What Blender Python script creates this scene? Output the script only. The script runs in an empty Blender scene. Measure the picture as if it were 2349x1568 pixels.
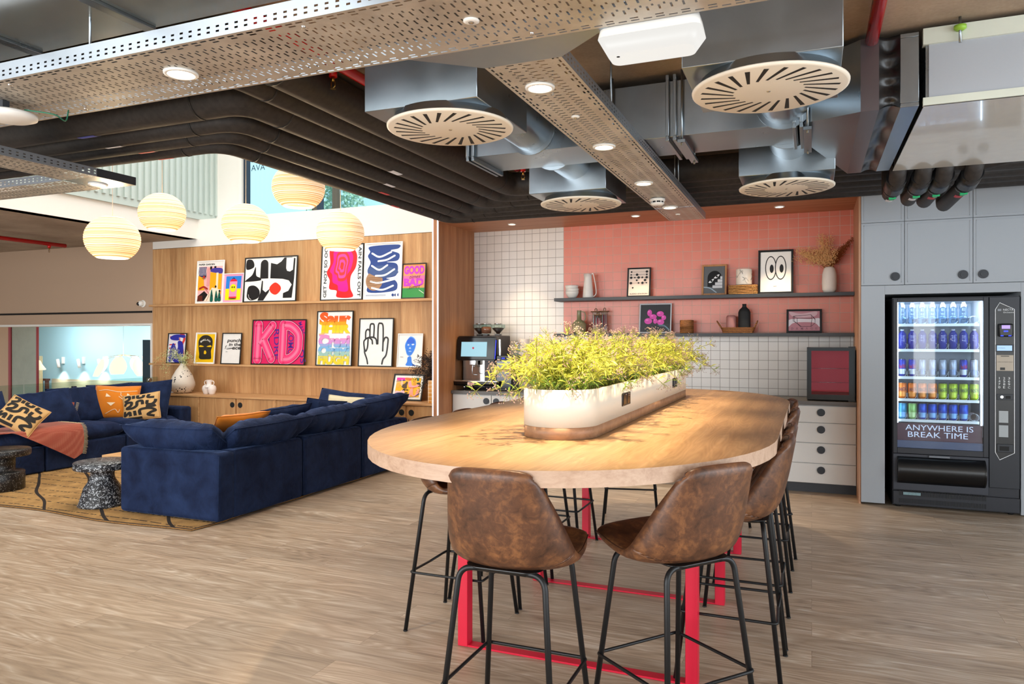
import bpy, bmesh, math, random
from mathutils import Vector, Matrix, Euler, noise
sc = bpy.context.scene
C = sc.collection
PI = math.pi
# ------------------------------------------------------------ camera
FPX, CXP, HZP, EYE = 1679.0, 1174.5, 776.0, 1.5
YAW = math.atan(687.5 / FPX)
cam = bpy.data.objects.new('camera', bpy.data.cameras.new('camera'))
C.objects.link(cam); sc.camera = cam
cam.location = (0, 0, EYE); cam.rotation_euler = (PI / 2, 0, YAW)
cam.data.sensor_width = 36; cam.data.lens = FPX / 2349 * 36; cam.data.shift_y = -8 / 2349
cam.data.clip_start = 0.05; cam.data.clip_end = 200
# ------------------------------------------------------------ world, view
w = bpy.data.worlds.new('world'); sc.world = w; w.use_nodes = True
wn = w.node_tree.nodes; wl = w.node_tree.links
bg = wn['Background']
sky = wn.new('ShaderNodeTexSky'); sky.sky_type = 'HOSEK_WILKIE'; sky.sun_direction = (-0.3, 0.4, 0.85); sky.turbidity = 3
mixw = wn.new('ShaderNodeMix'); mixw.data_type = 'RGBA'; mixw.inputs['Factor'].default_value = 0.75
mixw.inputs[7].default_value = (0.86, 0.95, 1.0, 1)
wl.new(sky.outputs[0], mixw.inputs[6]); wl.new(mixw.outputs[2], bg.inputs['Color'])
bg.inputs['Strength'].default_value = 1.5
vs = sc.view_settings
vs.view_transform = 'Standard'; vs.look = 'None'; vs.gamma = 1; vs.exposure = 0.0; vs.use_curve_mapping = False
cy = sc.cycles
cy.max_bounces = 7; cy.diffuse_bounces = 4; cy.glossy_bounces = 4; cy.transmission_bounces = 4; cy.transparent_max_bounces = 40
cy.sample_clamp_indirect = 4.0; cy.caustics_reflective = False; cy.caustics_refractive = False
cy.use_denoising = True
def lamp(name, kind, loc, energy, color, parent=None, **kw):
    l = bpy.data.lights.new(name, kind); l.energy = energy; l.color = color
    rot = kw.pop('rot', None)
    for k, v in kw.items(): setattr(l, k, v)
    o = bpy.data.objects.new(name, l); C.objects.link(o); o.location = loc
    if rot: o.rotation_euler = rot
    if parent: o.parent = parent
    return o
DAY = (0.93, 0.97, 1.0)
# daylight: the window wall behind the camera, the windows on the right, the roof light above the lounge
for wx_, ww_, pw_ in ((-8.2, 2.4, 85), (-5.2, 2.4, 95), (-2.2, 2.0, 75), (2.2, .4, 62), (3.7, 1.2, 50)):
    lamp('daylight_front_window', 'AREA', (wx_, -2.95, 1.6), pw_ * ww_, DAY, shape='RECTANGLE', size=ww_, size_y=2.5, rot=(PI / 2, 0, 0))
lamp('daylight_right_windows', 'AREA', (4.42, 2.0, 1.6), 210, (0.85, 0.93, 1.0), shape='RECTANGLE', size=6, size_y=2.4, rot=(PI / 2, 0, PI / 2))
lamp('daylight_roof_light', 'AREA', (-6.0, 6.1, 5.55), 185, (0.97, 1.0, 1.0), shape='RECTANGLE', size=4.6, size_y=4.2, rot=(0, 0, 0))
sun = lamp('sun', 'SUN', (0, -10, 20), 3.2, (1, .95, .86), angle=.01, rot=(.62, .22, 0))
# ------------------------------------------------------------ helpers
c_, s_ = math.cos(YAW), math.sin(YAW)
def ray(u, v):
    a = (u - CXP) / FPX
    return a * c_ - s_, c_ + a * s_, -(v - HZP) / FPX
def onz(u, v, z): r = ray(u, v); t = (z - EYE) / r[2]; return Vector((r[0] * t, r[1] * t, z))
def ony(u, v, y): r = ray(u, v); t = y / r[1]; return Vector((r[0] * t, y, EYE + r[2] * t))
def onx(u, v, x): r = ray(u, v); t = x / r[0]; return Vector((x, r[1] * t, EYE + r[2] * t))
def lin(h):
    if isinstance(h, str):
        h = h.lstrip('#'); v = [int(h[i:i + 2], 16) / 255 for i in (0, 2, 4)]
    else: v = h
    return tuple(x / 12.92 if x < .04045 else ((x + .055) / 1.055) ** 2.4 for x in v) + (1,)
def tag(o, label=None, cat=None, group=None, kind=None):
    if label: o['label'] = label
    if cat: o['category'] = cat
    if group: o['group'] = group
    if kind: o['kind'] = kind
    return o
def thing(name, loc, label, cat, group=None, rot=None):
    o = bpy.data.objects.new(name, None); C.objects.link(o); o.location = loc
    o.empty_display_size = 0.1
    if rot: o.rotation_euler = rot
    return tag(o, label, cat, group)
def wloc(o):
    v = Vector((0, 0, 0))
    while o: v += o.location; o = o.parent
    return v
def dup(root, loc=None, rot=None, label=None, group=None):
    def cp(o, par):
        n = o.copy(); C.objects.link(n); n.parent = par
        for ch in list(o.children): cp(ch, n)
        return n
    r = cp(root, None)
    if loc is not None: r.location = loc
    if rot is not None: r.rotation_euler = rot
    if label: r['label'] = label
    if group: r['group'] = group
    return r
class MB:
    def __init__(s): s.bm = bmesh.new(); s.mi = 0; s.sm = False
    def face(s, vs):
        try:
            f = s.bm.faces.new(vs); f.material_index = s.mi; f.smooth = s.sm; return f
        except ValueError: return None
    def quad(s, *ps): return s.face([s.bm.verts.new(p) for p in ps])
    def box(s, x0, x1, y0, y1, z0, z1, bev=0.0, seg=2):
        if x0 > x1: x0, x1 = x1, x0
        if y0 > y1: y0, y1 = y1, y0
        if z0 > z1: z0, z1 = z1, z0
        v = [s.bm.verts.new((x, y, z)) for z in (z0, z1) for y in (y0, y1) for x in (x0, x1)]
        fs = [s.face([v[i] for i in q]) for q in ((0, 2, 3, 1), (4, 5, 7, 6), (0, 1, 5, 4), (2, 6, 7, 3), (1, 3, 7, 5), (0, 4, 6, 2))]
        if bev > 0:
            es = list({e for f in fs for e in f.edges})
            r = bmesh.ops.bevel(s.bm, geom=es, offset=bev, segments=seg, affect='EDGES', profile=.5)
            for f in r['faces']: f.material_index = s.mi; f.smooth = True
        return s
    def prism(s, pts, z0, z1, axis='z'):
        def P(a, b, c): return (a, b, c) if axis == 'z' else ((a, c, b) if axis == 'y' else (c, a, b))
        n = len(pts)
        b = [s.bm.verts.new(P(x, y, z0)) for x, y in pts]; t = [s.bm.verts.new(P(x, y, z1)) for x, y in pts]
        sm = s.sm; s.sm = False
        s.face(b[::-1]); s.face(t); s.sm = sm
        for i in range(n): s.face((b[i], b[(i + 1) % n], t[(i + 1) % n], t[i]))
        return s
    def tube(s, pts, r, n=10, cap=True, closed=False):
        pts = [Vector(p) for p in pts]; rings = []; m = len(pts)
        rr = r if isinstance(r, (list, tuple)) else [r] * m
        d0 = (pts[1] - pts[0]).normalized()
        ref = Vector((0, 0, 1)) if abs(d0.z) < .9 else Vector((1, 0, 0))
        a = d0.cross(ref).normalized()
        for i, p in enumerate(pts):
            if closed: d = (pts[(i + 1) % m] - pts[i - 1]).normalized()
            elif i == 0: d = d0
            elif i == m - 1: d = (pts[-1] - pts[-2]).normalized()
            else: d = ((pts[i + 1] - p).normalized() + (p - pts[i - 1]).normalized()).normalized()
            a = (a - d * a.dot(d)); a = a.normalized() if a.length > 1e-6 else d.orthogonal().normalized()
            b = d.cross(a)
            rings.append([s.bm.verts.new(p + (a * math.cos(t) + b * math.sin(t)) * rr[i]) for t in [2 * PI * k / n for k in range(n)]])
        sm = s.sm; s.sm = True
        for i in range(m if closed else m - 1):
            A, B = rings[i], rings[(i + 1) % m]
            for k in range(n): s.face((A[k], A[(k + 1) % n], B[(k + 1) % n], B[k]))
        s.sm = False
        if cap and not closed: s.face(rings[0][::-1]); s.face(rings[-1])
        s.sm = sm
        return s
    def lathe(s, prof, c=(0, 0, 0), n=32, sy=1.0):
        c = Vector(c); rings = []
        for r, z in prof:
            if r < 1e-5: rings.append([s.bm.verts.new(c + Vector((0, 0, z)))])
            else: rings.append([s.bm.verts.new(c + Vector((r * math.cos(2 * PI * k / n), r * sy * math.sin(2 * PI * k / n), z))) for k in range(n)])
        sm = s.sm; s.sm = True
        for A, B in zip(rings, rings[1:]):
            if len(A) == 1 and len(B) == 1: continue
            for k in range(n):
                if len(A) == 1: s.face((A[0], B[(k + 1) % n], B[k]))
                elif len(B) == 1: s.face((A[k], A[(k + 1) % n], B[0]))
                else: s.face((A[k], A[(k + 1) % n], B[(k + 1) % n], B[k]))
        s.sm = sm
        return s
    def grid(s, fn, nu, nv, closeu=False):
        g = [[s.bm.verts.new(fn(i / nu, j / nv)) for j in range(nv + 1)] for i in range(nu + (0 if closeu else 1))]
        m = len(g)
        for i in range(nu):
            for j in range(nv):
                s.face((g[i][j], g[(i + 1) % m][j], g[(i + 1) % m][j + 1], g[i][j + 1]))
        return g
    def xform(s, M): bmesh.ops.transform(s.bm, matrix=M, verts=s.bm.verts); return s
    def build(s, name, mats, parent=None, world=True, fixn=True):
        if fixn: bmesh.ops.recalc_face_normals(s.bm, faces=s.bm.faces)
        me = bpy.data.meshes.new(name)
        if world and parent:
            bmesh.ops.translate(s.bm, verts=s.bm.verts, vec=-wloc(parent))
        s.bm.to_mesh(me); s.bm.free()
        for m in (mats if isinstance(mats, (list, tuple)) else [mats]): me.materials.append(m)
        o = bpy.data.objects.new(name, me); C.objects.link(o)
        if parent: o.parent = parent
        return o
def struct(name, mb, mats, parent=None):
    o = mb.build(name, mats, parent)
    if not parent: o['kind'] = 'structure'
    return o
def bez(p, n=16):
    "Catmull-Rom through points"
    p = [Vector(q) for q in p]; q = [p[0] * 2 - p[1]] + p + [p[-1] * 2 - p[-2]]; out = []
    for i in range(1, len(q) - 2):
        for k in range(n):
            t = k / n; a, b, c, d = q[i - 1], q[i], q[i + 1], q[i + 2]
            out.append(.5 * ((2 * b) + (c - a) * t + (2 * a - 5 * b + 4 * c - d) * t * t + (3 * b - a - 3 * c + d) * t ** 3))
    out.append(p[-1]); return out
_txt = {}
def text_polys(s, offset=0.0, shear=0.0):
    k = (s, offset, shear)
    if k not in _txt:
        cu = bpy.data.curves.new('t', 'FONT'); cu.body = s; cu.size = 1; cu.offset = offset; cu.shear = shear; cu.resolution_u = 3
        o = bpy.data.objects.new('t', cu); C.objects.link(o)
        dg = bpy.context.evaluated_depsgraph_get(); me = bpy.data.meshes.new_from_object(o.evaluated_get(dg))
        vs = [tuple(v.co) for v in me.vertices]; fs = [tuple(p.vertices) for p in me.polygons]
        bpy.data.objects.remove(o); bpy.data.curves.remove(cu); bpy.data.meshes.remove(me)
        xs = [v[0] for v in vs] or [0, 1]; ys = [v[1] for v in vs] or [0, 1]
        _txt[k] = (vs, fs, min(xs), max(xs), min(ys), max(ys))
    return _txt[k]
def add_text(mb, s, x, z, w, h, y=0.0, offset=0.0, shear=0.0, rot=0.0, cyl=None):
    "lettering fitted in a box w x h centred at x,z on the plane y (facing -y); cyl = radius to wrap it on"
    vs, fs, x0, x1, y0, y1 = text_polys(s, offset, shear)
    V = []
    for a, b, _ in vs:
        p = ((a - x0) / (x1 - x0) - .5) * w; q = ((b - y0) / (y1 - y0) - .5) * h
        p, q = p * math.cos(rot) - q * math.sin(rot), p * math.sin(rot) + q * math.cos(rot)
        if cyl: V.append(mb.bm.verts.new(((x + cyl * math.sin(p / cyl)), y - cyl * math.cos(p / cyl), z + q)))
        else: V.append(mb.bm.verts.new((x + p, y, z + q)))
    for f in fs: mb.face([V[i] for i in f])
# ------------------------------------------------------------ materials
class NT:
    def __init__(s, name):
        s.m = bpy.data.materials.new(name); s.m.use_nodes = True; s.t = s.m.node_tree; s.n = s.t.nodes; s.l = s.t.links
        s.b = s.n['Principled BSDF']; s.out = s.n['Material Output']
    def lk(s, a, b):
        if hasattr(a, 'is_output'): s.l.new(a, b)
        else:
            try: b.default_value = a
            except Exception: b.default_value = (a, a, a)
    def coord(s, kind='Object', scale=(1, 1, 1), loc=(0, 0, 0), rot=(0, 0, 0)):
        t = s.n.new('ShaderNodeTexCoord'); mp = s.n.new('ShaderNodeMapping')
        s.l.new(t.outputs[kind], mp.inputs[0]); mp.inputs['Scale'].default_value = scale; mp.inputs['Location'].default_value = loc; mp.inputs['Rotation'].default_value = rot
        return mp.outputs[0]
    def noise(s, v, scale=5, detail=4, rough=.5, dist=0.0, out='Fac'):
        n = s.n.new('ShaderNodeTexNoise'); s.l.new(v, n.inputs['Vector'])
        n.inputs['Scale'].default_value = scale; n.inputs['Detail'].default_value = detail; n.inputs['Roughness'].default_value = rough; n.inputs['Distortion'].default_value = dist
        return n.outputs[out]
    def vor(s, v, scale=5, feature='F1', out='Distance', rnd=1.0):
        n = s.n.new('ShaderNodeTexVoronoi'); n.feature = feature; s.l.new(v, n.inputs['Vector']); n.inputs['Scale'].default_value = scale; n.inputs['Randomness'].default_value = rnd
        return n.outputs[out]
    def wave(s, v, scale=5, dist=0.0, detail=2, dscale=1.0, dirn='X', prof='SIN', typ='BANDS'):
        n = s.n.new('ShaderNodeTexWave'); n.wave_type = typ; n.wave_profile = prof
        if typ == 'BANDS': n.bands_direction = dirn
        s.l.new(v, n.inputs['Vector']); n.inputs['Scale'].default_value = scale; n.inputs['Distortion'].default_value = dist; n.inputs['Detail'].default_value = detail; n.inputs['Detail Scale'].default_value = dscale
        return n.outputs['Fac']
    def ramp(s, f, stops, interp='LINEAR'):
        n = s.n.new('ShaderNodeValToRGB'); n.color_ramp.interpolation = interp; e = n.color_ramp.elements
        while len(e) < len(stops): e.new(.5)
        for i, (p, c) in enumerate(stops): e[i].position = p; e[i].color = lin(c)
        s.lk(f, n.inputs[0]); return n.outputs[0]
    def mix(s, f, a, b, mode='MIX'):
        n = s.n.new('ShaderNodeMix'); n.data_type = 'RGBA'; n.blend_type = mode
        s.lk(f, n.inputs[0]); s.lk(lin(a) if isinstance(a, str) else a, n.inputs[6]); s.lk(lin(b) if isinstance(b, str) else b, n.inputs[7]); return n.outputs[2]
    def math(s, op, a, b=None, clamp=False):
        n = s.n.new('ShaderNodeMath'); n.operation = op; n.use_clamp = clamp; s.lk(a, n.inputs[0])
        if b is not None: s.lk(b, n.inputs[1])
        return n.outputs[0]
    def sep(s, v): n = s.n.new('ShaderNodeSeparateXYZ'); s.l.new(v, n.inputs[0]); return n.outputs
    def bump(s, h, strength=.3, dist=.01, norm=None):
        n = s.n.new('ShaderNodeBump'); s.lk(h, n.inputs['Height']); n.inputs['Strength'].default_value = strength; n.inputs['Distance'].default_value = dist
        if norm is not None: s.l.new(norm, n.inputs['Normal'])
        s.l.new(n.outputs[0], s.b.inputs['Normal']); return n.outputs[0]
    def set(s, **k):
        names = dict(color='Base Color', rough='Roughness', metal='Metallic', coat='Coat Weight', coatr='Coat Roughness', sheen='Sheen Weight', sheenr='Sheen Roughness', sheent='Sheen Tint',
                     emis='Emission Color', emit='Emission Strength', spec='Specular IOR Level', alpha='Alpha', trans='Transmission Weight', ior='IOR', sss='Subsurface Weight')
        for a, v in k.items():
            i = s.b.inputs[names[a]]
            if isinstance(v, str): v = lin(v)
            s.lk(v, i)
        return s
_pm = {}
def plain(name, color, rough=.5, metal=0.0, **k):
    key = (name, str(color), rough, metal, str(k))
    if key not in _pm:
        t = NT(name); v = t.coord(scale=(1, 1, 1)); col = lin(color) if isinstance(color, str) else color
        n = t.noise(v, 14, 3)
        d = tuple(x * .93 for x in col[:3]) + (1,); u = tuple(min(1, x * 1.05) for x in col[:3]) + (1,)
        t.set(color=t.mix(n, d, u), rough=rough, metal=metal, **k); _pm[key] = t.m
    return _pm[key]
def emit(name, color, strength):
    key = (name, str(color), strength)
    if key not in _pm:
        t = NT(name); t.set(color='#111111', emis=color, emit=strength, rough=.5); _pm[key] = t.m
    return _pm[key]
def wood(name, cols, axis='Z', scale=1.0, rough=.5, plank=None, bump=.08, grain=None):
    t = NT(name)
    sc_ = {'Z': (14, 14, .9), 'X': (.9, 14, 14), 'Y': (14, .9, 14)}[axis]
    v = t.coord(scale=tuple(a * scale for a in sc_))
    n1 = t.noise(v, 1.6, 5, .62, .5); n2 = t.noise(v, 7, 3, .6)
    f = t.math('ADD', t.math('MULTIPLY', n1, .75), t.math('MULTIPLY', n2, .25))
    if grain:
        cv = t.coord(scale=grain); cn = t.noise(cv, 1.0, 2, .45, .2)
        ring = t.math('PINGPONG', t.math('MULTIPLY', cn, 16), .5)
        f = t.math('ADD', t.math('MULTIPLY', f, .78), t.math('MULTIPLY', ring, .22)); f = t.math('ADD', f, .05)
    col = t.ramp(f, [(.3, cols[0]), (.5, cols[1]), (.7, cols[2])])
    if plank:
        p = t.sep(t.coord()); a = p[plank[0]]
        cell = t.math('FLOOR', t.math('DIVIDE', a, plank[1]))
        wn_ = t.n.new('ShaderNodeTexWhiteNoise'); wn_.noise_dimensions = '1D'; t.l.new(cell, wn_.inputs['W'])
        g = t.math('ADD', t.math('MULTIPLY', wn_.outputs[0], .22), .86)
        cmb = t.n.new('ShaderNodeCombineXYZ')
        for i in range(3): t.l.new(g, cmb.inputs[i])
        col = t.mix(1.0, col, cmb.outputs[0], 'MULTIPLY')
    t.set(color=col, rough=rough); t.bump(f, bump, .004)
    return t.m
# ------------------------------------------------------------ shared materials
def m_floor():
    t = NT('oak_vinyl_planks'); co = t.coord()
    br = t.n.new('ShaderNodeTexBrick'); t.l.new(co, br.inputs['Vector'])
    br.inputs['Scale'].default_value = 1; br.inputs['Brick Width'].default_value = 1.5; br.inputs['Row Height'].default_value = .19
    br.inputs['Mortar Size'].default_value = .0012; br.inputs['Mortar Smooth'].default_value = .1; br.offset = .37
    br.inputs['Color1'].default_value = (.82, .81, .80, 1); br.inputs['Color2'].default_value = (1.06, 1.05, 1.04, 1); br.inputs['Mortar'].default_value = (.62, .58, .54, 1)
    off = t.mix(1.0, t.coord(scale=(1.1, 10, 1)), br.outputs['Color'], 'ADD')
    a = t.noise(off, 1.3, 6, .65, .9); b = t.noise(t.coord(scale=(2.5, 34, 1)), 1.2, 4, .6)
    gv = t.mix(1.0, t.coord(scale=(.8, 6.5, 1)), t.mix(1.0, br.outputs['Color'], (8, 8, 8, 1), 'MULTIPLY'), 'ADD'); gr = t.math('MULTIPLY', t.math('PINGPONG', t.math('MULTIPLY', t.noise(gv, 1.0, 2, .4), 15), .5), 2)
    f = t.math('ADD', t.math('ADD', t.math('MULTIPLY', a, .66), t.math('MULTIPLY', b, .18)), t.math('MULTIPLY', gr, .15))
    col = t.ramp(f, [(.32, '#9c8874'), (.46, '#b8a28b'), (.56, '#c6b39e'), (.70, '#e2d7c8')])
    t.set(color=t.mix(1.0, col, br.outputs['Color'], 'MULTIPLY'), rough=t.math('ADD', t.math('MULTIPLY', a, .2), .3), spec=.4)
    t.bump(f, .08, .003); return t.m
def m_tile(name, col, grout, x0=.07, z0=.067):
    t = NT(name); co = t.coord(); x, y, z = t.sep(co)[:3]
    def line(a, o): 
        q = t.math('PINGPONG', t.math('ADD', a, 10 - o), .05); return t.math('LESS_THAN', q, .0021)
    g = t.math('MAXIMUM', line(x, -.03), line(z, z0))
    def cell(a, o): return t.math('FLOOR', t.math('MULTIPLY', t.math('ADD', a, 10 - o), 10))
    wn_ = t.n.new('ShaderNodeTexWhiteNoise'); wn_.noise_dimensions = '2D'
    cb = t.n.new('ShaderNodeCombineXYZ'); t.l.new(cell(x, -.03), cb.inputs[0]); t.l.new(cell(z, z0), cb.inputs[1]); t.l.new(cb.outputs[0], wn_.inputs['Vector'])
    base = lin(col); dk = tuple(c * .93 for c in base[:3]) + (1,)
    t.set(color=t.mix(g, t.mix(wn_.outputs[0], base, dk), lin(grout)), rough=t.math('ADD', t.math('MULTIPLY', g, .5), .33))
    t.bump(t.math('SUBTRACT', 1, g), .5, .002); return t.m
def m_concrete(name='board_marked_concrete', a='#8a7866', b='#b8a590'):
    t = NT(name); v = t.coord()
    n = t.noise(v, 1.4, 7, .62, .3); n2 = t.noise(v, 60, 3)
    f = t.math('ADD', t.math('MULTIPLY', n, .8), t.math('MULTIPLY', n2, .2))
    t.set(color=t.ramp(f, [(.3, a), (.7, b)]), rough=.85); t.bump(n2, .15, .004); return t.m
def m_paint(name, c, rough=.75):
    t = NT(name); n = t.noise(t.coord(), 90, 2); base = lin(c)
    t.set(color=t.mix(n, tuple(x * .97 for x in base[:3]) + (1,), base), rough=rough); t.bump(n, .03, .001); return t.m
def m_galv():
    t = NT('galvanised_steel'); v = t.coord()
    sp = t.vor(v, 130, out='Color'); n = t.noise(v, 3, 5, .6, .4)
    t.set(color=t.mix(t.math('MULTIPLY', n, 1.0), '#89939b', '#adb6bc'), metal=1.0, rough=t.math('ADD', t.math('MULTIPLY', n, .2), .2))
    t.bump(t.noise(v, 200, 2), .02, .0005); return t.m
def m_foam():
    t = NT('black_pipe_insulation'); n = t.noise(t.coord(), 30, 4)
    t.set(color=t.ramp(n, [(.3, '#1d1a19'), (.7, '#302b29')]), rough=.62); t.bump(n, .1, .004); return t.m
def m_leather():
    t = NT('mottled_brown_leather'); v = t.coord()
    n = t.noise(v, 9, 6, .6, .6); n2 = t.noise(v, 34, 5, .6, .8); f = t.math('ADD', t.math('MULTIPLY', n, .6), t.math('MULTIPLY', n2, .4))
    t.set(color=t.ramp(f, [(.34, '#3a261b'), (.5, '#5e3d2a'), (.66, '#8b5d3a')]), rough=.42, spec=.45)
    t.bump(t.vor(v, 260), .12, .001); return t.m
def m_velvet(name='navy_velvet', a='#111a33', b='#243457'):
    t = NT(name); v = t.coord(); n = t.noise(v, 5, 6, .6, .4)
    wr = t.noise(t.coord(scale=(1, 1, .45)), 16, 3, .5, 1.2)
    t.set(color=t.ramp(n, [(.3, a), (.72, b)]), rough=.8, sheen=.4, sheenr=.3, spec=.12); t.b.inputs['Sheen Tint'].default_value = lin('#6d86ba')
    t.bump(wr, .5, .02); return t.m
M = {}
M['floor'] = m_floor(); M['tile_w'] = m_tile('white_square_tiles', '#ddd6d0', '#8c847c'); M['tile_p'] = m_tile('coral_square_tiles', '#d67862', '#c4a596')
M['conc'] = m_concrete(); M['white'] = m_paint('white_wall_paint', '#ece8e1'); M['white_shaded'] = m_paint('shaded_white_wall_paint', '#b89c84')  # the darker paint has the white wall's shade put into its colour
M['galv'] = m_galv(); M['foam'] = m_foam(); M['leather'] = m_leather(); M['velvet'] = m_velvet()
M['oak'] = wood('vertical_oak_laminate', ['#a3744a', '#c0905f', '#d2a877'], 'Z', .8, .5, plank=(0, .31))
M['oakx'] = wood('horizontal_oak_laminate', ['#a5754a', '#c29262', '#d3aa7a'], 'X', .8, .5)
M['walnut'] = wood('brown_wood_panelling', ['#8f5b37', '#a97148', '#bb875c'], 'Z', .7, .5, plank=(1, .3))
M['walnutx'] = wood('brown_wood_soffit', ['#996442', '#b07955', '#c08c68'], 'X', .7, .5)
M['tabletop'] = wood('honey_oak_table_laminate', ['#92704c', '#ab8861', '#c3a077'], 'Y', .9, .36, plank=(0, .135), bump=.05, grain=(9, 1.1, 1))
M['tableedge'] = wood('pale_oak_edge', ['#a98870', '#c0a088', '#cfb29b'], 'X', 1.2, .5)
M['plinthwood'] = wood('grey_brown_wood_band', ['#8a664c', '#a07a5c', '#b18b6c'], 'X', 1.0, .5)
M['blackmetal'] = plain('matt_black_metal', '#17181a', .42, .3); M['blackplastic'] = plain('black_plastic', '#101113', .35)
M['anthr'] = plain('anthracite_laminate', '#34363b', .5); M['grey'] = m_paint('grey_blue_cabinet_lacquer', '#a0a6ad', .55)
M['offwhite'] = m_paint('off_white_cabinet_lacquer', '#d5d3d0', .5); M['cream'] = m_paint('cream_powder_coat', '#e8ddcb', .4)
M['redpaint'] = plain('crimson_powder_coat', '#d01536', .4); M['firered'] = plain('fire_red_gloss_paint', '#c00c12', .25)
M['chrome'] = plain('brushed_chrome', '#c9cccf', .18, 1.0); M['whiteplastic'] = plain('white_plastic', '#e9e6e0', .4); M['brass'] = plain('brass', '#a8843f', .3, 1.0)
M['darkgrey'] = plain('dark_grey_metal', '#2b2e34', .45, .2); M['black'] = plain('flat_black', '#0b0b0c', .7); M['wenge'] = plain('worktop_laminate', '#5c5855', .4)
M['led'] = emit('lit_downlight_lens', '#fff3dc', 14); M['ledstrip'] = emit('led_strip', '#fbf6ff', 2.2)
def m_glass(name, tint='#e8f6f3', gl=.12, rough=.02):
    t = NT(name); tr = t.n.new('ShaderNodeBsdfTransparent'); tr.inputs[0].default_value = lin(tint)
    g = t.n.new('ShaderNodeBsdfGlossy'); g.inputs['Roughness'].default_value = rough
    fr = t.n.new('ShaderNodeFresnel'); fr.inputs['IOR'].default_value = 1.45
    ge = t.n.new('ShaderNodeNewGeometry'); mx = t.n.new('ShaderNodeMixShader'); t.l.new(t.math('MULTIPLY', t.math('ADD', fr.outputs[0], gl, True), t.math('SUBTRACT', 1, ge.outputs['Backfacing'])), mx.inputs[0]); t.l.new(tr.outputs[0], mx.inputs[1]); t.l.new(g.outputs[0], mx.inputs[2])
    t.l.new(mx.outputs[0], t.out.inputs[0]); return t.m
M['glass'] = m_glass('clear_glass', '#f4fbfa', .0); M['balglass'] = m_glass('green_tinted_glass', '#e9f3f0', .01); M['winglass'] = m_glass('window_glass', '#eefaff', .0)
# ------------------------------------------------------------ room shell
struct('floor', MB().box(-9.1, 4.6, -3, 8.6, -.3, 0), M['floor'])
m = MB(); m.box(-14, 4.6, -3, 3.95, 2.98, 3.27); m.box(-3.75, 4.6, 3.95, 8.9, 2.98, 3.27); m.box(-14, -8.46, 3.95, 8.29, 2.976, 3.27)
struct('ceiling', m, M['conc'])
m = MB(); m.box(-9.34, -3.97, 8.32, 8.6, 0, 3.263); m.box(-9.34, -3.97, 8.29, 8.32, 2.86, 3.263)
m.box(-3.97, 4.6, 8.31, 8.6, 0, 2.98)
struct('wall_back', m, M['white'])
struct('wall_stair_back', MB().box(-14, -9.34, 8.29, 8.6, 1.73, 3.27), M['white_shaded'])  # continues the white wall; its dimness is painted in
m = MB(); zt = ony(1966, 770.5, 8.04).z
m.mi = 0; m.box(-3.905, -2.73, 8.29, 8.31, .85, 2.83); m.box(-2.73, .414, 8.29, 8.31, .85, 1.53)
m.mi = 1; m.box(-2.73, .414, 8.29, 8.31, 1.53, 2.83)
struct('wall_kitchen', m, [M['tile_w'], M['tile_p']])
struct('trim_1', MB().box(-14, -9.352, 8.28, 8.291, 1.895, 1.925), M['black'])
m = MB(); m.box(-14, -9.37, 8.27, 8.6, 1.70, 1.732); m.box(-9.37, -9.34, 8.27, 8.6, -1.3, 1.732)
struct('trim_2', m, M['whiteplastic'])
# shaft above the lounge
m = MB(); m.box(-8.62, -8.442, 3.7, 9.2, 2.976, 5.6); struct('wall_shaft_left', m, M['white'])
m = MB(); m.box(-3.75, -3.6, 3.95, 8.9, 3.27, 5.6); struct('wall_shaft_right', m, M['white'])
m = MB(); m.box(-8.44, -3.75, 3.8, 3.95, 3.27, 5.6); struct('wall_shaft_front', m, M['white'])
struct('shaft_sun_cover', MB().box(-8.62, -3.6, 3.8, 8.8, 5.6, 5.75), M['white'])  # unseen slab, added to keep sun and sky out of the shaft
xa = ony(549, 430, 8.62).x; xb = ony(560, 430, 8.62).x
m = MB(); m.box(-8.44, xa, 8.615, 8.75, 3.2, 5.6); m.box(xa, -3.6, 8.615, 8.75, 4.9, 5.6); m.box(xa, -3.6, 8.6, 8.8, 3.1, 3.262)
struct('wall_shaft_back', m, M['white'])
m = MB(); m.box(-8.442, -8.40, 5.0, 8.615, 3.264, 5.6)
for k in range(34):
    y = 5.08 + k * .106; m.box(-8.40, -8.372, y, y + .048, 3.36, 5.6)
struct('trim_3', m, m_paint('pale_teal_panelling', '#bfcbc6', .6))
m = MB(); m.box(xa, xb - .03, 8.60, 8.76, 3.262, 4.9)
fr = struct('window_1', m, M['white'])
m = MB(); m.box(xb - .03, xb + .03, 8.64, 8.72, 3.262, 4.9)
xm = ony(733, 440, 8.66).x
m.box(xm - .03, xm + .03, 8.64, 8.72, 3.262, 4.9); m.box(xb, -3.75, 8.64, 8.72, 4.84, 4.9)
struct('window_frame', m, plain('dark_blue_window_frame', '#1f3040', .4), fr)
struct('window_glass', MB().box(xb, -3.75, 8.675, 8.685, 3.262, 4.85), M['winglass'], fr)
m = MB(); p = ony(592, 384, 8.67); add_text(m, 'AVA', p.x, p.z, .26, .09, 8.67); struct('window_lettering', m, plain('dark_window_letters', '#1f3040', .5), fr)
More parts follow.
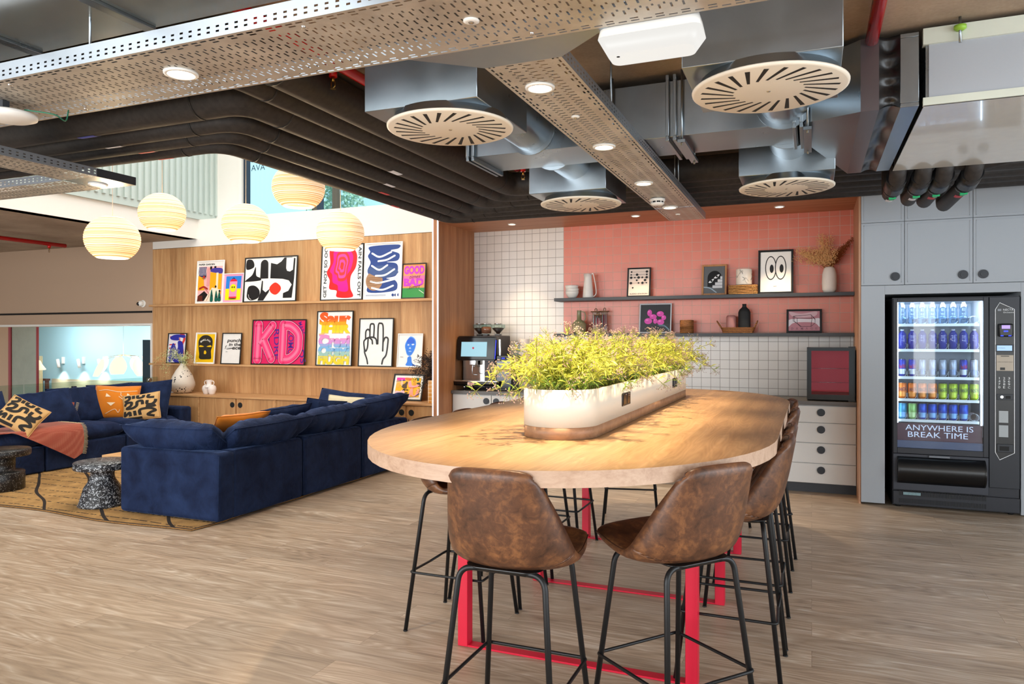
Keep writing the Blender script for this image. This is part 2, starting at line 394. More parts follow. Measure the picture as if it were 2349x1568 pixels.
# walls out of view: windows behind the camera and on the right let the daylight in
m = MB(); m.box(-14, 4.6, -3.15, -3, 0, .3); m.box(-14, 4.6, -3.15, -3, 2.9, 3.27)
for x in (-14, -9.3, -6.5, -3.7, -.9, 1.9, 4.45): m.box(x, x + .15, -3.15, -3, .3, 2.9)
struct('wall_front', m, M['white'])
m = MB(); m.box(4.45, 4.6, -3, 8.9, 0, .3); m.box(4.45, 4.6, -3, 8.9, 2.9, 2.98); m.box(4.45, 4.6, 5.6, 8.9, .3, 2.9)
for y in (-3, -.6, 1.8, 4.2): m.box(4.45, 4.6, y, y + .12, .3, 2.9)
struct('wall_right', m, M['white'])
# lower hall beyond the opening
blue = m_paint('sky_blue_wall_paint', '#a6d0dc', .7)
struct('wall_hall_back', MB().box(-24, -8.9, 13.6, 13.8, -1.6, 2.6), blue)
struct('floor_hall', MB().box(-24, -7.9, 3.0, 13.8, -1.6, -1.4), M['floor'])
struct('ceiling_hall', MB().box(-24, -8.9, 8.6, 13.8, 1.95, 2.1), M['white'])
struct('wall_hall_right', MB().box(-9.0, -8.9, 8.6, 13.6, -1.4, 1.95), M['white'])
struct('wall_stair_left', MB().box(-14.1, -14, -3, 8.29, -1.4, 3.27), M['white_shaded'])
struct('wall_stair_side', MB().box(-9.1, -9.0, -3, 8.6, -1.4, -.3), M['white'])
for k in range(3):
    lamp('hall_ceiling_light', 'AREA', (-12.2 - 2.6 * k, 12.4, 1.9), 80, (.95, .98, 1), shape='RECTANGLE', size=1.6, size_y=.5, rot=(.5, 0, 0))
a = ony(120, 868, 13.58); b = ony(335, 876, 13.58)
wz = MB().box(a.x, b.x, 13.56, 13.6, -1.4, a.z); o = struct('trim_4', wz, wood('washed_wood_wainscot', ['#a9a286', '#bdb69a', '#cdc7ae'], 'X', .5, .6))
for u in (167, 212, 257, 300):
    p = ony(u, 889, 13.55); sk = MB().box(p.x - .045, p.x + .045, 13.54, 13.56, p.z - .045, p.z + .045, .004)
    k = sk.build('wall_socket', M['black']); tag(k, 'small black wall socket on the wooden wainscot of the blue hall', 'socket', 'sockets on the hall wainscot')
a = ony(27, 760, 10.4); b = ony(85, 760, 10.4)
struct('column_hall', MB().box(a.x, b.x, 10.4, 10.44, -1.4, 1.95), m_concrete('pale_concrete', '#8d948b', '#a9afa4'))
m = MB(); a2 = ony(19, 760, 10.38); m.box(a2.x, a.x, 10.38, 10.42, -1.4, 1.95); m.box(b.x, b.x + .025, 10.38, 10.42, -1.4, 1.95)
struct('trim_5', m, plain('dark_red_edge', '#8f0e1c', .5))
struct('wall_hall_left', MB().box(-22, a2.x, 10.4, 10.5, -1.4, 1.95), M['white_shaded'])
a = ony(333, 779, 8.9); b = ony(345, 779, 8.9)
struct('door_1', MB().box(a.x, a.x + .35, 8.85, 8.9, -1.4, a.z), plain('dark_slate_panel', '#2b4250', .5))
# wing, soffit, reveal of the kitchen niche
m = MB(); m.box(-3.963, -3.905, 7.33, 8.31, 0, 2.98); wing = struct('wall_wing', m, M['walnut'])
m = MB(); m.box(-3.973, -3.9655, 7.322, 7.34, 0, 2.98); m.box(-3.913, -3.903, 7.322, 7.34, 0, 2.98); st = m.build('light_strip', M['ledstrip'], wing); st['label'] = 'two thin bright white light strips'
struct('soffit_kitchen', MB().box(-3.905, .414, 7.33, 8.31, 2.822, 2.98), M['walnutx'])
struct('trim_6', MB().box(.396, .414, 7.36, 8.29, 0, 2.82), wood('pale_wood_reveal', ['#a8775a', '#b98a6b', '#c69a7c'], 'Z', .8, .5))
# outdoors beyond the clerestory
m = MB(); m.box(-34, -14, 26, 34, -2, 15.5); bl = m.build('office_building', plain('pale_cyan_facade', '#c6e8ee', .5)); tag(bl, 'plain pale cyan building seen through the high window', 'building')
R = random.Random(5)
def leafblob(m, c, r, n, rl):
    for _ in range(n):
        d = Vector((R.gauss(0, 1), R.gauss(0, 1), R.gauss(0, 1))).normalized() * r * R.uniform(.5, 1) ; p = Vector(c) + Vector((d.x, d.y, d.z * 1.3))
        a = Vector((R.uniform(-1, 1), R.uniform(-1, 1), R.uniform(-1, 1))).normalized() * rl; b = a.orthogonal().normalized() * rl * .6
        m.quad(p - a, p + b, p + a, p - b)
for i, (u, h_, lb) in enumerate(((722, 10.5, 'smaller green tree left of the other outside the high window'), (768, 12.2, 'taller green tree right of the other outside the high window'))):
    p = ony(u, 470, 24); t_ = thing('garden_tree', (p.x, 24, -2), lb, 'tree', 'trees outside the high window')
    MB().tube([(p.x, 24, -2), (p.x + .1, 24, 5), (p.x, 24, 10)], [.3, .2, .1]).build('trunk', plain('tree_bark', '#5b4a3a', .9), t_)
    m = MB()
    for k in range(7): leafblob(m, (p.x + R.uniform(-.25, .25), 24 + R.uniform(-1, 1), 5 + k * (h_ - 5) / 7), .62 - .04 * k, 240, .09)
    m.build('foliage', plain('tree_leaves', '#a8cbb0', .7), t_)
# ------------------------------------------------------------ pipes round the void
def arc_path(pts, rad, n=8):
    P = [Vector(p) for p in pts]; out = [P[0]]
    for a, b, c in zip(P, P[1:], P[2:]):
        d1 = (a - b).normalized(); d2 = (c - b).normalized(); p1 = b + d1 * rad; p2 = b + d2 * rad
        for k in range(n + 1):
            t = k / n; out.append((1 - t) ** 2 * p1 + 2 * t * (1 - t) * b + t * t * p2)
    out.append(P[-1]); return out
# (left run Y, side run X, back run Y, radius)
PIPES = [(3.80, -3.66, 7.12, .065), (3.62, -3.42, 6.90, .07), (3.44, -3.20, 6.68, .075), (3.20, -2.92, 6.42, .105), (2.78, -2.66, 6.18, .078), (2.60, -2.46, 5.96, .1)]
names = ['innermost', 'second', 'third', 'fourth', 'fifth', 'outermost']
white_l = plain('white_sticker', '#dfe3ee', .5); blue_l = plain('blue_sticker', '#4a56b8', .5); red_l = plain('red_sticker', '#c2242c', .5)
for i, (ya, xb_, yc, r) in enumerate(PIPES):
    z = 2.75 + r; xl = -13.9 if i < 4 else -4.6
    path = arc_path([(xl, ya, z), (xb_, ya, z), (xb_, yc, z), (4.4, yc, z)], .16)
    t_ = thing('insulated_pipe', (xb_, ya, z), '%s black insulated pipe round the lounge ceiling opening, counted from the opening' % names[i], 'pipe', 'black insulated pipes under the ceiling')
    m = MB(); m.tube(path, r, 18); m.build('insulation', M['foam'], t_)
    for q, d in (((xb_ - .3, ya, z), 'x'), ((xb_, ya + .3, z), 'y'), ((xb_, yc - .3, z), 'y'), ((xb_ + .3, yc, z), 'x')):
        q = Vector(q); e = Vector((.006, 0, 0)) if d == 'x' else Vector((0, .006, 0)); MB().tube([q - e, q + e], r + .003, 18).build('joint_tape', plain('black_joint_tape', '#121110', .5), t_)
    # stickers wrapped on the underside
    for (u, v, mt) in {3: [(252, 325, blue_l)], 2: [(312, 348, white_l)], 1: [(380, 358, red_l)], 0: [(425, 373, red_l)]}.get(i, []):
        x = onz(u, v, 2.76).x; m = MB()
        m.grid(lambda a, b: (x - .07 + .14 * a, ya + (r + .002) * math.sin(-.1 + .6 * b), z - (r + .002) * math.cos(-.1 + .6 * b)), 2, 8); m.build('sticker', mt, t_)
    if i < 4:
        for (u, v) in {0: [(905, 440)], 1: [(880, 425), ], 2: [(892, 428)], 3: [(905, 425)]}[i]:
            y = onx(u, v, xb_).y; m = MB()
            m.grid(lambda a, b: (xb_ + (r + .002) * math.sin(-.2 + .5 * b), y - .07 + .14 * a, z - (r + .002) * math.cos(-.2 + .5 * b)), 2, 8); m.build('sticker', red_l if i < 2 else white_l, t_)
# brackets holding the pipes
for k, (x, y, d) in enumerate(((-5.25, 3.55, 'x'), (-1.0, 6.5, 'x'))):
    t_ = thing('pipe_bracket', (x, y, 2.74), ['steel channel bracket under the pipes left of the corner', 'steel channel bracket over the back run of pipes'][k], 'bracket')
    m = MB()
    if k == 0: m.box(x - .02, x + .02, 3.30, 3.92, 2.715, 2.748); rods = [(x, 3.33), (x, 3.895)]
    else: m.box(x - .02, x + .02, 5.8, 7.22, 2.715, 2.748); rods = [(x, 5.83), (x, 7.205)]
    m.build('channel', M['galv'], t_)
    for q in rods: MB().tube([(q[0], q[1], 2.74), (q[0], q[1], 2.978)], .005, 6).build('threaded_rod', M['galv'], t_)
# ------------------------------------------------------------ cable trays
def tray_mat(name, ax, cross, w, c0):
    "perforated galvanised sheet: ax = axis along the tray, cross = across"
    t = NT(name); co = t.coord(); x, y, z = t.sep(co)[:3]; A = (x, y)[ax]; B = (x, y)[cross]
    q = t.math('SUBTRACT', B, c0)                     # -w/2 .. w/2
    def near(v, period, half, off=0.0):
        f = t.math('PINGPONG', t.math('ADD', v, 20 + off), period / 2); return t.math('LESS_THAN', f, half)
    row = t.math('FLOOR', t.math('DIVIDE', t.math('ADD', q, 5), .064))
    st = t.math('MULTIPLY', t.math('MODULO', row, 2), .019)
    mid = t.math('MULTIPLY', near(t.math('ADD', A, st), .038, .0036), near(q, .064, .022, .032))
    mid = t.math('MULTIPLY', mid, t.math('LESS_THAN', t.math('ABSOLUTE', q), w / 2 - .052))
    edge = t.math('MULTIPLY', near(A, .042, .014), t.math('LESS_THAN', t.math('ABSOLUTE', t.math('SUBTRACT', t.math('ABSOLUTE', q), w / 2 - .018)), .0042))
    edge2 = t.math('MULTIPLY', near(A, .084, .014), t.math('LESS_THAN', t.math('ABSOLUTE', t.math('SUBTRACT', t.math('ABSOLUTE', q), w / 2 - .036)), .0042))
    hole = t.math('MAXIMUM', t.math('MAXIMUM', mid, edge), edge2)
    n = t.noise(co, 4, 5, .6)
    t.set(color=t.ramp(n, [(.3, '#aaa297'), (.7, '#cfc8bc')]), metal=.55, rough=.42, alpha=t.math('SUBTRACT', 1, hole)); return t.m
def side_mat(name, ax, z0):
    t = NT(name); co = t.coord(); x, y, z = t.sep(co)[:3]; A = (x, y)[ax]
    a = t.math('LESS_THAN', t.math('PINGPONG', t.math('ADD', A, 20), .021), .0075)
    zz = t.math('SUBTRACT', z, z0)
    b = t.math('MAXIMUM', t.math('LESS_THAN', t.math('ABSOLUTE', t.math('SUBTRACT', zz, .019)), .0036), t.math('LESS_THAN', t.math('ABSOLUTE', t.math('SUBTRACT', zz, .036)), .0036))
    t.set(color='#aab0b8', metal=.8, rough=.35, alpha=t.math('SUBTRACT', 1, t.math('MULTIPLY', a, b))); return t.m
ZT = 2.56
XL, XR = -1.188, -.871
def tray(name, x0, x1, y0, y1, ax, label, hgt=.055, open_=()):
    L = thing(name, ((x0 + x1) / 2, (y0 + y1) / 2, ZT), label, 'cable tray', 'perforated cable trays')
    if ax == 1: w_, c0, cr = x1 - x0, (x0 + x1) / 2, 0
    else: w_, c0, cr = y1 - y0, (y0 + y1) / 2, 1
    ox, oy = (x0 + x1) / 2, (y0 + y1) / 2
    tm = tray_mat('perforated_sheet', ax, cr, w_, 0.0); sm = side_mat('perforated_side', ax, 0.0)
    m = MB(); m.quad((x0, y0, ZT), (x1, y0, ZT), (x1, y1, ZT), (x0, y1, ZT)); m.build('base', tm, L)
    for side in (0, 1):
        if side in open_: continue
        m = MB()
        if ax == 1:
            xx = (x0, x1)[side]; d = (.012, -.012)[side]; m.quad((xx, y0, ZT), (xx, y1, ZT), (xx, y1, ZT + hgt), (xx, y0, ZT + hgt)); m.quad((xx, y0, ZT + hgt), (xx, y1, ZT + hgt), (xx + d, y1, ZT + hgt), (xx + d, y0, ZT + hgt))
        else:
            yy = (y0, y1)[side]; d = (.012, -.012)[side]; m.quad((x0, yy, ZT), (x1, yy, ZT), (x1, yy, ZT + hgt), (x0, yy, ZT + hgt)); m.quad((x0, yy, ZT + hgt), (x1, yy, ZT + hgt), (x1, yy + d, ZT + hgt), (x0, yy + d, ZT + hgt))
        m.build('side_rail', sm, L)
    return L
tr = tray('cable_tray', XL, XR, 2.62, 6.66, 1, 'long cable tray running from the wide tray to the kitchen over the table')
MB().box(XL, XR, 5.98, 6.0, ZT - .002, ZT).build('joint_plate', M['galv'], tr)
for y in (3.4, 5.3):
    for x in (XL + .012, XR - .012): MB().tube([(x, y, ZT), (x, y, 2.62 if abs(y - 4.3) < .25 else 2.978)], .005, 6).build('threaded_rod', M['galv'], tr)
YA, YB_ = onz(400, 103, ZT).y, onz(400, 226, ZT).y
tw = tray('wide_cable_tray', -6.2, 1.6, YA, YB_, 0, 'widest cable tray crossing the ceiling just above the camera', .07)
m = MB(); m.quad((-1.42, YB_, ZT), (-.64, YB_, ZT), (XR, 2.62, ZT), (XL, 2.62, ZT)); m.build('branch_plate', M['galv'], tw)
for x in (-4.6, -3.1, -1.6, -.9, -.2, .6):
    for y in (YA + .05, YB_ - .05): MB().lathe([(0, -.008), (.006, -.007), (.008, 0)], (x, y, ZT), 8).build('bolt', M['chrome'], tw)
for x in (-4.4, -2.6, .2):
    MB().tube([(x, YA + .03, ZT), (x, YA + .03, 2.978)], .005, 6).build('threaded_rod', M['galv'], tw)
e = onz(312, 425, ZT); xr = e.x; yE = e.y; yN = onz(0, 415, ZT).y
t2 = tray('cable_tray', xr - .32, xr, .2, yE - .30, 1, 'cable tray at the left ending below the pipes, with a blank corner plate')
m = MB(); m.box(xr - .32, xr, yE - .30, yE, ZT, ZT + .002); m.build('corner_plate', M['galv'], t2)
m = MB(); m.box(xr - .002, xr, yE - .30, yE, ZT, ZT + .055); m.box(xr - .32, xr, yE - .002, yE, ZT, ZT + .055); m.build('corner_rail', M['darkgrey'], t2)
tray('cable_tray', -9.5, xr - .33, yE - .30, yE, 0, 'cable tray branching to the far left under the black pipes')
# ------------------------------------------------------------ downlights and sensors
def downlight(x, y, z, r, label, watts, group, color=(1, .78, .52), spot=1.6, blend=.6):
    t_ = thing('downlight', (x, y, z), label, 'ceiling light', group)
    MB().lathe([(r * .76, -.002), (r * .8, -.010), (r, -.008), (r * 1.02, 0), (r * .76, 0)], (x, y, z), 28).build('trim_ring', M['whiteplastic'], t_)
    MB().lathe([(0, -.004), (r * .78, -.004)], (x, y, z), 24).build('lens', M['led'], t_)
    lamp('downlight_lamp', 'SPOT', (0, 0, -.03), watts, color, t_, spot_size=spot, spot_blend=blend, shadow_soft_size=.03)
names_tl = ['nearest round downlight in the tray over the table', 'second round downlight in the tray over the table', 'third round downlight in the tray over the table', 'farthest round downlight in the tray, before the kitchen']
for i, y in enumerate((2.90, 3.93, 4.96, 5.95)): downlight(-1.06, y * 1.0, ZT, .062, names_tl[i], (370, 370, 270, 110)[i], 'downlights in the tray over the table', color=(1, .76, .5), spot=1.2, blend=.9)
p = onz(415, 167, ZT); downlight(p.x, p.y, ZT, .065, 'round downlight in the wide tray at upper left', 40, 'downlights in the trays', spot=1.5)
p = onz(225, 422, ZT); downlight(p.x, p.y, ZT, .06, 'round downlight in the corner plate of the left tray', 40, 'downlights in the trays', spot=1.5)
for i, (u, v) in enumerate(((1176, 514), (1459, 495), (1788, 474))):
    p = onz(u, v, 2.822); downlight(p.x, p.y - .02, 2.822, .05, ['left', 'middle', 'right'][i] + ' downlight in the wooden kitchen soffit', 80, 'downlights in the kitchen soffit', spot=1.3)
for (u, v, r, lb) in ((1081, 47, .027, 'small round white sensor in the wide cable tray'), (1320, 267, .02, 'small white sensor between the first two downlights of the tray'), (1555, 491, .02, 'small white sensor at the kitchen end of the tray')):
    p = onz(u, v, ZT); t_ = thing('ceiling_sensor', (p.x, p.y, ZT), lb, 'sensor')
    MB().lathe([(0, -.006), (r * .6, -.007), (r, -.004), (r, 0)], (p.x, p.y, ZT), 20).build('cover', M['whiteplastic'], t_)
    MB().lathe([(0, -.012), (r * .3, -.010), (r * .38, -.0068)], (p.x, p.y, ZT), 12).build('lens', M['chrome'], t_)
p = onz(1508, 455, ZT); t_ = thing('smoke_detector', (p.x, p.y, ZT), 'white round smoke detector hanging from the tray near the kitchen', 'smoke detector')
MB().lathe([(.05, -.002), (.058, -.004), (.058, -.022), (.048, -.024)], (p.x, p.y, ZT), 28).build('base', M['whiteplastic'], t_)
MB().lathe([(.046, -.022), (.046, -.036)], (p.x, p.y, ZT), 28).build('vent_ring', M['black'], t_)
m = MB(); m.lathe([(0, -.054), (.04, -.052), (.052, -.040), (.052, -.036), (.03, -.035)], (p.x, p.y, ZT), 28)
for k in range(8): a_ = k * PI / 4; m.box(p.x + .047 * math.cos(a_) - .003, p.x + .047 * math.cos(a_) + .003, p.y + .047 * math.sin(a_) - .003, p.y + .047 * math.sin(a_) + .003, ZT - .038, ZT - .02)
m.build('cap', M['whiteplastic'], t_)
p = onz(22, 268, 2.5); t_ = thing('wifi_access_point', (p.x, p.y, 2.5), 'white oval wireless access point under the wide tray at the left edge', 'access point')
MB().lathe([(0, -.018), (.08, -.016), (.108, -.004), (.11, .012), (.09, .02), (0, .02)], (p.x, p.y, 2.5), 36).build('housing', M['whiteplastic'], t_)
MB().box(p.x - .03, p.x + .03, p.y - .05, p.y - .02, 2.518, ZT).build('mount', M['darkgrey'], t_)
g0 = Vector((p.x + .1, p.y, 2.52)); g1 = onz(150, 262, 2.52)
MB().tube(bez([g0, g0 + Vector((.12, .05, -.02)), g1 + Vector((0, 0, -.03)), g1 + Vector((-.02, .03, .03))], 6), .003, 6).build('green_cable', plain('green_cable', '#146b50', .5), t_)
# emergency luminaire
p = Vector((-.05, 0, 0)); c = onz(1495, 110, 2.50)
t_ = thing('emergency_light', (c.x, c.y, 2.5), 'white box shaped emergency luminaire beside the wide tray', 'emergency light')
def slab(m, cx_, cy_, hw, hd, z0, hw2, hd2, z1, rb=.03):
    A = []; n = 6
    for (w_, d_, z) in ((hw, hd, z0), (hw2, hd2, z1)):
        ring = []
        for sx, sy, a0 in ((1, 1, 0), (-1, 1, PI / 2), (-1, -1, PI), (1, -1, 1.5 * PI)):
            for k in range(n + 1):
                a = a0 + PI / 2 * k / n; ring.append(m.bm.verts.new((cx_ + sx * (w_ - rb) + rb * math.cos(a), cy_ + sy * (d_ - rb) + rb * math.sin(a), z)))
        A.append(ring)
    N_ = len(A[0]); m.face(A[0]); m.face(A[1][::-1]); m.sm = True
    for k in range(N_): m.face((A[0][k], A[0][(k + 1) % N_], A[1][(k + 1) % N_], A[1][k]))
    m.sm = False
m = MB(); slab(m, c.x, c.y, .145, .055, 2.475, .175, .085, 2.53); m.build('diffuser', emit('lit_opal_cover', '#fffdf8', .85), t_)
m = MB(); slab(m, c.x, c.y, .175, .085, 2.53, .165, .075, 2.58); m.build('housing', M['whiteplastic'], t_)
MB().lathe([(0, -.002), (.006, -.001), (.006, 0)], (c.x - .11, c.y - .03, 2.475), 10).build('indicator', M['black'], t_)
m = MB(); m.tube([(c.x - .1, c.y, 2.58), (c.x - .1, c.y, 2.978)], .006, 6); m.tube([(c.x + .1, c.y, 2.58), (c.x + .1, c.y, 2.978)], .006, 6); m.build('hanger', M['galv'], t_)
# ------------------------------------------------------------ swirl diffusers, plenum boxes
def diffuser(bx, by, dx, dy, spig, label):
    t_ = thing('air_diffuser', (dx, dy, 2.5), label, 'air diffuser', 'round swirl diffusers')
    m = MB(); m.box(bx - .285, bx + .285, by - .30, by + .30, 2.54, 2.87, .003, 1); m.build('plenum_box', M['galv'], t_)
    MB().lathe([(.285, -.001), (.272, .02), (.262, .045)], (dx, dy, 2.5), 48).build('collar', M['galv'], t_)
    m = MB(); m.lathe([(0, -.012), (.287, -.012), (.297, -.008), (.2985, 0), (.285, .004), (0, .004)], (dx, dy, 2.5), 64); m.build('face_plate', M['cream'], t_)
    m = MB()
    for k in range(24):
        a = 2 * PI * k / 24; c = Vector((dx, dy, 2.4878)); rd = Vector((math.cos(a), math.sin(a), 0)); tg = Vector((-rd.y, rd.x, 0))
        p0 = c + rd * .135; p1 = c + rd * .252 + tg * .075; q = (p1 - p0).normalized().cross(Vector((0, 0, 1)))
        m.quad(p0 - q * .0055, p0 + q * .0055, p1 + q * .0095, p1 - q * .0095)
    m.build('air_slots', M['black'], t_)
    MB().lathe([(0, -.015), (.006, -.0145), (.008, -.012)], (dx, dy, 2.5), 12).build('screw', M['chrome'], t_)
    y0, y1 = spig
    m = MB(); m.tube([(dx + .03, y0, 2.745), (dx + .03, y1, 2.745)], .125, 32, cap=False); m.tube([(dx + .03, y1 - (.012 if y1 > y0 else -.012), 2.745), (dx + .03, y1, 2.745)], .15, 32)
    m.build('spigot', M['galv'], t_)
diffuser(-1.62, 3.16, -1.585, 3.10, (3.46, 4.1), 'front left white swirl air diffuser under a galvanised box')
diffuser(-.18, 3.16, -.16, 3.10, (3.46, 4.1), 'front right white swirl air diffuser, largest in view')
diffuser(-1.605, 5.24, -1.585, 5.22, (4.94, 4.51), 'rear left white swirl air diffuser nearer the kitchen')
diffuser(-.15, 5.21, -.156, 5.16, (4.91, 4.51), 'rear right white swirl air diffuser above the coral tiles')
# ------------------------------------------------------------ duct and air unit
t_ = thing('air_duct', (-1.0, 4.3, 2.62), 'rectangular galvanised air duct between the four diffuser boxes', 'duct')
m = MB(); m.box(-1.99, -.07, 4.1, 4.51, 2.62, 2.93, .002, 1); m.build('duct_body', M['galv'], t_)
def flange(x, y0, y1, z0, z1, e=.028, w_=.03):
    m = MB()
    for a, b, c, d in ((y0 - e, y1 + e, z0 - e, z0), (y0 - e, y1 + e, z1, z1 + e), (y0 - e, y0, z0, z1), (y1, y1 + e, z0, z1)): m.box(x - w_ / 2, x + w_ / 2, a, b, c, d, .002, 1)
    return m
for x in (-1.965, -1.93, -.74, -.70, -.085, -.05): flange(x, 4.1, 4.51, 2.62, 2.93, w_=.018).build('flange', M['galv'], t_)
for x in (-1.05, -.66, -.02):
    for y in (4.075, 4.535): MB().tube([(x, y, 2.56), (x, y, 2.978)], .006, 8).build('threaded_rod', M['galv'], t_)
    MB().box(x - .02, x + .02, 4.05, 4.56, 2.572, 2.588).build('support_channel', M['galv'], t_)
ux = .47
m = MB(); A = [(-.035, 4.1, 2.62), (-.035, 4.51, 2.62), (-.035, 4.51, 2.93), (-.035, 4.1, 2.93)]; B = [(.22, 3.93, 2.60), (.22, 5.37, 2.60), (.22, 5.37, 2.95), (.22, 3.93, 2.95)]
va = [m.bm.verts.new(p) for p in A]; vb = [m.bm.verts.new(p) for p in B]
for k in range(4): m.face((va[k], va[(k + 1) % 4], vb[(k + 1) % 4], vb[k]))
m.build('transition_piece', M['galv'], t_)
MB().box(.22, .30, 3.93, 5.37, 2.60, 2.95).build('collar', plain('taped_dark_foil', '#7c767a', .35, .9), t_)
m = MB()
def flex(a, b):
    P = [(3.93, 2.60), (5.37, 2.60), (5.37, 2.95), (3.93, 2.95)]; q = b * 4 % 4; i = int(q) % 4; f = q - int(q); p = P[i]; r_ = P[(i + 1) % 4]
    s_in = .02 * math.sin(PI * a) * (1 + .6 * math.sin(b * 90)); y = p[0] + (r_[0] - p[0]) * f; z = p[1] + (r_[1] - p[1]) * f
    return (.30 + .09 * a, y + (4.65 - y) * s_in * 1.2, z + (2.775 - z) * s_in * 5)
m.sm = True; m.grid(flex, 8, 96); m.build('flexible_sleeve', plain('black_rubber_sleeve', '#1b1a1c', .3), t_)
flange(.43, 3.95, 5.35, 2.62, 2.93, .02, .08).build('unit_flange', M['galv'], t_)
t_ = thing('air_handling_unit', (1.4, 4.65, 2.6), 'large white boxed ceiling air handling unit at upper right', 'air unit')
UW = plain('glossy_white_panel', '#cfcdc6', .14, coat=.5); UG = m_paint('light_grey_unit_panel', '#aab0b8', .45)
MB().box(.498, 2.6, 3.94, 5.37, 2.602, 2.93).build('casing', M['galv'], t_)
MB().box(.49, 2.61, 3.93, 5.38, 2.596, 2.602).build('bottom_panel', UW, t_)
MB().box(.51, 2.6, 3.928, 3.94, 2.632, 2.88).build('side_panel', UG, t_)
m = MB(); m.box(.485, 2.61, 3.92, 3.94, 2.596, 2.632); m.box(.485, 2.61, 3.915, 3.96, 2.88, 2.955); m.build('frame_rail', plain('pale_green_white_rail', '#d3d8cb', .35), t_)
p = ony(2202, 60, 3.90)
MB().tube([(p.x, 3.895, 2.86), (p.x, 3.895, 2.978)], .006, 8).build('threaded_rod', M['galv'], t_)
MB().lathe([(.006, .012), (.026, .008), (.026, -.006), (.016, -.014), (.006, -.014)], (p.x, 3.895, 2.93), 16).build('green_washer', plain('green_rubber', '#8fbf3a', .5), t_)
# pipe drops behind the unit
for k, (u, v) in enumerate(((2040, 448), (2082, 460), (2118, 464), (2163, 472))):
    e = onz(u, v, 2.56); r = .052; x = e.x
    t_ = thing('insulated_branch_pipe', (x, e.y, 2.56), ['first', 'second', 'third', 'fourth'][k] + ' black branch pipe from the left below the air unit, with green valve tag', 'pipe', 'black branch pipes below the air unit')
    m = MB(); m.tube(arc_path([(x, 5.42, 2.66), (x, 5.55, 2.56), (x, e.y, 2.56), (x, e.y, 2.9)], .06), r, 16); m.build('insulation', M['foam'], t_)
    MB().tube([(x, 5.55, 2.585), (x, 5.75, 2.555)], r + .014, 16).build('valve_sleeve', M['blackplastic'], t_)
    MB().tube([(x, 5.80, 2.56), (x, 5.84, 2.56)], r + .01, 16).build('collar', M['blackplastic'], t_)
    m = MB(); m.box(x - .022, x + .022, 5.85, 5.88, 2.56 - r - .014, 2.56 - r + .01); m.box(x - .012, x + .012, 5.86, 5.93, 2.56 - r - .012, 2.56 - r - .004); m.build('valve_tag', plain('bright_green_plastic', '#12b56b', .4), t_)
    m = MB(); m.grid(lambda a, b: (x + (r + .002) * math.sin(-.6 + .9 * b), 5.98 + .08 * a, 2.56 - (r + .002) * math.cos(-.6 + .9 * b)), 2, 6); m.build('sticker', (white_l, white_l, red_l, red_l)[k], t_)
m = MB().tube([(.80, 5.42, 2.72), (.80, 5.5, 2.68), (1.0, 5.6, 2.66), (1.25, 5.5, 2.70), (1.3, 5.42, 2.72)], .07, 14); o = m.build('insulated_elbow', M['foam']); tag(o, 'thick black insulated elbow close behind the air unit', 'pipe')
# big duct at upper left
ty = onz(400, 54, 2.75).y
t_ = thing('wide_air_duct', (-4, 1.0, 2.75), 'broad shiny galvanised duct at the upper left corner', 'duct')
MB().box(-7.5, -1.55, .2, ty, 2.75, 2.975).build('duct_body', plain('shiny_galvanised_sheet', '#c6ccca', .2, .85), t_)
for u, v in ((204, 0), (0, 90)):
    p = onz(u, v, 2.745); MB().box(p.x - .025, p.x + .025, .2, ty, 2.735, 2.752, .004, 1).build('seam_channel', M['galv'], t_)
# sprinkler pipes
def spr(name, path, r, label, heads=()):
    t_ = thing(name, path[0], label, 'sprinkler pipe'); MB().tube(path, r, 14).build('pipe', M['firered'], t_)
    for p in heads:
        p = Vector(p); MB().tube([p, p + Vector((0, 0, -.05))], .022, 12).build('tee_fitting', M['firered'], t_)
        h = MB().tube([p + Vector((0, 0, -.05)), p + Vector((0, 0, -.075))], .009, 10); h.tube([p + Vector((-.012, 0, -.075)), p + Vector((-.012, 0, -.1)), p + Vector((0, 0, -.11)), p + Vector((.012, 0, -.1)), p + Vector((.012, 0, -.075))], .003, 6)
        h.lathe([(0, -.112), (.016, -.113)], p, 10); h.build('sprinkler_head', M['brass'], t_)
    return t_
spr('sprinkler_pipe', [(onz(1998, 102, 2.94).x, -1, 2.94), (onz(1998, 102, 2.94).x, onz(1998, 96, 2.94).y, 2.94)], .03, 'red sprinkler pipe above the large right diffuser')
a = onz(808, 168, 2.9); spr('sprinkler_pipe', [(a.x, .5, 2.9), (a.x, 2.8, 2.9), (a.x, 5.6, 2.9)], .028, 'red sprinkler pipe behind the left diffuser box')
p = onz(1200, 385, 2.86); spr('sprinkler_pipe', [(p.x + .3, p.y, 2.9), (p.x - .1, p.y, 2.9)], .025, 'short red sprinkler pipe left of the rear left diffuser', [(p.x, p.y, 2.88)])
p = onz(764, 168, 2.9); spr('sprinkler_pipe', [(p.x + .02, p.y - .9, 2.94), (p.x, p.y, 2.94)], .016, 'short red sprinkler branch with brass head above the dark pipes', [(p.x, p.y, 2.93)])
e = onx(150, 565, -10.3); spr('sprinkler_pipe', [(-10.3, 3.2, 2.88), (-10.3, e.y, 2.88)], .03, 'red sprinkler pipe under the low ceiling at far left', [(-10.3, e.y - .25, 2.87)])
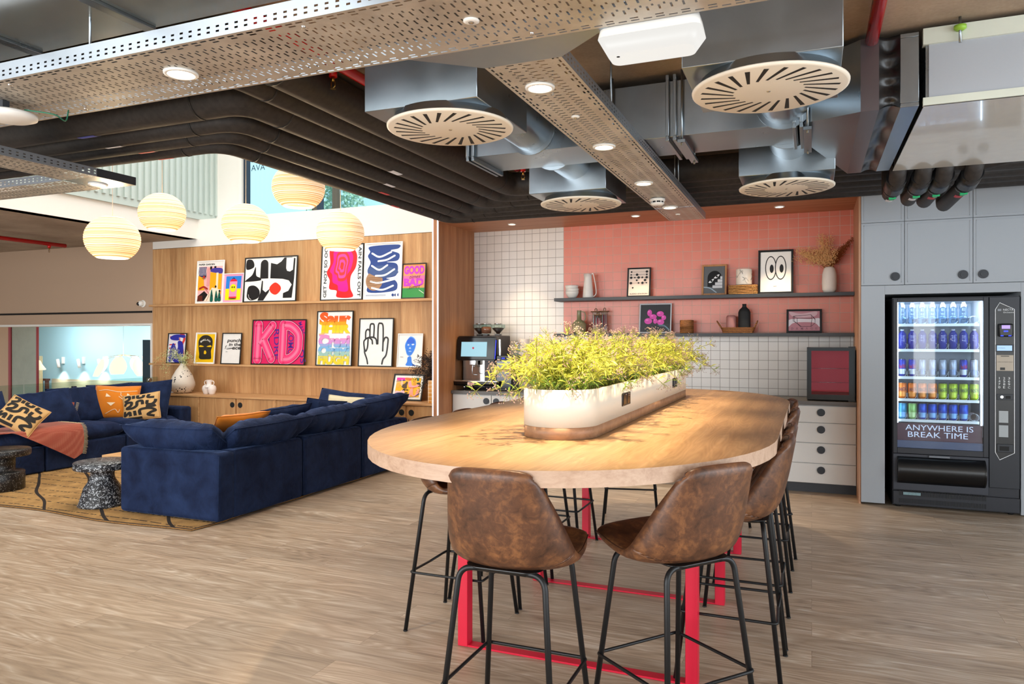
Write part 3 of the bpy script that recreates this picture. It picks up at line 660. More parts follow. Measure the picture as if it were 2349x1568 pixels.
# ------------------------------------------------------------ kitchen run
def knob(parent, x, y, z, r=.036):
    k = MB(); k.tube([(x, y, z), (x, y - .012, z)], r, 28); k.build('knob', M['darkgrey'], parent)
    k = MB(); k.tube([(x, y - .012, z), (x, y - .0125, z)], r * .62, 24); k.build('knob_recess', M['black'], parent)
def subknob(parent, x, y, z, r=.036, mat=None):
    k = MB(); k.tube([(x, y, z), (x, y - .012, z)], r, 28); k.tube([(x, y - .012, z), (x, y - .016, z)], r * .6, 24); return k.build('knob', mat or M['darkgrey'], parent)
ZC = .895
MB_ = MB().box(-3.903, .394, 7.65, 8.288, ZC - .038, ZC, .003, 1); o = MB_.build('kitchen_worktop', M['wenge']); tag(o, 'long dark grey brown worktop under the tiled wall', 'worktop')
def base_unit(x0, x1, kind, label):
    t_ = thing('kitchen_base_cabinet', ((x0 + x1) / 2, 7.98, 0), label, 'cabinet', 'off-white kitchen base cabinets')
    MB().box(x0, x1, 7.70, 8.28, .095, ZC - .04).build('carcass', M['offwhite'], t_)
    MB().box(x0, x1, 7.74, 7.76, 0, .095).build('plinth', M['anthr'], t_)
    if kind == 'd':
        zs = [.097, .291, .488, .684, ZC - .045]
        for a, b in zip(zs, zs[1:]):
            d = MB().box(x0 + .004, x1 - .004, 7.68, 7.70, a + .003, b - .003, .002, 1).build('drawer', M['offwhite'], t_)
            subknob(d, (x0 + x1) / 2, 7.68, b - .065)
    else:
        xm = (x0 + x1) / 2
        for k, (a, b) in enumerate(((x0, xm), (xm, x1))):
            d = MB().box(a + .004, b - .004, 7.68, 7.70, .1, ZC - .048, .002, 1).build('door', M['offwhite'], t_)
            subknob(d, xm + (-.062, .062)[k], 7.68, ZC - .115)
xs0 = -3.90; dr0 = ony(1805, 1000, 7.68).x
w_ = (dr0 - xs0) / 3.2
pos = ony(1127, 920, 7.68).x
e0 = 2 * pos - xs0
base_unit(xs0, e0, 'c', 'off-white double door base cabinet under the coffee machine')
xm1 = (e0 + dr0) / 2
base_unit(e0, xm1, 'c', 'off-white double door base cabinet behind the table, left of centre')
base_unit(xm1, dr0, 'c', 'off-white double door base cabinet behind the table, next to the drawers')
base_unit(dr0, .394, 'd', 'off-white cabinet with four wide drawers under the small fridge')
# shelves
zu = ony(1272, 690.8, 8.04).z; zu1 = zu + .036; zl = ony(1580, 771.5, 8.04).z; zl1 = zl + .036
xsl = ony(1271, 690, 8.04).x
for z, lb in ((zu, 'upper dark grey wall shelf on the coral tiles'), (zl, 'lower dark grey wall shelf where coral and white tiles meet')):
    o = MB().box(xsl, .394, 8.04, 8.288, z, z + .036, .002, 1).build('wall_shelf', M['anthr']); tag(o, lb, 'shelf')
    o['group'] = 'dark grey kitchen shelves'
# ---------- art on flat prints
class Art:
    def __init__(s, w, h, bg='#f1ece4'):
        s.w, s.h = w, h; s.mb = MB(); s.mats = []; s.idx = {}; s.k = 0; s.col(bg); s.mb.quad((0, 0, 0), (w, 0, 0), (w, 0, h), (0, 0, h))
    def col(s, c):
        if c not in s.idx:
            s.idx[c] = len(s.mats); s.mats.append(plain('print_ink_' + c.strip('#'), c, .35, coat=.25, coatr=.08))
        s.mb.mi = s.idx[c]; s.k += 1; s.y = -.00035 * s.k
    def P(s, x, z): return (x * s.w, s.y, z * s.h)
    def poly(s, c, pts): s.col(c); s.mb.face([s.mb.bm.verts.new(s.P(*p)) for p in pts]); return s
    def rect(s, c, x0, z0, x1, z1): return s.poly(c, [(x0, z0), (x1, z0), (x1, z1), (x0, z1)])
    def circ(s, c, x, z, rx, rz=None, a0=0, a1=360, n=28):
        "rx in widths; rz in heights (round when left out)"
        if rz is None: rz = rx * s.w / s.h
        full = a1 - a0 >= 360
        pts = [(x + rx * math.cos(math.radians(a0 + (a1 - a0) * k / n)), z + rz * math.sin(math.radians(a0 + (a1 - a0) * k / n))) for k in range(n if full else n + 1)]
        return s.poly(c, pts)
    def blob(s, c, pts, n=6):
        q = [Vector((a, b, 0)) for a, b in pts]; m_ = len(q); out = []
        for i in range(m_):
            a, b, c2, d = q[i - 1], q[i], q[(i + 1) % m_], q[(i + 2) % m_]
            for k in range(n):
                t = k / n; v = .5 * ((2 * b) + (c2 - a) * t + (2 * a - 5 * b + 4 * c2 - d) * t * t + (3 * b - a - 3 * c2 + d) * t ** 3); out.append((v.x, v.y))
        return s.poly(c, out)
    def stroke(s, c, pts, wd, smooth=True):
        "wd is a fraction of the width"
        s.col(c); q = [Vector((a * s.w, b * s.h, 0)) for a, b in pts]
        if smooth and len(q) > 2: q = bez(q, 8)
        r = wd * s.w / 2; n = len(q); L = []
        for i, p in enumerate(q):
            d = (q[min(i + 1, n - 1)] - q[max(i - 1, 0)]).normalized(); nn = Vector((-d.y, d.x, 0)) * r; L.append((p + nn, p - nn))
        V = [(s.mb.bm.verts.new((a.x, s.y, a.y)), s.mb.bm.verts.new((b.x, s.y, b.y))) for a, b in L]
        for a, b in zip(V, V[1:]): s.mb.face((a[0], a[1], b[1], b[0]))
        for p in (q[0], q[-1]): s.mb.face([s.mb.bm.verts.new((p.x + r * math.cos(t * PI / 6), s.y, p.y + r * math.sin(t * PI / 6))) for t in range(12)])
        return s
    def text(s, c, tx, x, z, w, h, offset=.0, shear=0, rot=0):
        s.col(c); add_text(s.mb, tx, x * s.w, z * s.h, w * s.w, h * s.h, s.y, offset, shear, rot); return s
def picture(u0, u1, vt, vb, yb, zb, fcol, fw, bg, draw, label, group, lean=.05, margin=0.0, mcol='#f3efe8', depth=.016, fdark=None):
    x0 = ony(u0, vb, yb).x; x1 = ony(u1, vb, yb).x; zt = ony((u0 + u1) / 2, vt, yb + lean * .8).z
    H = (zt - zb) / math.cos(lean / .4); W = x1 - x0; ang = math.asin(min(.3, lean / max(H, .1)))
    t_ = thing('framed_picture', ((x0 + x1) / 2, yb, zb + .001), label, 'picture', group, rot=(-ang, 0, 0))
    m = MB(); m.box(-W / 2, -W / 2 + fw, -depth, 0, 0, H, .0015, 1); m.box(W / 2 - fw, W / 2, -depth, 0, 0, H, .0015, 1)
    m.box(-W / 2 + fw, W / 2 - fw, -depth, 0, 0, fw, .0015, 1); m.box(-W / 2 + fw, W / 2 - fw, -depth, 0, H - fw, H, .0015, 1)
    m.build('frame', fcol, t_, world=False)
    MB().box(-W / 2 + fw * .5, W / 2 - fw * .5, -.004, -.001, fw * .5, H - fw * .5).build('backing_board', plain('picture_board', mcol, .6), t_, world=False)
    A = Art(W - 2 * fw - 2 * margin, H - 2 * fw - 2 * margin, bg); draw(A)
    A.mb.xform(Matrix.Translation((-W / 2 + fw + margin, -.006, fw + margin)))
    A.mb.build('print', A.mats, t_, world=False, fixn=False)
    return t_
BLK = plain('black_picture_frame', '#191a1b', .35); WHT = plain('white_picture_frame', '#efece8', .4); OAKF = wood('oak_picture_frame', ['#9a6238', '#b07a4b', '#c08c5c'], 'Z', 2, .5)
GK = 'framed pictures on the kitchen shelves'
YU = 8.20
def a_audio(A):
    K = '#1a1a1c'
    for z, xs in ((.90, (.13, .87)), (.79, (.11, .4, .87)), (.68, (.12, .3, .48, .66, .87)), (.575, (.4, .8)), (.47, (.12, .49, .68, .87)), (.29, (.22,))):
        if len(xs) > 2: A.stroke(K, [(xs[0], z), (xs[-1], z)], .012, False)
        elif z > .85: A.stroke(K, [(xs[0], z), (xs[-1], z)], .008, False)
        for i, x in enumerate(xs): r = (.06, .042, .058, .035)[(i + int(z * 10)) % 4] if z != .29 else .04; A.circ(K, x, z, r); A.poly(K, [(x - r * 1.5, z), (x, z + r * .4), (x + r * 1.5, z), (x, z - r * .4)])
    A.text(K, 'AUDIO STATION', .5, .06, .86, .045, .03)
picture(1438, 1492, 614, 679.5, YU, zu1, BLK, .016, '#e3cfc2', a_audio, 'black framed print of black dots and lines reading audio station', GK)
def a_arch(A):
    A.poly('#0d0d0f', [(.18, .25), (.85, .25), (.85, .58)] + [(.515 + .335 * math.cos(t * PI / 14), .58 + .26 * math.sin(t * PI / 14)) for t in range(1, 14)] + [(.18, .58)])
    for i in range(4): A.rect('#cfd0d2', .42 + .12 * i, .2 + .11 * i, .88, .29 + .11 * i); A.rect('#8d9094', .42 + .12 * i, .29 + .11 * i, .88, .31 + .11 * i)
    for x, z in ((.37, .46), (.62, .62)): A.blob('#e8e8ea', [(x - .14, z - .05), (x + .02, z + .06), (x + .12, z + .07), (x, z - .055)]); A.circ('#101012', x, z + .005, .05)
    A.stroke('#9fb0bc', [(0, .24), (.3, .2), (.6, .04)], .05)
picture(1609.5, 1667, 607, 676, YU, zu1, OAKF, .02, '#5f6163', a_arch, 'oak framed grey print of a black arch with two eyes and stairs', GK)
def a_eyes(A):
    for x in (.34, .66):
        A.circ('#232323', x, .60, .185, .30); A.circ('#f5f1ea', x, .60, .155, .275); A.circ('#232323', x + .03, .58, .065, .105)
    A.text('#333333', 'sooo', .48, .14, .1, .018, .02)
picture(1739, 1820, 573.5, 672, YU - .02, zu1, BLK, .022, '#f5f1ea', a_eyes, 'black framed print of two big cartoon eyes on the upper shelf', GK, lean=.06)
def a_bal(A):
    c = '#d64aa8'; d = '#f07ccb'
    A.rect('#1b1b1f', .52, .3, 1, .8)
    for x, z, rx, rz in ((.26, .40, .13, .11), (.42, .56, .12, .09), (.30, .70, .08, .12), (.66, .66, .12, .10), (.78, .52, .08, .09), (.68, .36, .12, .10), (.50, .40, .07, .10)): A.circ(c, x, z, rx, rz); A.circ(d, x - rx * .3, z + rz * .35, rx * .35, rz * .25)
    A.stroke('#8fb4c8', [(.6, .26), (.8, .24), (.98, .08)], .012); A.stroke('#8fb4c8', [(.64, .22), (.82, .2), (.98, .04)], .01)
picture(1466, 1540, 696, 767.5, YU, zl1, plain('silver_picture_frame', '#b8b9bd', .4), .014, '#26272c', a_bal, 'silver framed dark print with pink balloon blobs on the lower shelf', GK)
def a_dam(A):
    A.blob('#e9dfe6', [(0, .55), (.3, .62), (.7, .6), (1, .62), (1, .2), (.8, .42), (.2, .42), (0, .22)])
    A.blob('#d8b3bb', [(.02, .98), (.4, .88), (.9, .98), (.8, .72), (.2, .7)])
    K = '#2a1d22'
    for o_ in (0, .035):
        A.stroke(K, [(.15 + o_, .75), (.72, .82), (.85, .6 - o_), (.85, .4), (.72, .22), (.38 + o_, .22), (.28, .38), (.15 + o_, .5), (.15 + o_, .75)], .012, False)
    A.stroke(K, [(.28, .65), (.75, .62)], .012, False); A.stroke(K, [(.15, .75), (.28, .65), (.28, .38)], .012, False); A.stroke(K, [(.72, .82), (.75, .62), (.72, .22)], .01, False)
    for i, ch in enumerate('DAMAGE'): A.text('#9c6b78', ch, .12 + i * .155, .12, .07, .12, .01)
picture(1804, 1885.5, 709, 763.5, YU, zl1, BLK, .02, '#c08590', a_dam, 'black framed pink print of a line-drawn gem reading damage', GK)
# shelf objects
def rad(u0, u1, x, y): return (u1 - u0) / 2 * (y * c_ - x * s_) / FPX
def on(u0, u1, v, y, zb):
    x = ony((u0 + u1) / 2, v, y).x; return x, rad(u0, u1, x, y)
CER = plain('speckled_white_ceramic', '#dcd6cf', .45)
x, r = on(1297, 1328, 682, 8.15, zu1); t_ = None
for k in range(3):
    z0 = zu1 + .001 + k * .034
    prof = [(0, 0), (r * .45, 0), (r * .7, .02), (r * .92, .05), (r, .078), (r * .97, .08), (r * .88, .055), (r * .66, .026), (0, .012)]
    if k < 3:
        o = MB().lathe([(a, b + z0 - (zu1 + .001)) for a, b in prof], (x + (0, .002, -.004)[k], 8.15, zu1 + .001), 32).build('ceramic_bowl', CER)
        tag(o, ['bottom bowl of the white ceramic stack on the upper shelf', 'middle bowl of the white ceramic stack on the upper shelf', 'top bowl of the white ceramic stack on the upper shelf'][k], 'bowl', 'stacked white bowls')
x, r = on(1337, 1361, 681, 8.15, zu1); H = ony(1350, 628, 8.15).z - zu1
t_ = thing('water_jug', (x, 8.15, zu1 + .001), 'tall matt white jug with thin handle on the upper shelf', 'jug')
m = MB(); m.lathe([(0, 0), (r, .002), (r * 1.02, .012), (r * .92, H * .35), (r * .72, H * .8), (r * .7, H), (r * .64, H), (r * .68, H * .6), (0, .02)], (x, 8.15, zu1 + .001), 32)
m.bm.verts.ensure_lookup_table()
for v in m.bm.verts:
    if v.co.z > zu1 + H * .9 and v.co.x < x - r * .5: v.co.x -= r * .18
m.build('jug_body', CER, t_)
MB().tube(bez([(x + r * .7, 8.15, zu1 + H * .98), (x + r * 1.05, 8.15, zu1 + H * .97), (x + r * 1.6, 8.15, zu1 + H * .3), (x + r * 1.35, 8.15, zu1 + H * .1), (x + r * .95, 8.15, zu1 + H * .06)], 8), .0055, 10).build('handle', CER, t_)
# basket, pattern vase
def weave(name, c1, c2, sx=60, sz=120):
    t = NT(name); w1 = t.wave(t.coord(scale=(1, 1, 1)), sz / 6.3, .6, 1, 1, 'Z'); n = t.noise(t.coord(scale=(30, 30, 80)), 2, 3); f = t.math('MULTIPLY', w1, n)
    t.set(color=t.ramp(f, [(.1, c1), (.5, c2)]), rough=.7); t.bump(f, .8, .004); return t.m
x, r = on(1673.5, 1736, 674, 8.15, zu1); H = ony(1700, 652, 8.07).z - zu1
t_ = thing('woven_basket', (x, 8.15, zu1 + .001), 'low rectangular woven seagrass basket on the upper shelf', 'basket')
m = MB(); R = random.Random(3)
for k in range(6):
    z = zu1 + .008 + k * (H - .008) / 6; q = []
    for j in range(72):
        a = 2 * PI * j / 72; ca, sa = math.cos(a), math.sin(a); e = .18
        q.append((x + r * .95 * math.copysign(abs(ca) ** e, ca) + R.uniform(-.003, .003), 8.15 + .07 * math.copysign(abs(sa) ** e, sa) + R.uniform(-.003, .003), z + (.005 if (j + k) % 2 else -.003)))
    m.tube(q, (H - .006) / 10, 8, closed=True)
m.box(x - r * .94, x + r * .94, 8.085, 8.215, zu1 + .002, zu1 + .01); m.box(x - r * .94, x + r * .94, 8.085, 8.215, zu1 + H - .012, zu1 + H - .004)
m.build('basket_body', weave('seagrass_weave', '#7a4f22', '#d59a56'), t_)
zb = zu1 + H
x, r = on(1689, 1724, 652, 8.15, zb); H2 = ony(1706, 617, 8.15).z - zb
t_ = thing('patterned_vase', (x, 8.15, zb), 'white cylindrical vase with thin black line drawings standing on the seagrass basket', 'vase')
MB().lathe([(0, 0), (r * .96, 0), (r, .008), (r, H2 - .01), (r * .97, H2), (r * .9, H2), (r * .9, .02), (0, .02)], (x, 8.15, zb), 36).build('vase_body', plain('cream_ceramic', '#e6dacb', .35), t_)
m = MB(); R = random.Random(11)
for k in range(9):
    a = -2.6 + k * .55; z = R.uniform(.02, H2 - .03); pts = []
    for j in range(5): pts.append((a, z)); a += R.uniform(-.35, .5); z = min(max(z + R.uniform(-.05, .05), .008), H2 - .01)
    m.tube([(x + (r + .0006) * math.sin(p.x), 8.15 - (r + .0006) * math.cos(p.x), zb + p.y) for p in bez([(p[0], p[1], 0) for p in pts], 5)], .0011, 5)
m.build('line_drawing', M['black'], t_)
# white vase with dried flowers
x, r = on(1886.5, 1918.5, 670, 8.15, zu1); H = ony(1900, 612, 8.15).z - zu1
t_ = thing('white_vase', (x, 8.15, zu1 + .001), 'matt white rounded vase at the right end of the upper shelf', 'vase')
MB().lathe([(0, 0), (r * .72, 0), (r * .95, H * .12), (r, H * .4), (r * .95, H * .72), (r * .75, H * .93), (r * .52, H), (r * .46, H), (r * .6, H * .9), (0, H * .5)], (x, 8.15, zu1 + .001), 36).build('vase_body', plain('matt_white_ceramic', '#ddd2c8', .6), t_)
def seeds(m, p, r, n, s):
    for _ in range(n):
        q = Vector(p) + Vector((R.gauss(0, r), R.gauss(0, r), R.gauss(0, r * .8)))
        a = Vector((s, 0, 0)); b = Vector((0, s, 0)); c = Vector((0, 0, s)); V = [m.bm.verts.new(q + d) for d in (a, b, -a, -b, c, -c)]
        for i in range(4): m.face((V[i], V[(i + 1) % 4], V[4])); m.face((V[(i + 1) % 4], V[i], V[5]))
R = random.Random(21)
t_ = thing('dried_flowers', (x, 8.15, zu1 + H), 'bunch of golden dried flowers and one russet frond in the white vase', 'dried flowers')
m = MB(); m2 = MB(); m3 = MB()
base = Vector((x, 8.15, zu1 + H * .75))
for k in range(34):
    tgt = base + Vector((R.uniform(-.34, .06), R.uniform(-.1, .08), R.uniform(.12, .27)))
    if k > 26: tgt = base + Vector((R.uniform(-.1, .02), R.uniform(-.06, .06), R.uniform(.3, .4)))
    mid = (base + tgt) / 2 + Vector((0, 0, .05)); m.tube([base, mid, tgt], [.0012, .001, .0007], 4)
    for q in range(6): f = .5 + .5 * q / 5; c = base.lerp(tgt, f) + Vector((0, 0, .05 * (1 - f))); seeds(m2, c, .020, 18, .0042)
for k in range(9):
    tgt = base + Vector((.05 + .018 * k * 1.2, R.uniform(-.04, .06), .2 + .02 * k)); mid = (base + tgt) / 2 + Vector((-.01, 0, .02)); m.tube([base, mid, tgt], [.0015, .001, .0008], 4)
    for q in range(16): f = .35 + .65 * q / 15; c = base.lerp(tgt, f); seeds(m3, c, .010, 11, .004)
m.build('stems', plain('straw_stems', '#9a6a2c', .8), t_); m2.build('seed_heads', plain('golden_seed_heads', '#eabb80', .8), t_); m3.build('russet_frond', plain('russet_frond', '#8a4317', .8), t_)
# lower shelf things
x, r = on(1313, 1344, 765, 8.14, zl1); H = ony(1325, 712, 8.14).z - zl1
t_ = thing('stoneware_bottle', (x, 8.14, zl1 + .001), 'olive green stoneware bottle with handle and ribbed clay belly', 'bottle')
MB().lathe([(0, 0), (r * .8, 0), (r, H * .12), (r, H * .42), (r * .78, H * .52), (r * .34, H * .6), (r * .31, H * .97), (r * .36, H), (r * .26, H), (r * .24, H * .6), (0, H * .5)], (x, 8.14, zl1 + .001), 32).build('bottle_body', plain('olive_glaze', '#7b7857', .3), t_)
m = MB()
for k in range(22): a = 2 * PI * k / 22; m.tube([(x + r * 1.01 * math.cos(a), 8.14 + r * 1.01 * math.sin(a), zl1 + H * .1), (x + r * 1.02 * math.cos(a), 8.14 + r * 1.02 * math.sin(a), zl1 + H * .42)], .002, 5)
for z in (.2, .32, .42): m.tube([(x + r * 1.02 * math.cos(2 * PI * k / 32), 8.14 + r * 1.02 * math.sin(2 * PI * k / 32), zl1 + H * z) for k in range(32)], .0018, 5, closed=True)
m.build('clay_ribs', plain('bare_clay', '#a58a6a', .8), t_)
MB().tube(bez([(x + r * .3, 8.14, zl1 + H * .96), (x + r * .85, 8.14, zl1 + H * .9), (x + r * .95, 8.14, zl1 + H * .65), (x + r * .5, 8.14, zl1 + H * .5)], 8), .006, 10).build('handle', plain('olive_glaze', '#7b7857', .3), t_)
for k, (u0, u1, vt, y, lb) in enumerate(((1356, 1378, 707, 8.2, 'tall glass jar of striped straws with wooden lid, left back one'), (1363, 1381, 716, 8.10, 'shorter glass jar of striped straws with wooden lid, front one'), (1377, 1397, 706, 8.2, 'tall glass jar of striped straws with wooden lid, right back one'))):
    x, r = on(u0, u1, 760, y, zl1); H = ony((u0 + u1) / 2, vt, y).z - zl1; r *= .8
    t_ = thing('straw_jar', (x, y, zl1 + .001), lb, 'jar', 'glass jars of straws')
    MB().lathe([(0, 0), (r * .9, 0), (r, .01), (r, H * .84), (r * .96, H * .84), (r * .96, .012), (0, .008)], (x, y, zl1 + .001), 24).build('glass_body', M['glass'], t_)
    m = MB(); m.lathe([(0, 0), (r * 1.35, 0), (r * 1.35, .01), (0, .01)], (x, y, zl1 + H * .85), 24); m.tube([(x - .012, y, zl1 + H * .9), (x - .012, y, zl1 + H * .97), (x, y, zl1 + H), (x + .012, y, zl1 + H * .97), (x + .012, y, zl1 + H * .9)], .005, 8); m.build('lid', plain('dark_cork', '#6a4a2c', .7), t_)
    for ci, cc in enumerate(('#d8dbe4', '#c43a4c', '#f0d8da')):
        m = MB()
        for j in range(5): a = (j * 3 + ci) * 2.4; q = r * .75 * ((j * 3 + ci) / 15) ** .5; m.tube([(x + q * math.cos(a), y + q * math.sin(a), zl1 + .012), (x + q * math.cos(a + .3), y + q * math.sin(a + .3), zl1 + H * .74)], .0028, 6)
        m.build('straws', plain('paper_straw', cc, .6), t_)
x, r = on(1560, 1591, 765, 8.15, zl1); H = ony(1575, 734, 8.15).z - zl1
t_ = thing('rattan_pot', (x, 8.15, zl1 + .001), 'round brown rattan pot with lid on the lower shelf', 'pot')
RAT = weave('rattan_weave', '#5d3312', '#a76a30')
MB().lathe([(0, 0), (r * .96, 0), (r, .01), (r, H * .5), (r * 1.02, H * .5), (r * 1.02, H * .54), (r, H * .54)], (x, 8.15, zl1 + .001), 36).build('pot_body', RAT, t_)
MB().lathe([(r, H * .54), (r * 1.0, H * .97), (r * .93, H), (0, H * .99)], (x, 8.15, zl1 + .001), 36).build('lid', RAT, t_)
a = ony(1658, 764, 8.14).x; b = ony(1728, 764, 8.14).x; zt = ony(1690, 751, 8.1).z; xc = (a + b) / 2; hw = (b - a) / 2
t_ = thing('rattan_tray', (xc, 8.15, zl1 + .001), 'boat shaped rattan tray with upright handles on the lower shelf', 'tray')
m = MB(); h = zt - zl1
def tr_(i, j):
    a = 2 * PI * i; f = j; k_ = 1 + .12 * f; c, s = math.cos(a), math.sin(a)
    return (xc + hw * k_ * math.copysign(abs(c) ** .5, c), 8.15 + .075 * k_ * math.copysign(abs(s) ** .5, s), zl1 + .002 + h * f)
m.sm = True; m.grid(tr_, 48, 4); m.grid(lambda i, j: tuple(Vector(tr_(i, 1 - j)) * 1 + Vector((-(tr_(i, 1 - j)[0] - xc) * .06, -(tr_(i, 1 - j)[1] - 8.15) * .1, 0))), 48, 4); m.sm = False
m.box(xc - hw * .95, xc + hw * .95, 8.085, 8.215, zl1 + .002, zl1 + .012); m.build('tray_body', RAT, t_)
zh = ony(1645, 737, 8.15).z; xl_ = ony(1646, 740, 8.15).x; xr_ = ony(1737, 740, 8.15).x
for x0, x1 in ((xc - hw * 1.05, xl_), (xc + hw * 1.05, xr_)):
    MB().tube(bez([(x0, 8.11, zl1 + h * .8), (x1, 8.125, zh - .006), (x1, 8.175, zh - .006), (x0, 8.19, zl1 + h * .8)], 6), .006, 8).build('handle', RAT, t_)
x, r = on(1666, 1688, 752, 8.15, zl1); H = ony(1677, 723, 8.15).z - zl1 - .014
o = MB().lathe([(0, 0), (r * .9, 0), (r, .01), (r, H * .86), (r * .85, H * .97), (r * .6, H), (0, H)], (x, 8.15, zl1 + .0145), 32).build('pink_canister', plain('dusty_pink_ceramic', '#a9716c', .5)); tag(o, 'dusty pink rounded canister standing in the rattan tray', 'canister')
x, r = on(1694, 1721, 751, 8.15, zl1); H = ony(1707, 697, 8.15).z - zl1 - .014
o = MB().lathe([(0, 0), (r * .96, 0), (r, .01), (r, H * .7), (r * .8, H * .8), (r * .4, H * .88), (r * .32, H * .93), (r * .36, H), (0, H * .98)], (x, 8.15, zl1 + .0145), 32, sy=.7).build('black_bottle', M['black']); tag(o, 'matt black bottle vase standing in the rattan tray', 'bottle')
# ------------------------------------------------------------ coffee station
yF = 7.80
a = ony(1048, 800, 7.78); b = ony(1140, 800, 7.78); zt = ony(1095, 770, 7.78).z; zs = ony(1095, 826, 7.78).z
x0, x1 = a.x, b.x
t_ = thing('coffee_machine', ((x0 + x1) / 2, 8.0, ZC), 'black bean-to-cup coffee machine with tilted touch screen', 'coffee machine')
xb0, xb1 = ony(1063, 800, 7.95).x, ony(1165, 800, 8.18).x
BP = plain('glossy_black_plastic', '#08080a', .12); GP = plain('dark_taupe_metal', '#3b3537', .45, .3)
MB().box(xb1 - .17, xb1, 7.86, 8.26, ZC + .03, zt + .005, .012).build('side_housing', GP, t_)
MB().box(xb0, xb1 - .16, 7.92, 8.26, ZC + .08, zt, .01).build('body', BP, t_)
m = MB(); hw = (x1 - x0) / 2; xc = (x0 + x1) / 2
m.prism([(7.76, zs), (7.80, zs - .006), (7.92, zs + .02), (7.92, zt), (7.82, zt), (7.79, zt - .01)], x0, x1 - .02, 'x')
bmesh.ops.bevel(m.bm, geom=m.bm.edges[:], offset=.012, segments=3, affect='EDGES'); m.build('screen_head', BP, t_)
s = Vector((0, (7.79 - 7.76), (zt - .01 - zs))).normalized()
m = MB(); q0 = Vector((x0 + .062, 7.757, zs)) + s * .045; q1 = Vector((x1 - .125, 7.757, zs)) + s * .045; hh = (zt - zs) * .60
m.quad(q0, q1, q1 + s * hh, q0 + s * hh); m.build('touch_screen', emit('lit_touch_screen', '#a9dcec', .95), t_)
m = MB(); cc = (q0 + q1) / 2 + s * hh * .58 + Vector((-.01, -.001, 0)); m.tube([cc, cc + Vector((0, -.0006, 0))], .013, 20); m.build('screen_logo', plain('red_logo', '#c8385a', .5), t_)
m = MB(); add_text(m, 'TOUCH SCREEN', cc.x + .012, cc.z - .032, .075, .009, cc.y - .0012, .01); m.build('screen_text', plain('grey_text', '#44606a', .5), t_)
MB().tube([(x1 - .024, 7.775, zs + .02), (x1 - .02, 7.80, zt - .05)], .0035, 8).build('blue_light', emit('blue_led', '#1a2cff', 2), t_)
MB().box(x1 - .005, x1 + .02, 7.84, 7.86, zs - .02, zt - .04, .003, 1).build('side_trim', M['chrome'], t_)
MB().box(xb0 + .02, xb1 - .175, 7.905, 7.925, ZC + .1, zs + .005, .002, 1).build('mirror_front', plain('mirror_steel', '#b9b4ae', .06, 1.0), t_)
m = MB(); xo = ony(1084, 835, 7.83).x; m.box(xo - .03, xo + .055, 7.80, 7.87, zs - .06, zs + .01, .008); m.tube([(xo - .005, 7.83, zs - .06), (xo - .005, 7.83, zs - .085)], .006, 8); m.tube([(xo + .02, 7.83, zs - .06), (xo + .02, 7.83, zs - .085)], .006, 8); m.build('coffee_spout', M['chrome'], t_)
MB().tube(bez([(xo + .005, 7.82, zs - .05), (xo + .005, 7.81, zs - .14), (xo + .02, 7.80, zs - .165), (xo + .08, 7.80, zs - .17)], 6), .005, 8).build('steam_pipe', M['chrome'], t_)
MB().tube([(x1 - .03, 7.83, ZC + .075), (x1 - .03, 7.83, zs)], .017, 12).build('chrome_column', M['chrome'], t_)
zd = ony(1090, 884, 7.74).z
m = MB(); slab(m, (x0 + x1) / 2 + .01, 7.85, (x1 - x0) / 2 + .03, .13, zd, (x1 - x0) / 2 + .04, .14, zd + .045, .03); m.build('drip_tray_base', BP, t_)
m = MB(); slab(m, (x0 + x1) / 2 + .01, 7.85, (x1 - x0) / 2 + .04, .14, zd + .045, (x1 - x0) / 2 + .036, .136, zd + .06, .03); m.build('drip_grid', M['chrome'], t_)
for x in (x0 + .09, x1 - .06):
    for y in (7.80, 7.93): MB().tube([(x, y, ZC + .001), (x, y, zd + .01)], .013, 12).build('foot', M['chrome'], t_)
m = MB(); xp = ony(1079.5, 877, 7.70).x; m.box(xp - .045, xp + .045, 7.704, 7.712, zd + .006, zd + .038, .003, 1); pl = m.build('name_plate', plain('cream_badge', '#dcc6b4', .4), t_)
m = MB(); add_text(m, 'CIMBALI', xp + .002, zd + .022, .072, .018, 7.7035, .03); m.build('badge_lettering', plain('badge_red', '#b02828', .4), pl)
for k, (u, v) in enumerate(((1100, 762), (1121, 765), (1142, 760))):
    xh = ony(u, v, 8.05).x; zb_ = zt + .0; r1 = .072
    if k == 1: h_ = MB().lathe([(0, 0), (.05, .0), (.062, .012), (.065, .115), (.06, .118), (.057, .014), (0, .008)], (xh, 7.98, zb_ + .02), 28)
    else: h_ = MB().lathe([(.02, 0), (.03, .02), (.085, .075), (.087, .118), (.083, .118), (.08, .078), (.02, .02)], (xh, 8.06, zb_ + .02), 28)
    hp = h_.build('bean_hopper', M['glass'], t_)
    y = 7.98 if k == 1 else 8.06
    if k == 1: c_b = MB().lathe([(0, .01), (.055, .012), (.058, .085), (.03, .092), (0, .09)], (xh, y, zb_ + .02), 24).build('cocoa_powder', plain('cocoa_powder', '#8f5139', .9), hp)
    else:
        m = MB().lathe([(.018, .004), (.026, .02), (.074, .072), (.04, .08), (0, .078)], (xh, y, zb_ + .02), 24); m.build('coffee_beans', plain('coffee_beans', '#2c160c', .5), hp)
    MB().lathe([(0, .118), (.06, .118), (.062, .126), (0, .128)] if k == 1 else [(.03, .118), (.05, .119), (.05, .13), (.03, .13)], (xh, y, zb_ + .02), 24).build('hopper_lid', M['chrome'], hp)
    MB().box(xh - .03, xh + .03, y - .03, y + .03, zb_, zb_ + .021).build('hopper_base', M['blackplastic'], t_)
x0, x1 = ony(1140, 850, 7.86).x, ony(1176, 850, 7.86).x; zm = ony(1150, 815, 7.80).z
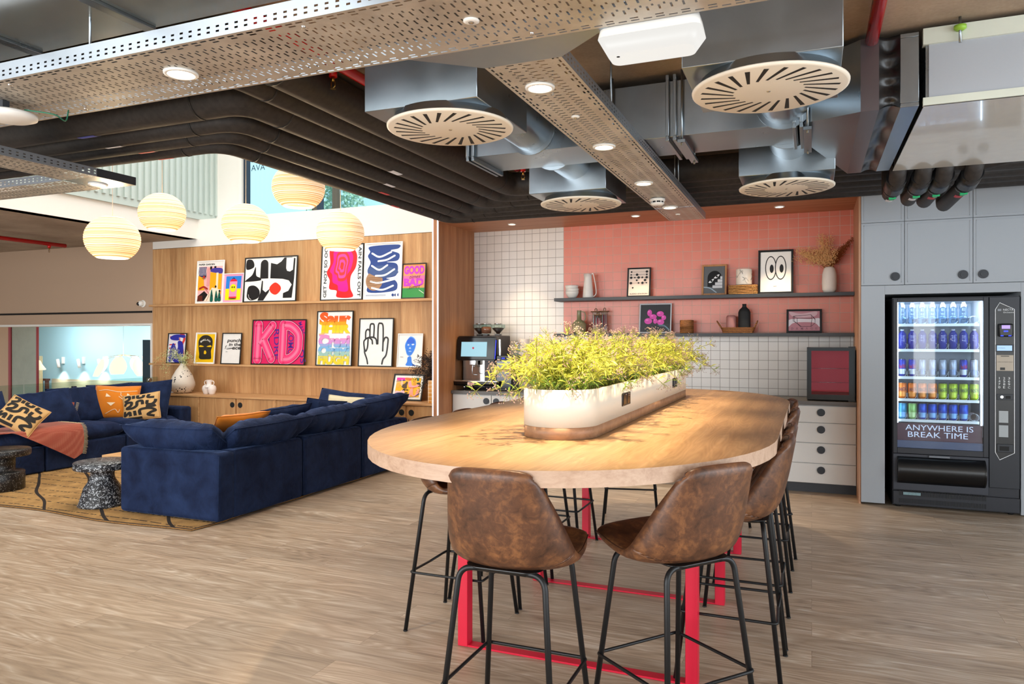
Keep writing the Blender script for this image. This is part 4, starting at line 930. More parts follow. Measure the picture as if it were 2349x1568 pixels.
x1 = max(x1, x0 + .2); t_ = thing('milk_cooler', ((x0 + x1) / 2, 7.95, ZC + .001), 'small black milk cooler right of the coffee machine', 'cooler')
MB().box(xb1 + .01, xb1 + .22, 7.80, 8.2, ZC + .001, zm, .008).build('housing', M['blackplastic'], t_)
MB().box(xb1 + .02, xb1 + .21, 7.785, 7.80, ZC + .02, zm - .06, .006).build('door', BP, t_)
m = MB(); m.box(xb1 + .07, xb1 + .14, 7.795, 7.80, zm - .045, zm - .02); m.build('display', M['black'], t_)
m = MB()
for k in range(2): m.tube([(xb1 + .09 + k * .022, 7.795, zm - .032), (xb1 + .09 + k * .022, 7.793, zm - .032)], .007, 12)
m.build('blue_digits', emit('blue_led', '#1a2cff', 5), t_)
x = ony(1186, 800, 8.0).x; zt = ony(1186, 779, 8.0).z
t_ = thing('sugar_dispenser', (x, 8.0, ZC + .001), 'glass sugar dispenser with steel spout beside the paper roll', 'dispenser')
MB().lathe([(0, 0), (.034, 0), (.034, zt - ZC - .05), (.031, zt - ZC - .05), (.031, .01), (0, .01)], (x, 8.0, ZC + .001), 24).build('glass_body', M['glass'], t_)
MB().lathe([(.036, 0), (.036, .012), (.012, .02), (.006, .05), (0, .05)], (x, 8.0, zt - .05), 24).build('spout_lid', M['chrome'], t_)
MB().lathe([(0, .01), (.03, .012), (.03, .13), (0, .14)], (x, 8.0, ZC + .001), 20).build('sugar', plain('white_sugar', '#dddad6', .9), t_)
x = ony(1202, 800, 8.1).x; zt = ony(1202, 777, 8.1).z
o = MB().lathe([(.02, 0), (.058, 0), (.06, .004), (.06, zt - ZC - .004), (.058, zt - ZC), (.02, zt - ZC), (.02, 0)], (x, 8.1, ZC + .001), 32).build('paper_towel_roll', plain('quilted_paper', '#ded2ca', .9)); tag(o, 'white paper towel roll standing behind the plants', 'paper roll')
# small glass door fridge
xa_, xb_2 = ony(1851, 900, 7.70).x, .385; zt = ony(1855, 797, 7.70).z
t_ = thing('small_fridge', ((xa_ + xb_2) / 2, 7.9, ZC + .001), 'small black glass-door fridge with red interior on the worktop', 'fridge')
m = MB(); y0 = 7.74; z0 = ZC + .012
m.box(xa_, xa_ + .03, y0, 8.2, z0, zt); m.box(xb_2 - .03, xb_2, y0, 8.2, z0, zt); m.box(xa_, xb_2, y0, 8.2, zt - .03, zt); m.box(xa_, xb_2, y0, 8.2, z0, z0 + .05); m.box(xa_, xb_2, 8.17, 8.2, z0, zt); m.build('housing', M['blackplastic'], t_)
m = MB(); m.box(xa_ + .03, xb_2 - .03, 8.165, 8.17, z0 + .05, zt - .03); m.box(xa_ + .03, xa_ + .034, y0, 8.17, z0 + .05, zt - .03); m.box(xb_2 - .034, xb_2 - .03, y0, 8.17, z0 + .05, zt - .03); m.build('red_liner', plain('red_liner', '#a80a30', .4, emis='#c00a35', emit=.3), t_)  # liner given its own glow to brighten the interior
for z in (.22, .4): 
    m = MB()
    for k in range(9): m.tube([(xa_ + .04 + k * (xb_2 - xa_ - .08) / 8, y0 + .04, z0 + z * .75), (xa_ + .04 + k * (xb_2 - xa_ - .08) / 8, 8.16, z0 + z * .75)], .0018, 5)
    m.tube([(xa_ + .034, y0 + .04, z0 + z * .75), (xb_2 - .034, y0 + .04, z0 + z * .75)], .0028, 6); m.build('wire_shelf', M['chrome'], t_)
m = MB(); yd = 7.705
for a, b, c, d in ((xa_, xa_ + .04, z0, zt), (xb_2 - .055, xb_2, z0, zt), (xa_ + .04, xb_2 - .055, zt - .03, zt), (xa_ + .04, xb_2 - .055, z0, z0 + .05)): m.box(a, b, yd, yd + .03, c, d)
d = m.build('door', BP, t_); MB().box(xa_ + .04, xb_2 - .055, yd + .01, yd + .014, z0 + .05, zt - .03).build('door_glass', m_glass('dark_fridge_glass', '#eadde0', .0), d)
m = MB(); m.box(xb_2 - .06, xb_2 + .002, yd - .004, yd + .02, zt, zt + .012); m.box(xb_2 - .06, xb_2 + .002, yd - .004, yd + .02, z0 - .01, z0); m.build('hinge', M['blackplastic'], t_)
for x in (xa_ + .03, xb_2 - .03):
    for y in (7.78, 8.15): MB().tube([(x, y, ZC + .001), (x, y, z0)], .012, 10).build('foot', M['blackplastic'], t_)
# ------------------------------------------------------------ grey cabinets round the vending machine
yG = 7.345
def panelled(m, x0, x1, z0, z1, y):
    m.box(x0 + .002, x1 - .002, y, y + .02, z0 + .002, z1 - .002, .001, 1)
    e = .022
    for a, b, c, d in ((x0 + e, x1 - e, z0 + e, z0 + e + .004), (x0 + e, x1 - e, z1 - e - .004, z1 - e), (x0 + e, x0 + e + .004, z0 + e, z1 - e), (x1 - e - .004, x1 - e, z0 + e, z1 - e)): m.box(a, b, y - .003, y, c, d)
xs = [.414, .764, 1.287, 1.81, 2.33]
z1_ = 1.978; z2_ = 2.542
for row, (a, b) in enumerate(((z1_, z2_), (z2_, 2.975))):
    for k, (p, q) in enumerate(zip(xs, xs[1:])):
        lb = ('%s of the %s row of grey wall cabinets, right of the kitchen niche' % (('narrow first', 'second', 'third', 'fourth')[k], ('lower', 'top')[row]))
        t_ = thing('tall_wall_cabinet', ((p + q) / 2, yG + .3, a), lb, 'cabinet', 'grey cabinets above the vending machine')
        MB().box(p + .001, q - .001, yG + .021, yG + .9, a + .001, b - .001).build('carcass', M['grey'], t_)
        m = MB(); panelled(m, p, q, a, b, yG); d = m.build('door', M['grey'], t_)
        if row == 0: subknob(d, (q - .075) if k in (0, 1, 3) else (p + .075), yG, a + .075, .038)
o = MB().box(.415, .607, yG, yG + .9, .02, 1.975).build('side_panel', M['grey']); tag(o, 'plain grey upright panel left of the vending machine', 'panel')
o = MB().box(1.635, 2.33, yG, yG + .9, .01, 1.975).build('side_panel', M['grey']); tag(o, 'plain grey upright panel right of the vending machine', 'panel')
o = MB().box(.608, 1.634, yG, yG + .9, 1.895, 1.975).build('top_panel', M['grey']); tag(o, 'grey horizontal panel above the vending machine', 'panel')
struct('trim_7', MB().box(.608, 1.634, 8.24, 8.25, 0, 1.895), M['black'])
# ------------------------------------------------------------ vending machine
vy = 7.32; vx0, vx1, vz = .668, 1.622, 1.862
def V(u, v, y=vy): return ony(u, v, y)
VM = plain('charcoal_painted_steel', '#25272e', .45, .2)
t_ = thing('vending_machine', ((vx0 + vx1) / 2, 7.7, 0), 'tall charcoal drinks vending machine with lit window reading anywhere is break time', 'vending machine')
wx0, wx1 = V(2058.5, 900).x, V(2256, 900).x; wz1, wz0 = V(2150, 691).z, V(2150, 1030).z
dx = V(2268, 900).x
m = MB()   # cabinet with the window opening
m.box(vx0, vx0 + .02, vy + .03, 8.1, .02, vz); m.box(vx1 - .02, vx1, vy + .03, 8.1, .02, vz); m.box(vx0 + .02, vx1 - .02, vy + .03, 8.1, vz - .02, vz); m.box(vx0 + .02, vx1 - .02, 8.08, 8.1, .02, vz - .02); m.box(vx0 + .02, vx1 - .02, vy + .03, 8.08, .02, wz0 - .05); m.box(dx, vx1 - .02, vy + .03, 8.08, wz0 - .05, vz - .02)
m.build('cabinet', VM, t_)
m = MB(); dz0 = V(2150, 1043).z
for a, b, c, d in ((vx0 + .004, wx0, dz0, vz - .008), (wx1, dx, dz0, vz - .008), (wx0, wx1, wz1, vz - .008), (wx0, wx1, dz0, wz0)): m.box(a, b, vy, vy + .03, c, d, .002, 1)
door = m.build('door_frame', VM, t_)
MB().box(wx0, wx1, vy + .012, vy + .016, wz0, wz1).build('window_pane', m_glass('vending_glass', '#f2f8ff', .02), door)
MB().box(dx + .003, vx1, vy, vy + .03, .23, vz - .008, .003, 1).build('control_column', plain('anthracite_column', '#22252c', .4, .2), t_)
LN = plain('white_liner', '#cfd6dd', .4)
m = MB(); zi = V(2150, 1000).z; m.box(wx0 - .0, wx1, 7.86, 7.87, zi, wz1); m.box(wx0 - .01, wx0, vy + .04, 7.87, zi, wz1); m.box(wx1, wx1 + .01, vy + .04, 7.87, zi, wz1); m.box(wx0, wx1, vy + .04, 7.87, wz1, wz1 + .01); m.build('interior_liner', LN, t_)
for x in (wx1 - .012, wx0 + .003): MB().box(x, x + .009, vy + .045, vy + .055, wz0 + .07, wz1 - .004).build('light_tube', emit('cold_light_tube', '#dff2ff', 9), t_)
lamp('vending_light', 'AREA', ((wx0 + wx1) / 2 - t_.location.x, vy + .10 - 7.7, wz1 - .01), 7, (.8, .92, 1), t_, shape='RECTANGLE', size=.6, size_y=.1, rot=(.35, 0, 0))
rows = [V(2150, v).z for v in (742, 801, 865, 917, 965)]
dxs = (wx1 - wx0 - .02) / 8
for ri, z in enumerate(rows):
    m = MB(); m.box(wx0 + .002, wx1 - .02, vy + .07, 7.86, z - .012, z - .004); m.build('shelf_tray', LN, t_)
    m = MB(); m.box(wx0 + .002, wx1 - .02, vy + .06, vy + .07, z - .022, z + .002); m.build('price_rail', plain('pale_metal_rail', '#e6efe9', .3, .3), t_)
    for k in range(8):
        c = Vector((wx0 + .01 + dxs * (k + .5), 0, z + .033)); m = MB(); pts = []
        for j in range(61): a = 2 * PI * j / 15 - PI / 2; pts.append((c.x + .033 * math.cos(a), vy + .075 + .0022 * j, c.z + .033 * math.sin(a)))
        m.tube(pts, .0016, 5); o = m.build('product_coil', M['chrome'], t_)
        if k < 7: MB().box(c.x + dxs / 2 - .001, c.x + dxs / 2 + .001, vy + .08, 7.8, z - .004, z + .05).build('lane_divider', M['galv'], t_)
m = MB(); zc = V(2150, 980).z
m.box(wx0, wx1, vy + .04, vy + .05, wz0 + .0, V(2150, 968).z - .02); sg = m.build('sign_panel', plain('smoky_red_sign', '#4a2a35', .25, emis='#6a3040', emit=.12), t_)
LT = plain('silver_lettering', '#d8dde6', .35, emis='#c8d4e6', emit=.5)
m = MB(); z1 = V(2150, 983).z; z2 = V(2150, 999).z; add_text(m, 'ANYWHERE IS', (wx0 + wx1) / 2, z1, .52, .048, vy + .038, 0); add_text(m, 'BREAK TIME', (wx0 + wx1) / 2 - .01, z2, .46, .048, vy + .038, 0); m.build('sign_lettering', LT, sg)
MB().box(wx0, wx1, vy + .016, vy + .02, wz0, V(2150, 1013).z).build('window_band', plain('slate_blue_band', '#4a5a7a', .4), door)
# lower part: flap, grilles
fz1, fz0 = V(2150, 1050).z, V(2150, 1112).z; fx0, fx1 = V(2060, 1080).x, V(2258, 1080).x
m = MB(); m.box(vx0 + .004, dx, vy, vy + .03, V(2150, 1128).z, dz0 - .004, .002, 1); m.build('lower_door', plain('slate_painted_steel', '#33363f', .45, .2), t_)
m = MB(); m.sm = True; m.grid(lambda a, b: (fx0 + (fx1 - fx0) * a, vy - .003 - .075 * math.sin(PI * min(1, b * 1.02)) ** .7, fz1 - (fz1 - fz0) * b), 2, 20); m.sm = False
fl = m.build('collection_flap', plain('satin_black_flap', '#0d0e11', .3), t_)
for x in (fx0, fx1):
    m = MB(); pts = [(vy + .002, fz1)] + [(vy - .003 - .08 * math.sin(PI * k / 16) ** .7, fz1 - (fz1 - fz0) * k / 16) for k in range(17)] + [(vy + .002, fz0)]; m.prism(pts, x - .006, x + .006, 'x'); m.build('flap_cheek', M['blackplastic'], fl)
m = MB(); m.box((fx0 + fx1) / 2 - .09, (fx0 + fx1) / 2 + .07, vy - .02, vy, fz1 + .002, fz1 + .02, .002, 1); m.build('flap_label', plain('grey_label', '#70757e', .5), fl)
zb1 = V(2150, 1131).z
MB().box(vx0 + .004, vx1, vy, vy + .03, .03, zb1, .002, 1).build('kick_panel', VM, t_)
m = MB()
for k in range(58):
    x = vx0 + .05 + k * .0115
    m.box(x, x + .005, vy - .002, vy + .001, .045, .085)
    m.box(x, x + .005, vy - .002, vy + .001, .11, .16)
m.build('air_grille', M['black'], t_)
m = MB()
for k in range(13): m.box(vx0 + .085 + k * .0105, vx0 + .091 + k * .0105, vy - .003, vy + .001, .118, .142)
m.build('lit_vent_slots', plain('pale_vent_insert', '#9fc4cc', .4), t_)
for x in (vx0 + .05, vx1 - .05):
    for y in (7.4, 8.0): MB().tube([(x, y, 0), (x, y, .03)], .02, 12).build('foot', M['black'], t_)
# control column details
def cu(u): return V(u, 850).x
yc = vy - .004
cx0, cx1 = cu(2283), cu(2327); cm = cu(2293)
zT1, zT0, zB1, zB0 = V(2290, 694).z, V(2320, 709).z, V(2290, 1037).z, V(2290, 1054).z
m = MB(); m.tube([(cx0, yc, zT0), (cm, yc, zT1), (cx1, yc, zT0), (cx1, yc, zB1), (cm, yc, zB0), (cx0, yc, zB1)], .0022, 6, closed=True); m.build('outline_strip', plain('white_outline', '#e8ecf0', .4, emis='#ffffff', emit=.3), t_)
m = MB(); m.prism([(cx0, zT0), (cx0, zB1), (cm, zB0), (cx1, zB1), (cx1, zT0), (cm, zT1)], yc + .001, vy, 'y'); m.build('glossy_fascia', plain('satin_black_fascia', '#0b0c0f', .32), t_)
yf = yc - .001
WT = plain('white_marking', '#dfe3e6', .4)
xm = (cx0 + cx1) / 2
m = MB(); add_text(m, 'NECTA', xm + .024, V(2310, 710).z, .074, .017, yf, .0); add_text(m, 'Orchestra', xm + .025, V(2310, 716).z, .075, .012, yf); m.build('name_lettering', WT, t_)
m = MB(); m.box(xm - .052, xm - .026, yf, yc, V(2300, 713).z, V(2300, 708).z); m.build('logo_mark', plain('grey_mark', '#80858c', .4), t_)
m = MB(); z = V(2305, 757).z; m.box(xm - .05, xm + .055, yf - .035, yc, z - .055, z + .055, .012); rd = m.build('card_reader', M['blackplastic'], t_)
MB().box(xm - .03, xm + .03, yf - .037, yf - .034, z + .012, z + .042).build('reader_screen', emit('violet_screen', '#b79cf0', 1.3), rd)
m = MB(); 
for k in (-1, 1): m.box(xm + k * .028 - .01, xm + k * .028 + .01, yf - .037, yf - .034, z - .05, z - .044)
m.box(xm - .015, xm + .015, yf - .037, yf - .034, z - .014, z - .004); m.build('reader_lights', emit('blue_led', '#1a2cff', 5), rd)
z0_, z1__ = V(2305, 804).z, V(2305, 792).z; sc_o = MB().box(xm - .068, xm + .062, yf - .004, yc, z0_ - .008, z1__ + .008, .002, 1).build('display', M['darkgrey'], t_)
MB().box(xm - .058, xm + .05, yf - .006, yf - .004, z0_, z1__).build('display_image', emit('pale_blue_screen', '#a9cdf2', 1.2), sc_o)
m = MB(); add_text(m, 'Orchestra', xm - .025, z1__ - .02, .05, .01, yf - .0065); m.build('display_text', plain('slate_text', '#3c5a7c', .4), sc_o)
z0_, z1__ = V(2305, 850).z, V(2305, 814).z; m = MB(); m.box(cx0 + .008, cx1 - .008, yf - .002, yc, z0_, z1__); np_ = m.build('notice_plate', plain('worn_cream_plate', '#b9ae9f', .6), t_)
m = MB(); add_text(m, 'CARD PAYMENTS ONLY', xm, z0_ + (z1__ - z0_) * .56, .11, .007, yf - .0025); m.box(xm - .03, xm + .03, yf - .003, yf - .002, z1__ - .012, z1__ - .006); m.box(xm - .035, xm, yf - .003, yf - .002, z0_ + .006, z0_ + .028); m.build('notice_text', plain('dark_text', '#2e2c2c', .5), np_)
for r_, row in enumerate(('123', '456', '789', '0EC')):
    for c__, ch in enumerate(row): m = MB(); add_text(m, ch, cu(2292 + c__ * 11.2), V(2300, 867 + r_ * 6.9).z, .015 if ch != '1' else .004, .019, yf, 0); m.build('keypad_digit', WT, t_)
m = MB(); z = V(2305, 910).z; m.box(cx0 + .01, cx1 - .01, yf - .003, yc, z - .025, z + .025, .002, 1); cp_ = m.build('coin_panel', M['darkgrey'], t_)
m = MB(); m.tube([(cx0 + .045, yf - .003, z), (cx0 + .045, yf - .012, z)], .012, 16); m.build('lock', M['chrome'], cp_); MB().box(xm + .005, cx1 - .03, yf - .005, yf - .003, z - .014, z + .01).build('coin_slot', M['black'], cp_)
for a, b in ((942, 969), (975, 1002)): MB().box(cx0 + .025, cx1 - .045, yf - .002, yc, V(2305, b).z, V(2305, a).z).build('blank_sticker', plain('pale_grey_sticker', '#a9b0b5', .5), t_)
m = MB(); m.box(cx0 + .01, cx1 - .01, yf - .006, yc, V(2305, 1037).z, V(2305, 1018).z, .003, 1); rt = m.build('change_tray', M['darkgrey'], t_); MB().box(cx0 + .03, cx1 - .04, yf - .008, yf - .006, V(2305, 1033).z, V(2305, 1023).z).build('tray_opening', M['black'], rt)
# drinks
def bottle(name, h, r, body, cap, parent_loc, label, group, glassy=False):
    t = thing(name, parent_loc, label, 'bottle', group)
    MB().lathe([(0, 0), (r, .002), (r, h * .5), (r * .88, h * .6), (r, h * .68), (r * .8, h * .8), (r * .4, h * .9), (r * .38, h * .93)], parent_loc, 18).build('bottle_body', body, t)
    MB().lathe([(r * .44, h * .93), (r * .44, h), (0, h)], parent_loc, 14).build('cap', cap, t); return t
def can(h, r, col, bandc, txt, tcol, loc, label, group):
    t = thing('drink_can', loc, label, 'can', group)
    MB().lathe([(r * .8, 0), (r, h * .05), (r, h * .9), (r * .86, h * .97)], loc, 20).build('can_body', plain('printed_can', col, .3, .35), t)
    MB().lathe([(r * .86, h * .97), (r * .84, h), (r * .78, h * .98), (0, h * .98)], loc, 20).build('can_lid', M['chrome'], t)
    if bandc: MB().lathe([(r + .0004, h * .12), (r + .0004, h * .42)], loc, 20).build('can_band', plain('printed_can', bandc, .3, .35), t)
    if txt:
        m = MB(); add_text(m, txt, loc[0], loc[2] + h * .58, r * 1.7, h * .22, loc[1], .01, 0, .12, cyl=r + .0012); m.build('can_lettering', plain('can_ink', tcol, .4), t)
    return t
WATER = m_glass('clear_blue_bottle', '#cfe4f6', .12); BLUEB = m_glass('blue_bottle', '#2f45b8', .1)
def lane(k): return wx0 + .01 + dxs * (k + .5)
yd = vy + .112
proto = None
for k in range(7):
    loc = (lane(k), yd, rows[0] + .002)
    lb = 'clear water bottle in the top row of the vending machine'
    if proto is None: proto = bottle('water_bottle', .20, .034, WATER, plain('white_cap', '#dfe8f2', .4), loc, lb, 'water bottles in the vending machine')
    else: dup(proto, loc)
proto = None
for k in range(8):
    loc = (lane(k), yd, rows[1] + .002)
    if proto is None: proto = bottle('blue_drink_bottle', .175, .035, plain('deep_blue_plastic', '#2430a8', .15, coat=.5), plain('white_cap', '#dfe8f2', .4), loc, 'deep blue bottle in the second row of the vending machine', 'blue bottles in the vending machine')
    else: dup(proto, loc)
for k in range(8):
    bl = k in (0, 1, 6); loc = (lane(k), yd, rows[2] + .002)
    can(.155, .031, '#b8c4d4' if not bl else '#2a35b0', '#c9d2dc' if bl else '#8da2c4', 'Red Bull' if bl else '', '#d02040', loc, 'blue and silver slim can with red lettering in the middle row' if bl else 'plain silver slim can in the middle row of the vending machine', 'blue and silver cans in the middle row' if bl else 'silver cans in the middle row')
for k in range(8):
    o_ = k < 4; loc = (lane(k), yd, rows[3] + .002)
    can(.142, .0365, '#ef7a12' if o_ else '#b4d312', '#f59a3a' if o_ else '#c8e03a', 'FANTA', '#14204a', loc, 'orange soft drink can with navy lettering in the fourth row' if o_ else 'lime green soft drink can with navy lettering in the fourth row', 'orange cans in the fourth row' if o_ else 'green cans in the fourth row')
for k in range(7):
    g_ = k == 1; l_ = k == 0; loc = (lane(k), yd, rows[4] + .002)
    can(.142, .0365, '#9fd67a' if g_ else ('#4a9ec8' if l_ else '#2456c8'), '#7fb8ea' if not g_ else '#c4e8a0', '', '', loc, ('light green can at the left of the bottom row' if g_ else 'turquoise can at the far left of the bottom row') if (g_ or l_) else 'blue can in the bottom row of the vending machine', None if (g_ or l_) else 'blue cans in the bottom row')
# ------------------------------------------------------------ lounge: oak wall unit
YW = 8.29
for k, (a, b) in enumerate(((-9.34, -3.968),)):
    o = MB().box(a, b, YW, 8.318, .70, 2.865).build('wood_wall_panel', M['oak']); tag(o, 'large vertical-grained oak panel behind the picture shelves', 'wall panel')
ysf = 8.165
su1, su0 = ony(993, 683.2, ysf).z, ony(993, 689, ysf).z
sl1, sl0 = ony(938, 842.6, ysf).z, ony(938, 847.4, ysf).z
xl1 = ony(341, 700, ysf).x; xl2 = ony(341, 830, ysf).x
o = MB().box(xl1, -3.975, ysf, YW - .001, su0, su1, .002, 1).build('picture_shelf', M['oakx']); tag(o, 'upper oak picture shelf across the oak wall', 'shelf', 'oak picture shelves')
o = MB().box(xl2, -3.975, ysf, YW - .001, sl0, sl1, .002, 1).build('picture_shelf', M['oakx']); tag(o, 'lower oak picture shelf across the oak wall', 'shelf', 'oak picture shelves')
zc = .712; yc = 7.78
us = [368, 455, 541.5, 631, 728.5, 828, 932]; X = [ony(u, 940, yc).x for u in us] + [-3.975]
for k in range(0, 7):
    a, b = X[k], X[k + 1]
pairs = [(X[0], X[1], None), (X[1], X[3], X[2]), (X[3], X[5], X[4]), (X[5], X[7], X[6])]
OAKT = M['oakx']
nm = ['narrow oak cabinet at the left end behind the blue sofa', 'oak double cabinet under the white two-handled vase', 'oak double cabinet in the middle of the row', 'oak double cabinet at the right end by the wood wing']
for k, (a, b, c) in enumerate(pairs):
    t_ = thing('low_oak_cabinet', ((a + b) / 2, 8.03, 0), nm[k], 'cabinet', 'low oak cabinets along the lounge wall')
    m = MB(); m.box(a + .001, b - .001, yc + .022, YW - .001, .06, zc - .026); m.build('carcass', M['oak'], t_)
    m = MB()
    for x0, x1 in ((a, a + .014), (b - .014, b)): m.box(x0 + .001, x1 - .001, yc, yc + .022, .06, zc - .026)
    m.box(a, b, yc + .04, yc + .06, 0, .06); m.build('frame_edge', M['oakx'], t_)
    for (p, q, sd) in ([(a, b, 1)] if c is None else [(a, c, 1), (c, b, -1)]):
        d = MB().box(p + .016, q - (.016 if True else 0), yc + .004, yc + .022, .065, zc - .034, .001, 1).build('door', M['oak'], t_)
        if c is not None:
            x = (q - .068) if sd == 1 else (p + .068)
            k_ = MB(); k_.tube([(x, yc + .004, zc - .115), (x, yc - .001, zc - .115)], .037, 28); k_.build('finger_hole', M['black'], d)
o = MB().box(X[0], -3.975, yc - .012, YW - .001, zc - .026, zc, .003, 1).build('cabinet_top', OAKT); tag(o, 'long oak top board over the low lounge cabinets', 'cabinet top')
# ------------------------------------------------------------ pictures
G1 = 'framed posters on the upper oak shelf'; G2 = 'framed posters on the lower oak shelf'
YP = 8.215
K = '#1c1b1c'
def p1(A):
    A.text(K, 'PAPER GARDEN', .34, .93, .62, .045, .035); A.rect('#f3b5b0', .04, .03, .96, .88); A.rect('#2f2f6a', .04, .63, .34, .87)
    for i in range(6): A.stroke('#e8dccf', [(.05 + i * .05, .86), (.08 + i * .05, .76), (.05 + i * .05, .66)], .014, False)
    A.rect(K, .48, .80, .56, .88); A.rect(K, .64, .80, .72, .88)
    A.blob('#453a92', [(.5, .76), (.6, .83), (.94, .82), (.95, .7), (.7, .72)]); A.poly('#f2a81c', [(.04, .3), (.04, .66), (.25, .6), (.3, .3)]); A.poly('#f2a81c', [(.5, .3), (.5, .74), (.95, .68), (.95, .2)])
    A.rect('#f0dcc0', .74, .3, .82, .72); A.rect('#e79a96', .38, .4, .48, .84)
    A.poly('#171516', [(.04, .03), (.06, .16), (.3, .28), (.46, .18), (.3, .04)]); A.poly('#f1dfc6', [(.3, .03), (.6, .36), (.95, .3), (.8, .03)])
    for x, z in ((.6, .2), (.78, .17), (.9, .15)): A.blob('#0f5a4c', [(x - .06, .04), (x - .01, z + .12), (x + .06, .05)]); A.circ(K, x + .02, z - .04, .025)
    A.circ(K, .74, .38, .035); A.circ(K, .9, .27, .035); A.stroke('#a8201e', [(.12, .34), (.28, .38), (.42, .33)], .05); A.stroke('#a8201e', [(.32, .34), (.5, .2), (.42, .05)], .012)
    for t in range(10): a = t * .628; A.stroke(K, [(.28 + .02 * math.cos(a), .62), (.28 + .1 * math.cos(a), .62 + .06 * math.sin(a))], .01, False)
    A.circ('#c83020', .28, .62, .035)
    for i in range(4): A.stroke('#d04a2a', [(.06, .06 + i * .03), (.26, .05 + i * .035)], .008, False)
def p2(A):
    A.rect('#eb9cbc', 0, 0, 1, 1); A.rect('#2a7fd2', .1, .48, .9, .93); A.rect('#f2e312', .1, .07, .9, .48)
    A.circ(K, .5, .115, .22, .02); A.rect('#d91a3a', .30, .14, .70, .22); A.poly('#e98fb4', [(.30, .19), (.70, .19), (.70, .76), (.30, .76)]); A.poly('#d91a3a', [(.30, .74), (.70, .74), (.62, .82), (.38, .82)]); A.stroke(K, [(.44, .83), (.5, .86), (.56, .83)], .03)
    A.circ('#f6e017', .5, .5, .165); A.circ(K, .45, .53, .03, .035); A.circ(K, .56, .53, .03, .035)
def p3(A):
    A.blob(K, [(.02, .96), (.12, .97), (.17, .87), (.15, .78), (.02, .75)]); A.blob(K, [(.02, .5), (.14, .62), (.2, .8), (.22, .6), (.3, .54), (.3, .48), (.02, .46)])
    A.poly(K, [(.3, .52), (.3, .84)] + [(.375 + .075 * math.cos(PI - PI * t / 10), .86 + .1 * math.sin(PI * t / 10)) for t in range(11)] + [(.46, .52)])
    A.poly(K, [(.5, .88), (.62, .84), (.7, .9), (.76, .99), (.9, .99), (.97, .96), (.96, .5), (.93, .06), (.76, .06), (.76, .17), (.86, .22), (.92, .36), (.86, .46), (.74, .5), (.5, .52)])
    A.poly('#efebe6', [(.80, .98), (.80, .74), (.82, .68), (.875, .66), (.93, .7), (.94, .98)])
    A.blob(K, [(.05, .18), (.08, .34), (.2, .36), (.3, .24), (.28, .08), (.14, .02), (.06, .08)]); A.stroke('#efebe6', [(.08, .16), (.1, .08), (.14, .04)], .006)
    A.poly(K, [(.27, .01), (.32, .2), (.34, .48), (.36, .46), (.36, .26), (.42, .2), (.5, .28), (.48, .2), (.38, .01)])
    A.blob('#e23422', [(.5, .32), (.6, .42), (.7, .34), (.71, .24), (.62, .14), (.52, .2)])
def p4(A):
    A.blob('#f11a1f', [(.2, .97), (.62, 1.0), (.84, .85), (.84, .6), (.72, .42), (.72, .2), (.78, .04), (.4, .04), (.38, .16), (.2, .2), (.2, .36), (.12, .5), (.2, .66)])
    A.blob('#f50d8e', [(.3, .92), (.6, .94), (.76, .8), (.72, .56), (.62, .42), (.66, .16), (.44, .16), (.4, .26), (.28, .32), (.26, .46), (.2, .54), (.28, .7)])
    for i, c in enumerate(('#f12a2a', '#f9459e', '#f0342e', '#f9459e', '#ef2c20')):
        s = 1 - i * .19; A.blob(c, [(.5 + (x - .5) * s, .62 + (z - .62) * s) for x, z in ((.38, .86), (.58, .88), (.68, .74), (.64, .56), (.6, .36), (.42, .34), (.38, .44), (.3, .5), (.34, .68))])
    A.text(K, 'GET NOT SO OC', .09, .50, .92 * A.h / A.w, .075 * A.w / A.h, .01, 0, PI / 2); A.text(K, 'AIN FALLS OUT', .93, .50, .92 * A.h / A.w, .075 * A.w / A.h, .01, 0, -PI / 2)
def p5(A):
    B = '#1c3f86'; A.rect('#e6e9ee', .04, .1, .96, .98)
    A.blob(B, [(.12, .96), (.9, .97), (.92, .9), (.7, .87), (.94, .8), (.9, .68), (.6, .66), (.85, .63), (.92, .54), (.86, .4), (.6, .36), (.84, .32), (.92, .22), (.8, .12), (.1, .11), (.12, .3), (.1, .42), (.06, .52), (.14, .66), (.06, .78), (.12, .86)])
    A.circ('#a57d5c', .26, .32, .24); A.blob('#3a5488', [(.1, .55), (.5, .6), (.9, .5), (.86, .42), (.5, .37), (.12, .46)])
    for q in ([(.18, .83), (.4, .76), (.72, .84)], [(.36, .68), (.6, .70), (.82, .77)], [(.18, .6), (.4, .52), (.62, .6)], [(.3, .41), (.56, .42), (.82, .52)], [(.16, .31), (.4, .28), (.9, .35)], [(.2, .19), (.5, .15), (.8, .22)]): A.stroke('#f1f2f4', q, .045)
    for i in range(5): A.stroke('#7a563a', [(.06, .25 + i * .03), (.26, .24 + i * .035), (.46, .26 + i * .03)], .008)
    A.stroke('#5c6a90', [(.04, .055), (.6, .05)], .012, False); A.stroke('#8890a8', [(.04, .035), (.6, .03)], .006, False)
    A.circ(B, .80, .05, .035); A.circ(B, .88, .05, .035, None, 90, 270); A.circ(B, .96, .05, .035, None, 90, 270)
def p6(A):
    A.rect('#f0955a', 0, .28, 1, 1); A.rect('#e96aa0', 0, .5, 1, .66); A.rect('#1c8a3e', 0, 0, 1, .29)
    A.text('#c22ec0', 'GOOD', .5, .83, .92, .26, .06); A.text('#c22ec0', 'BAD', .5, .46, .9, .24, .06)
    A.text(K, 'times', .55, .63, .5, .1, .0, .4, .06); A.text(K, 'times', .55, .32, .5, .1, .0, .4, .1); A.stroke(K, [(.2, .24), (.95, .4)], .01, False); A.stroke('#dfe8dc', [(.76, .22), (.98, .12)], .02)
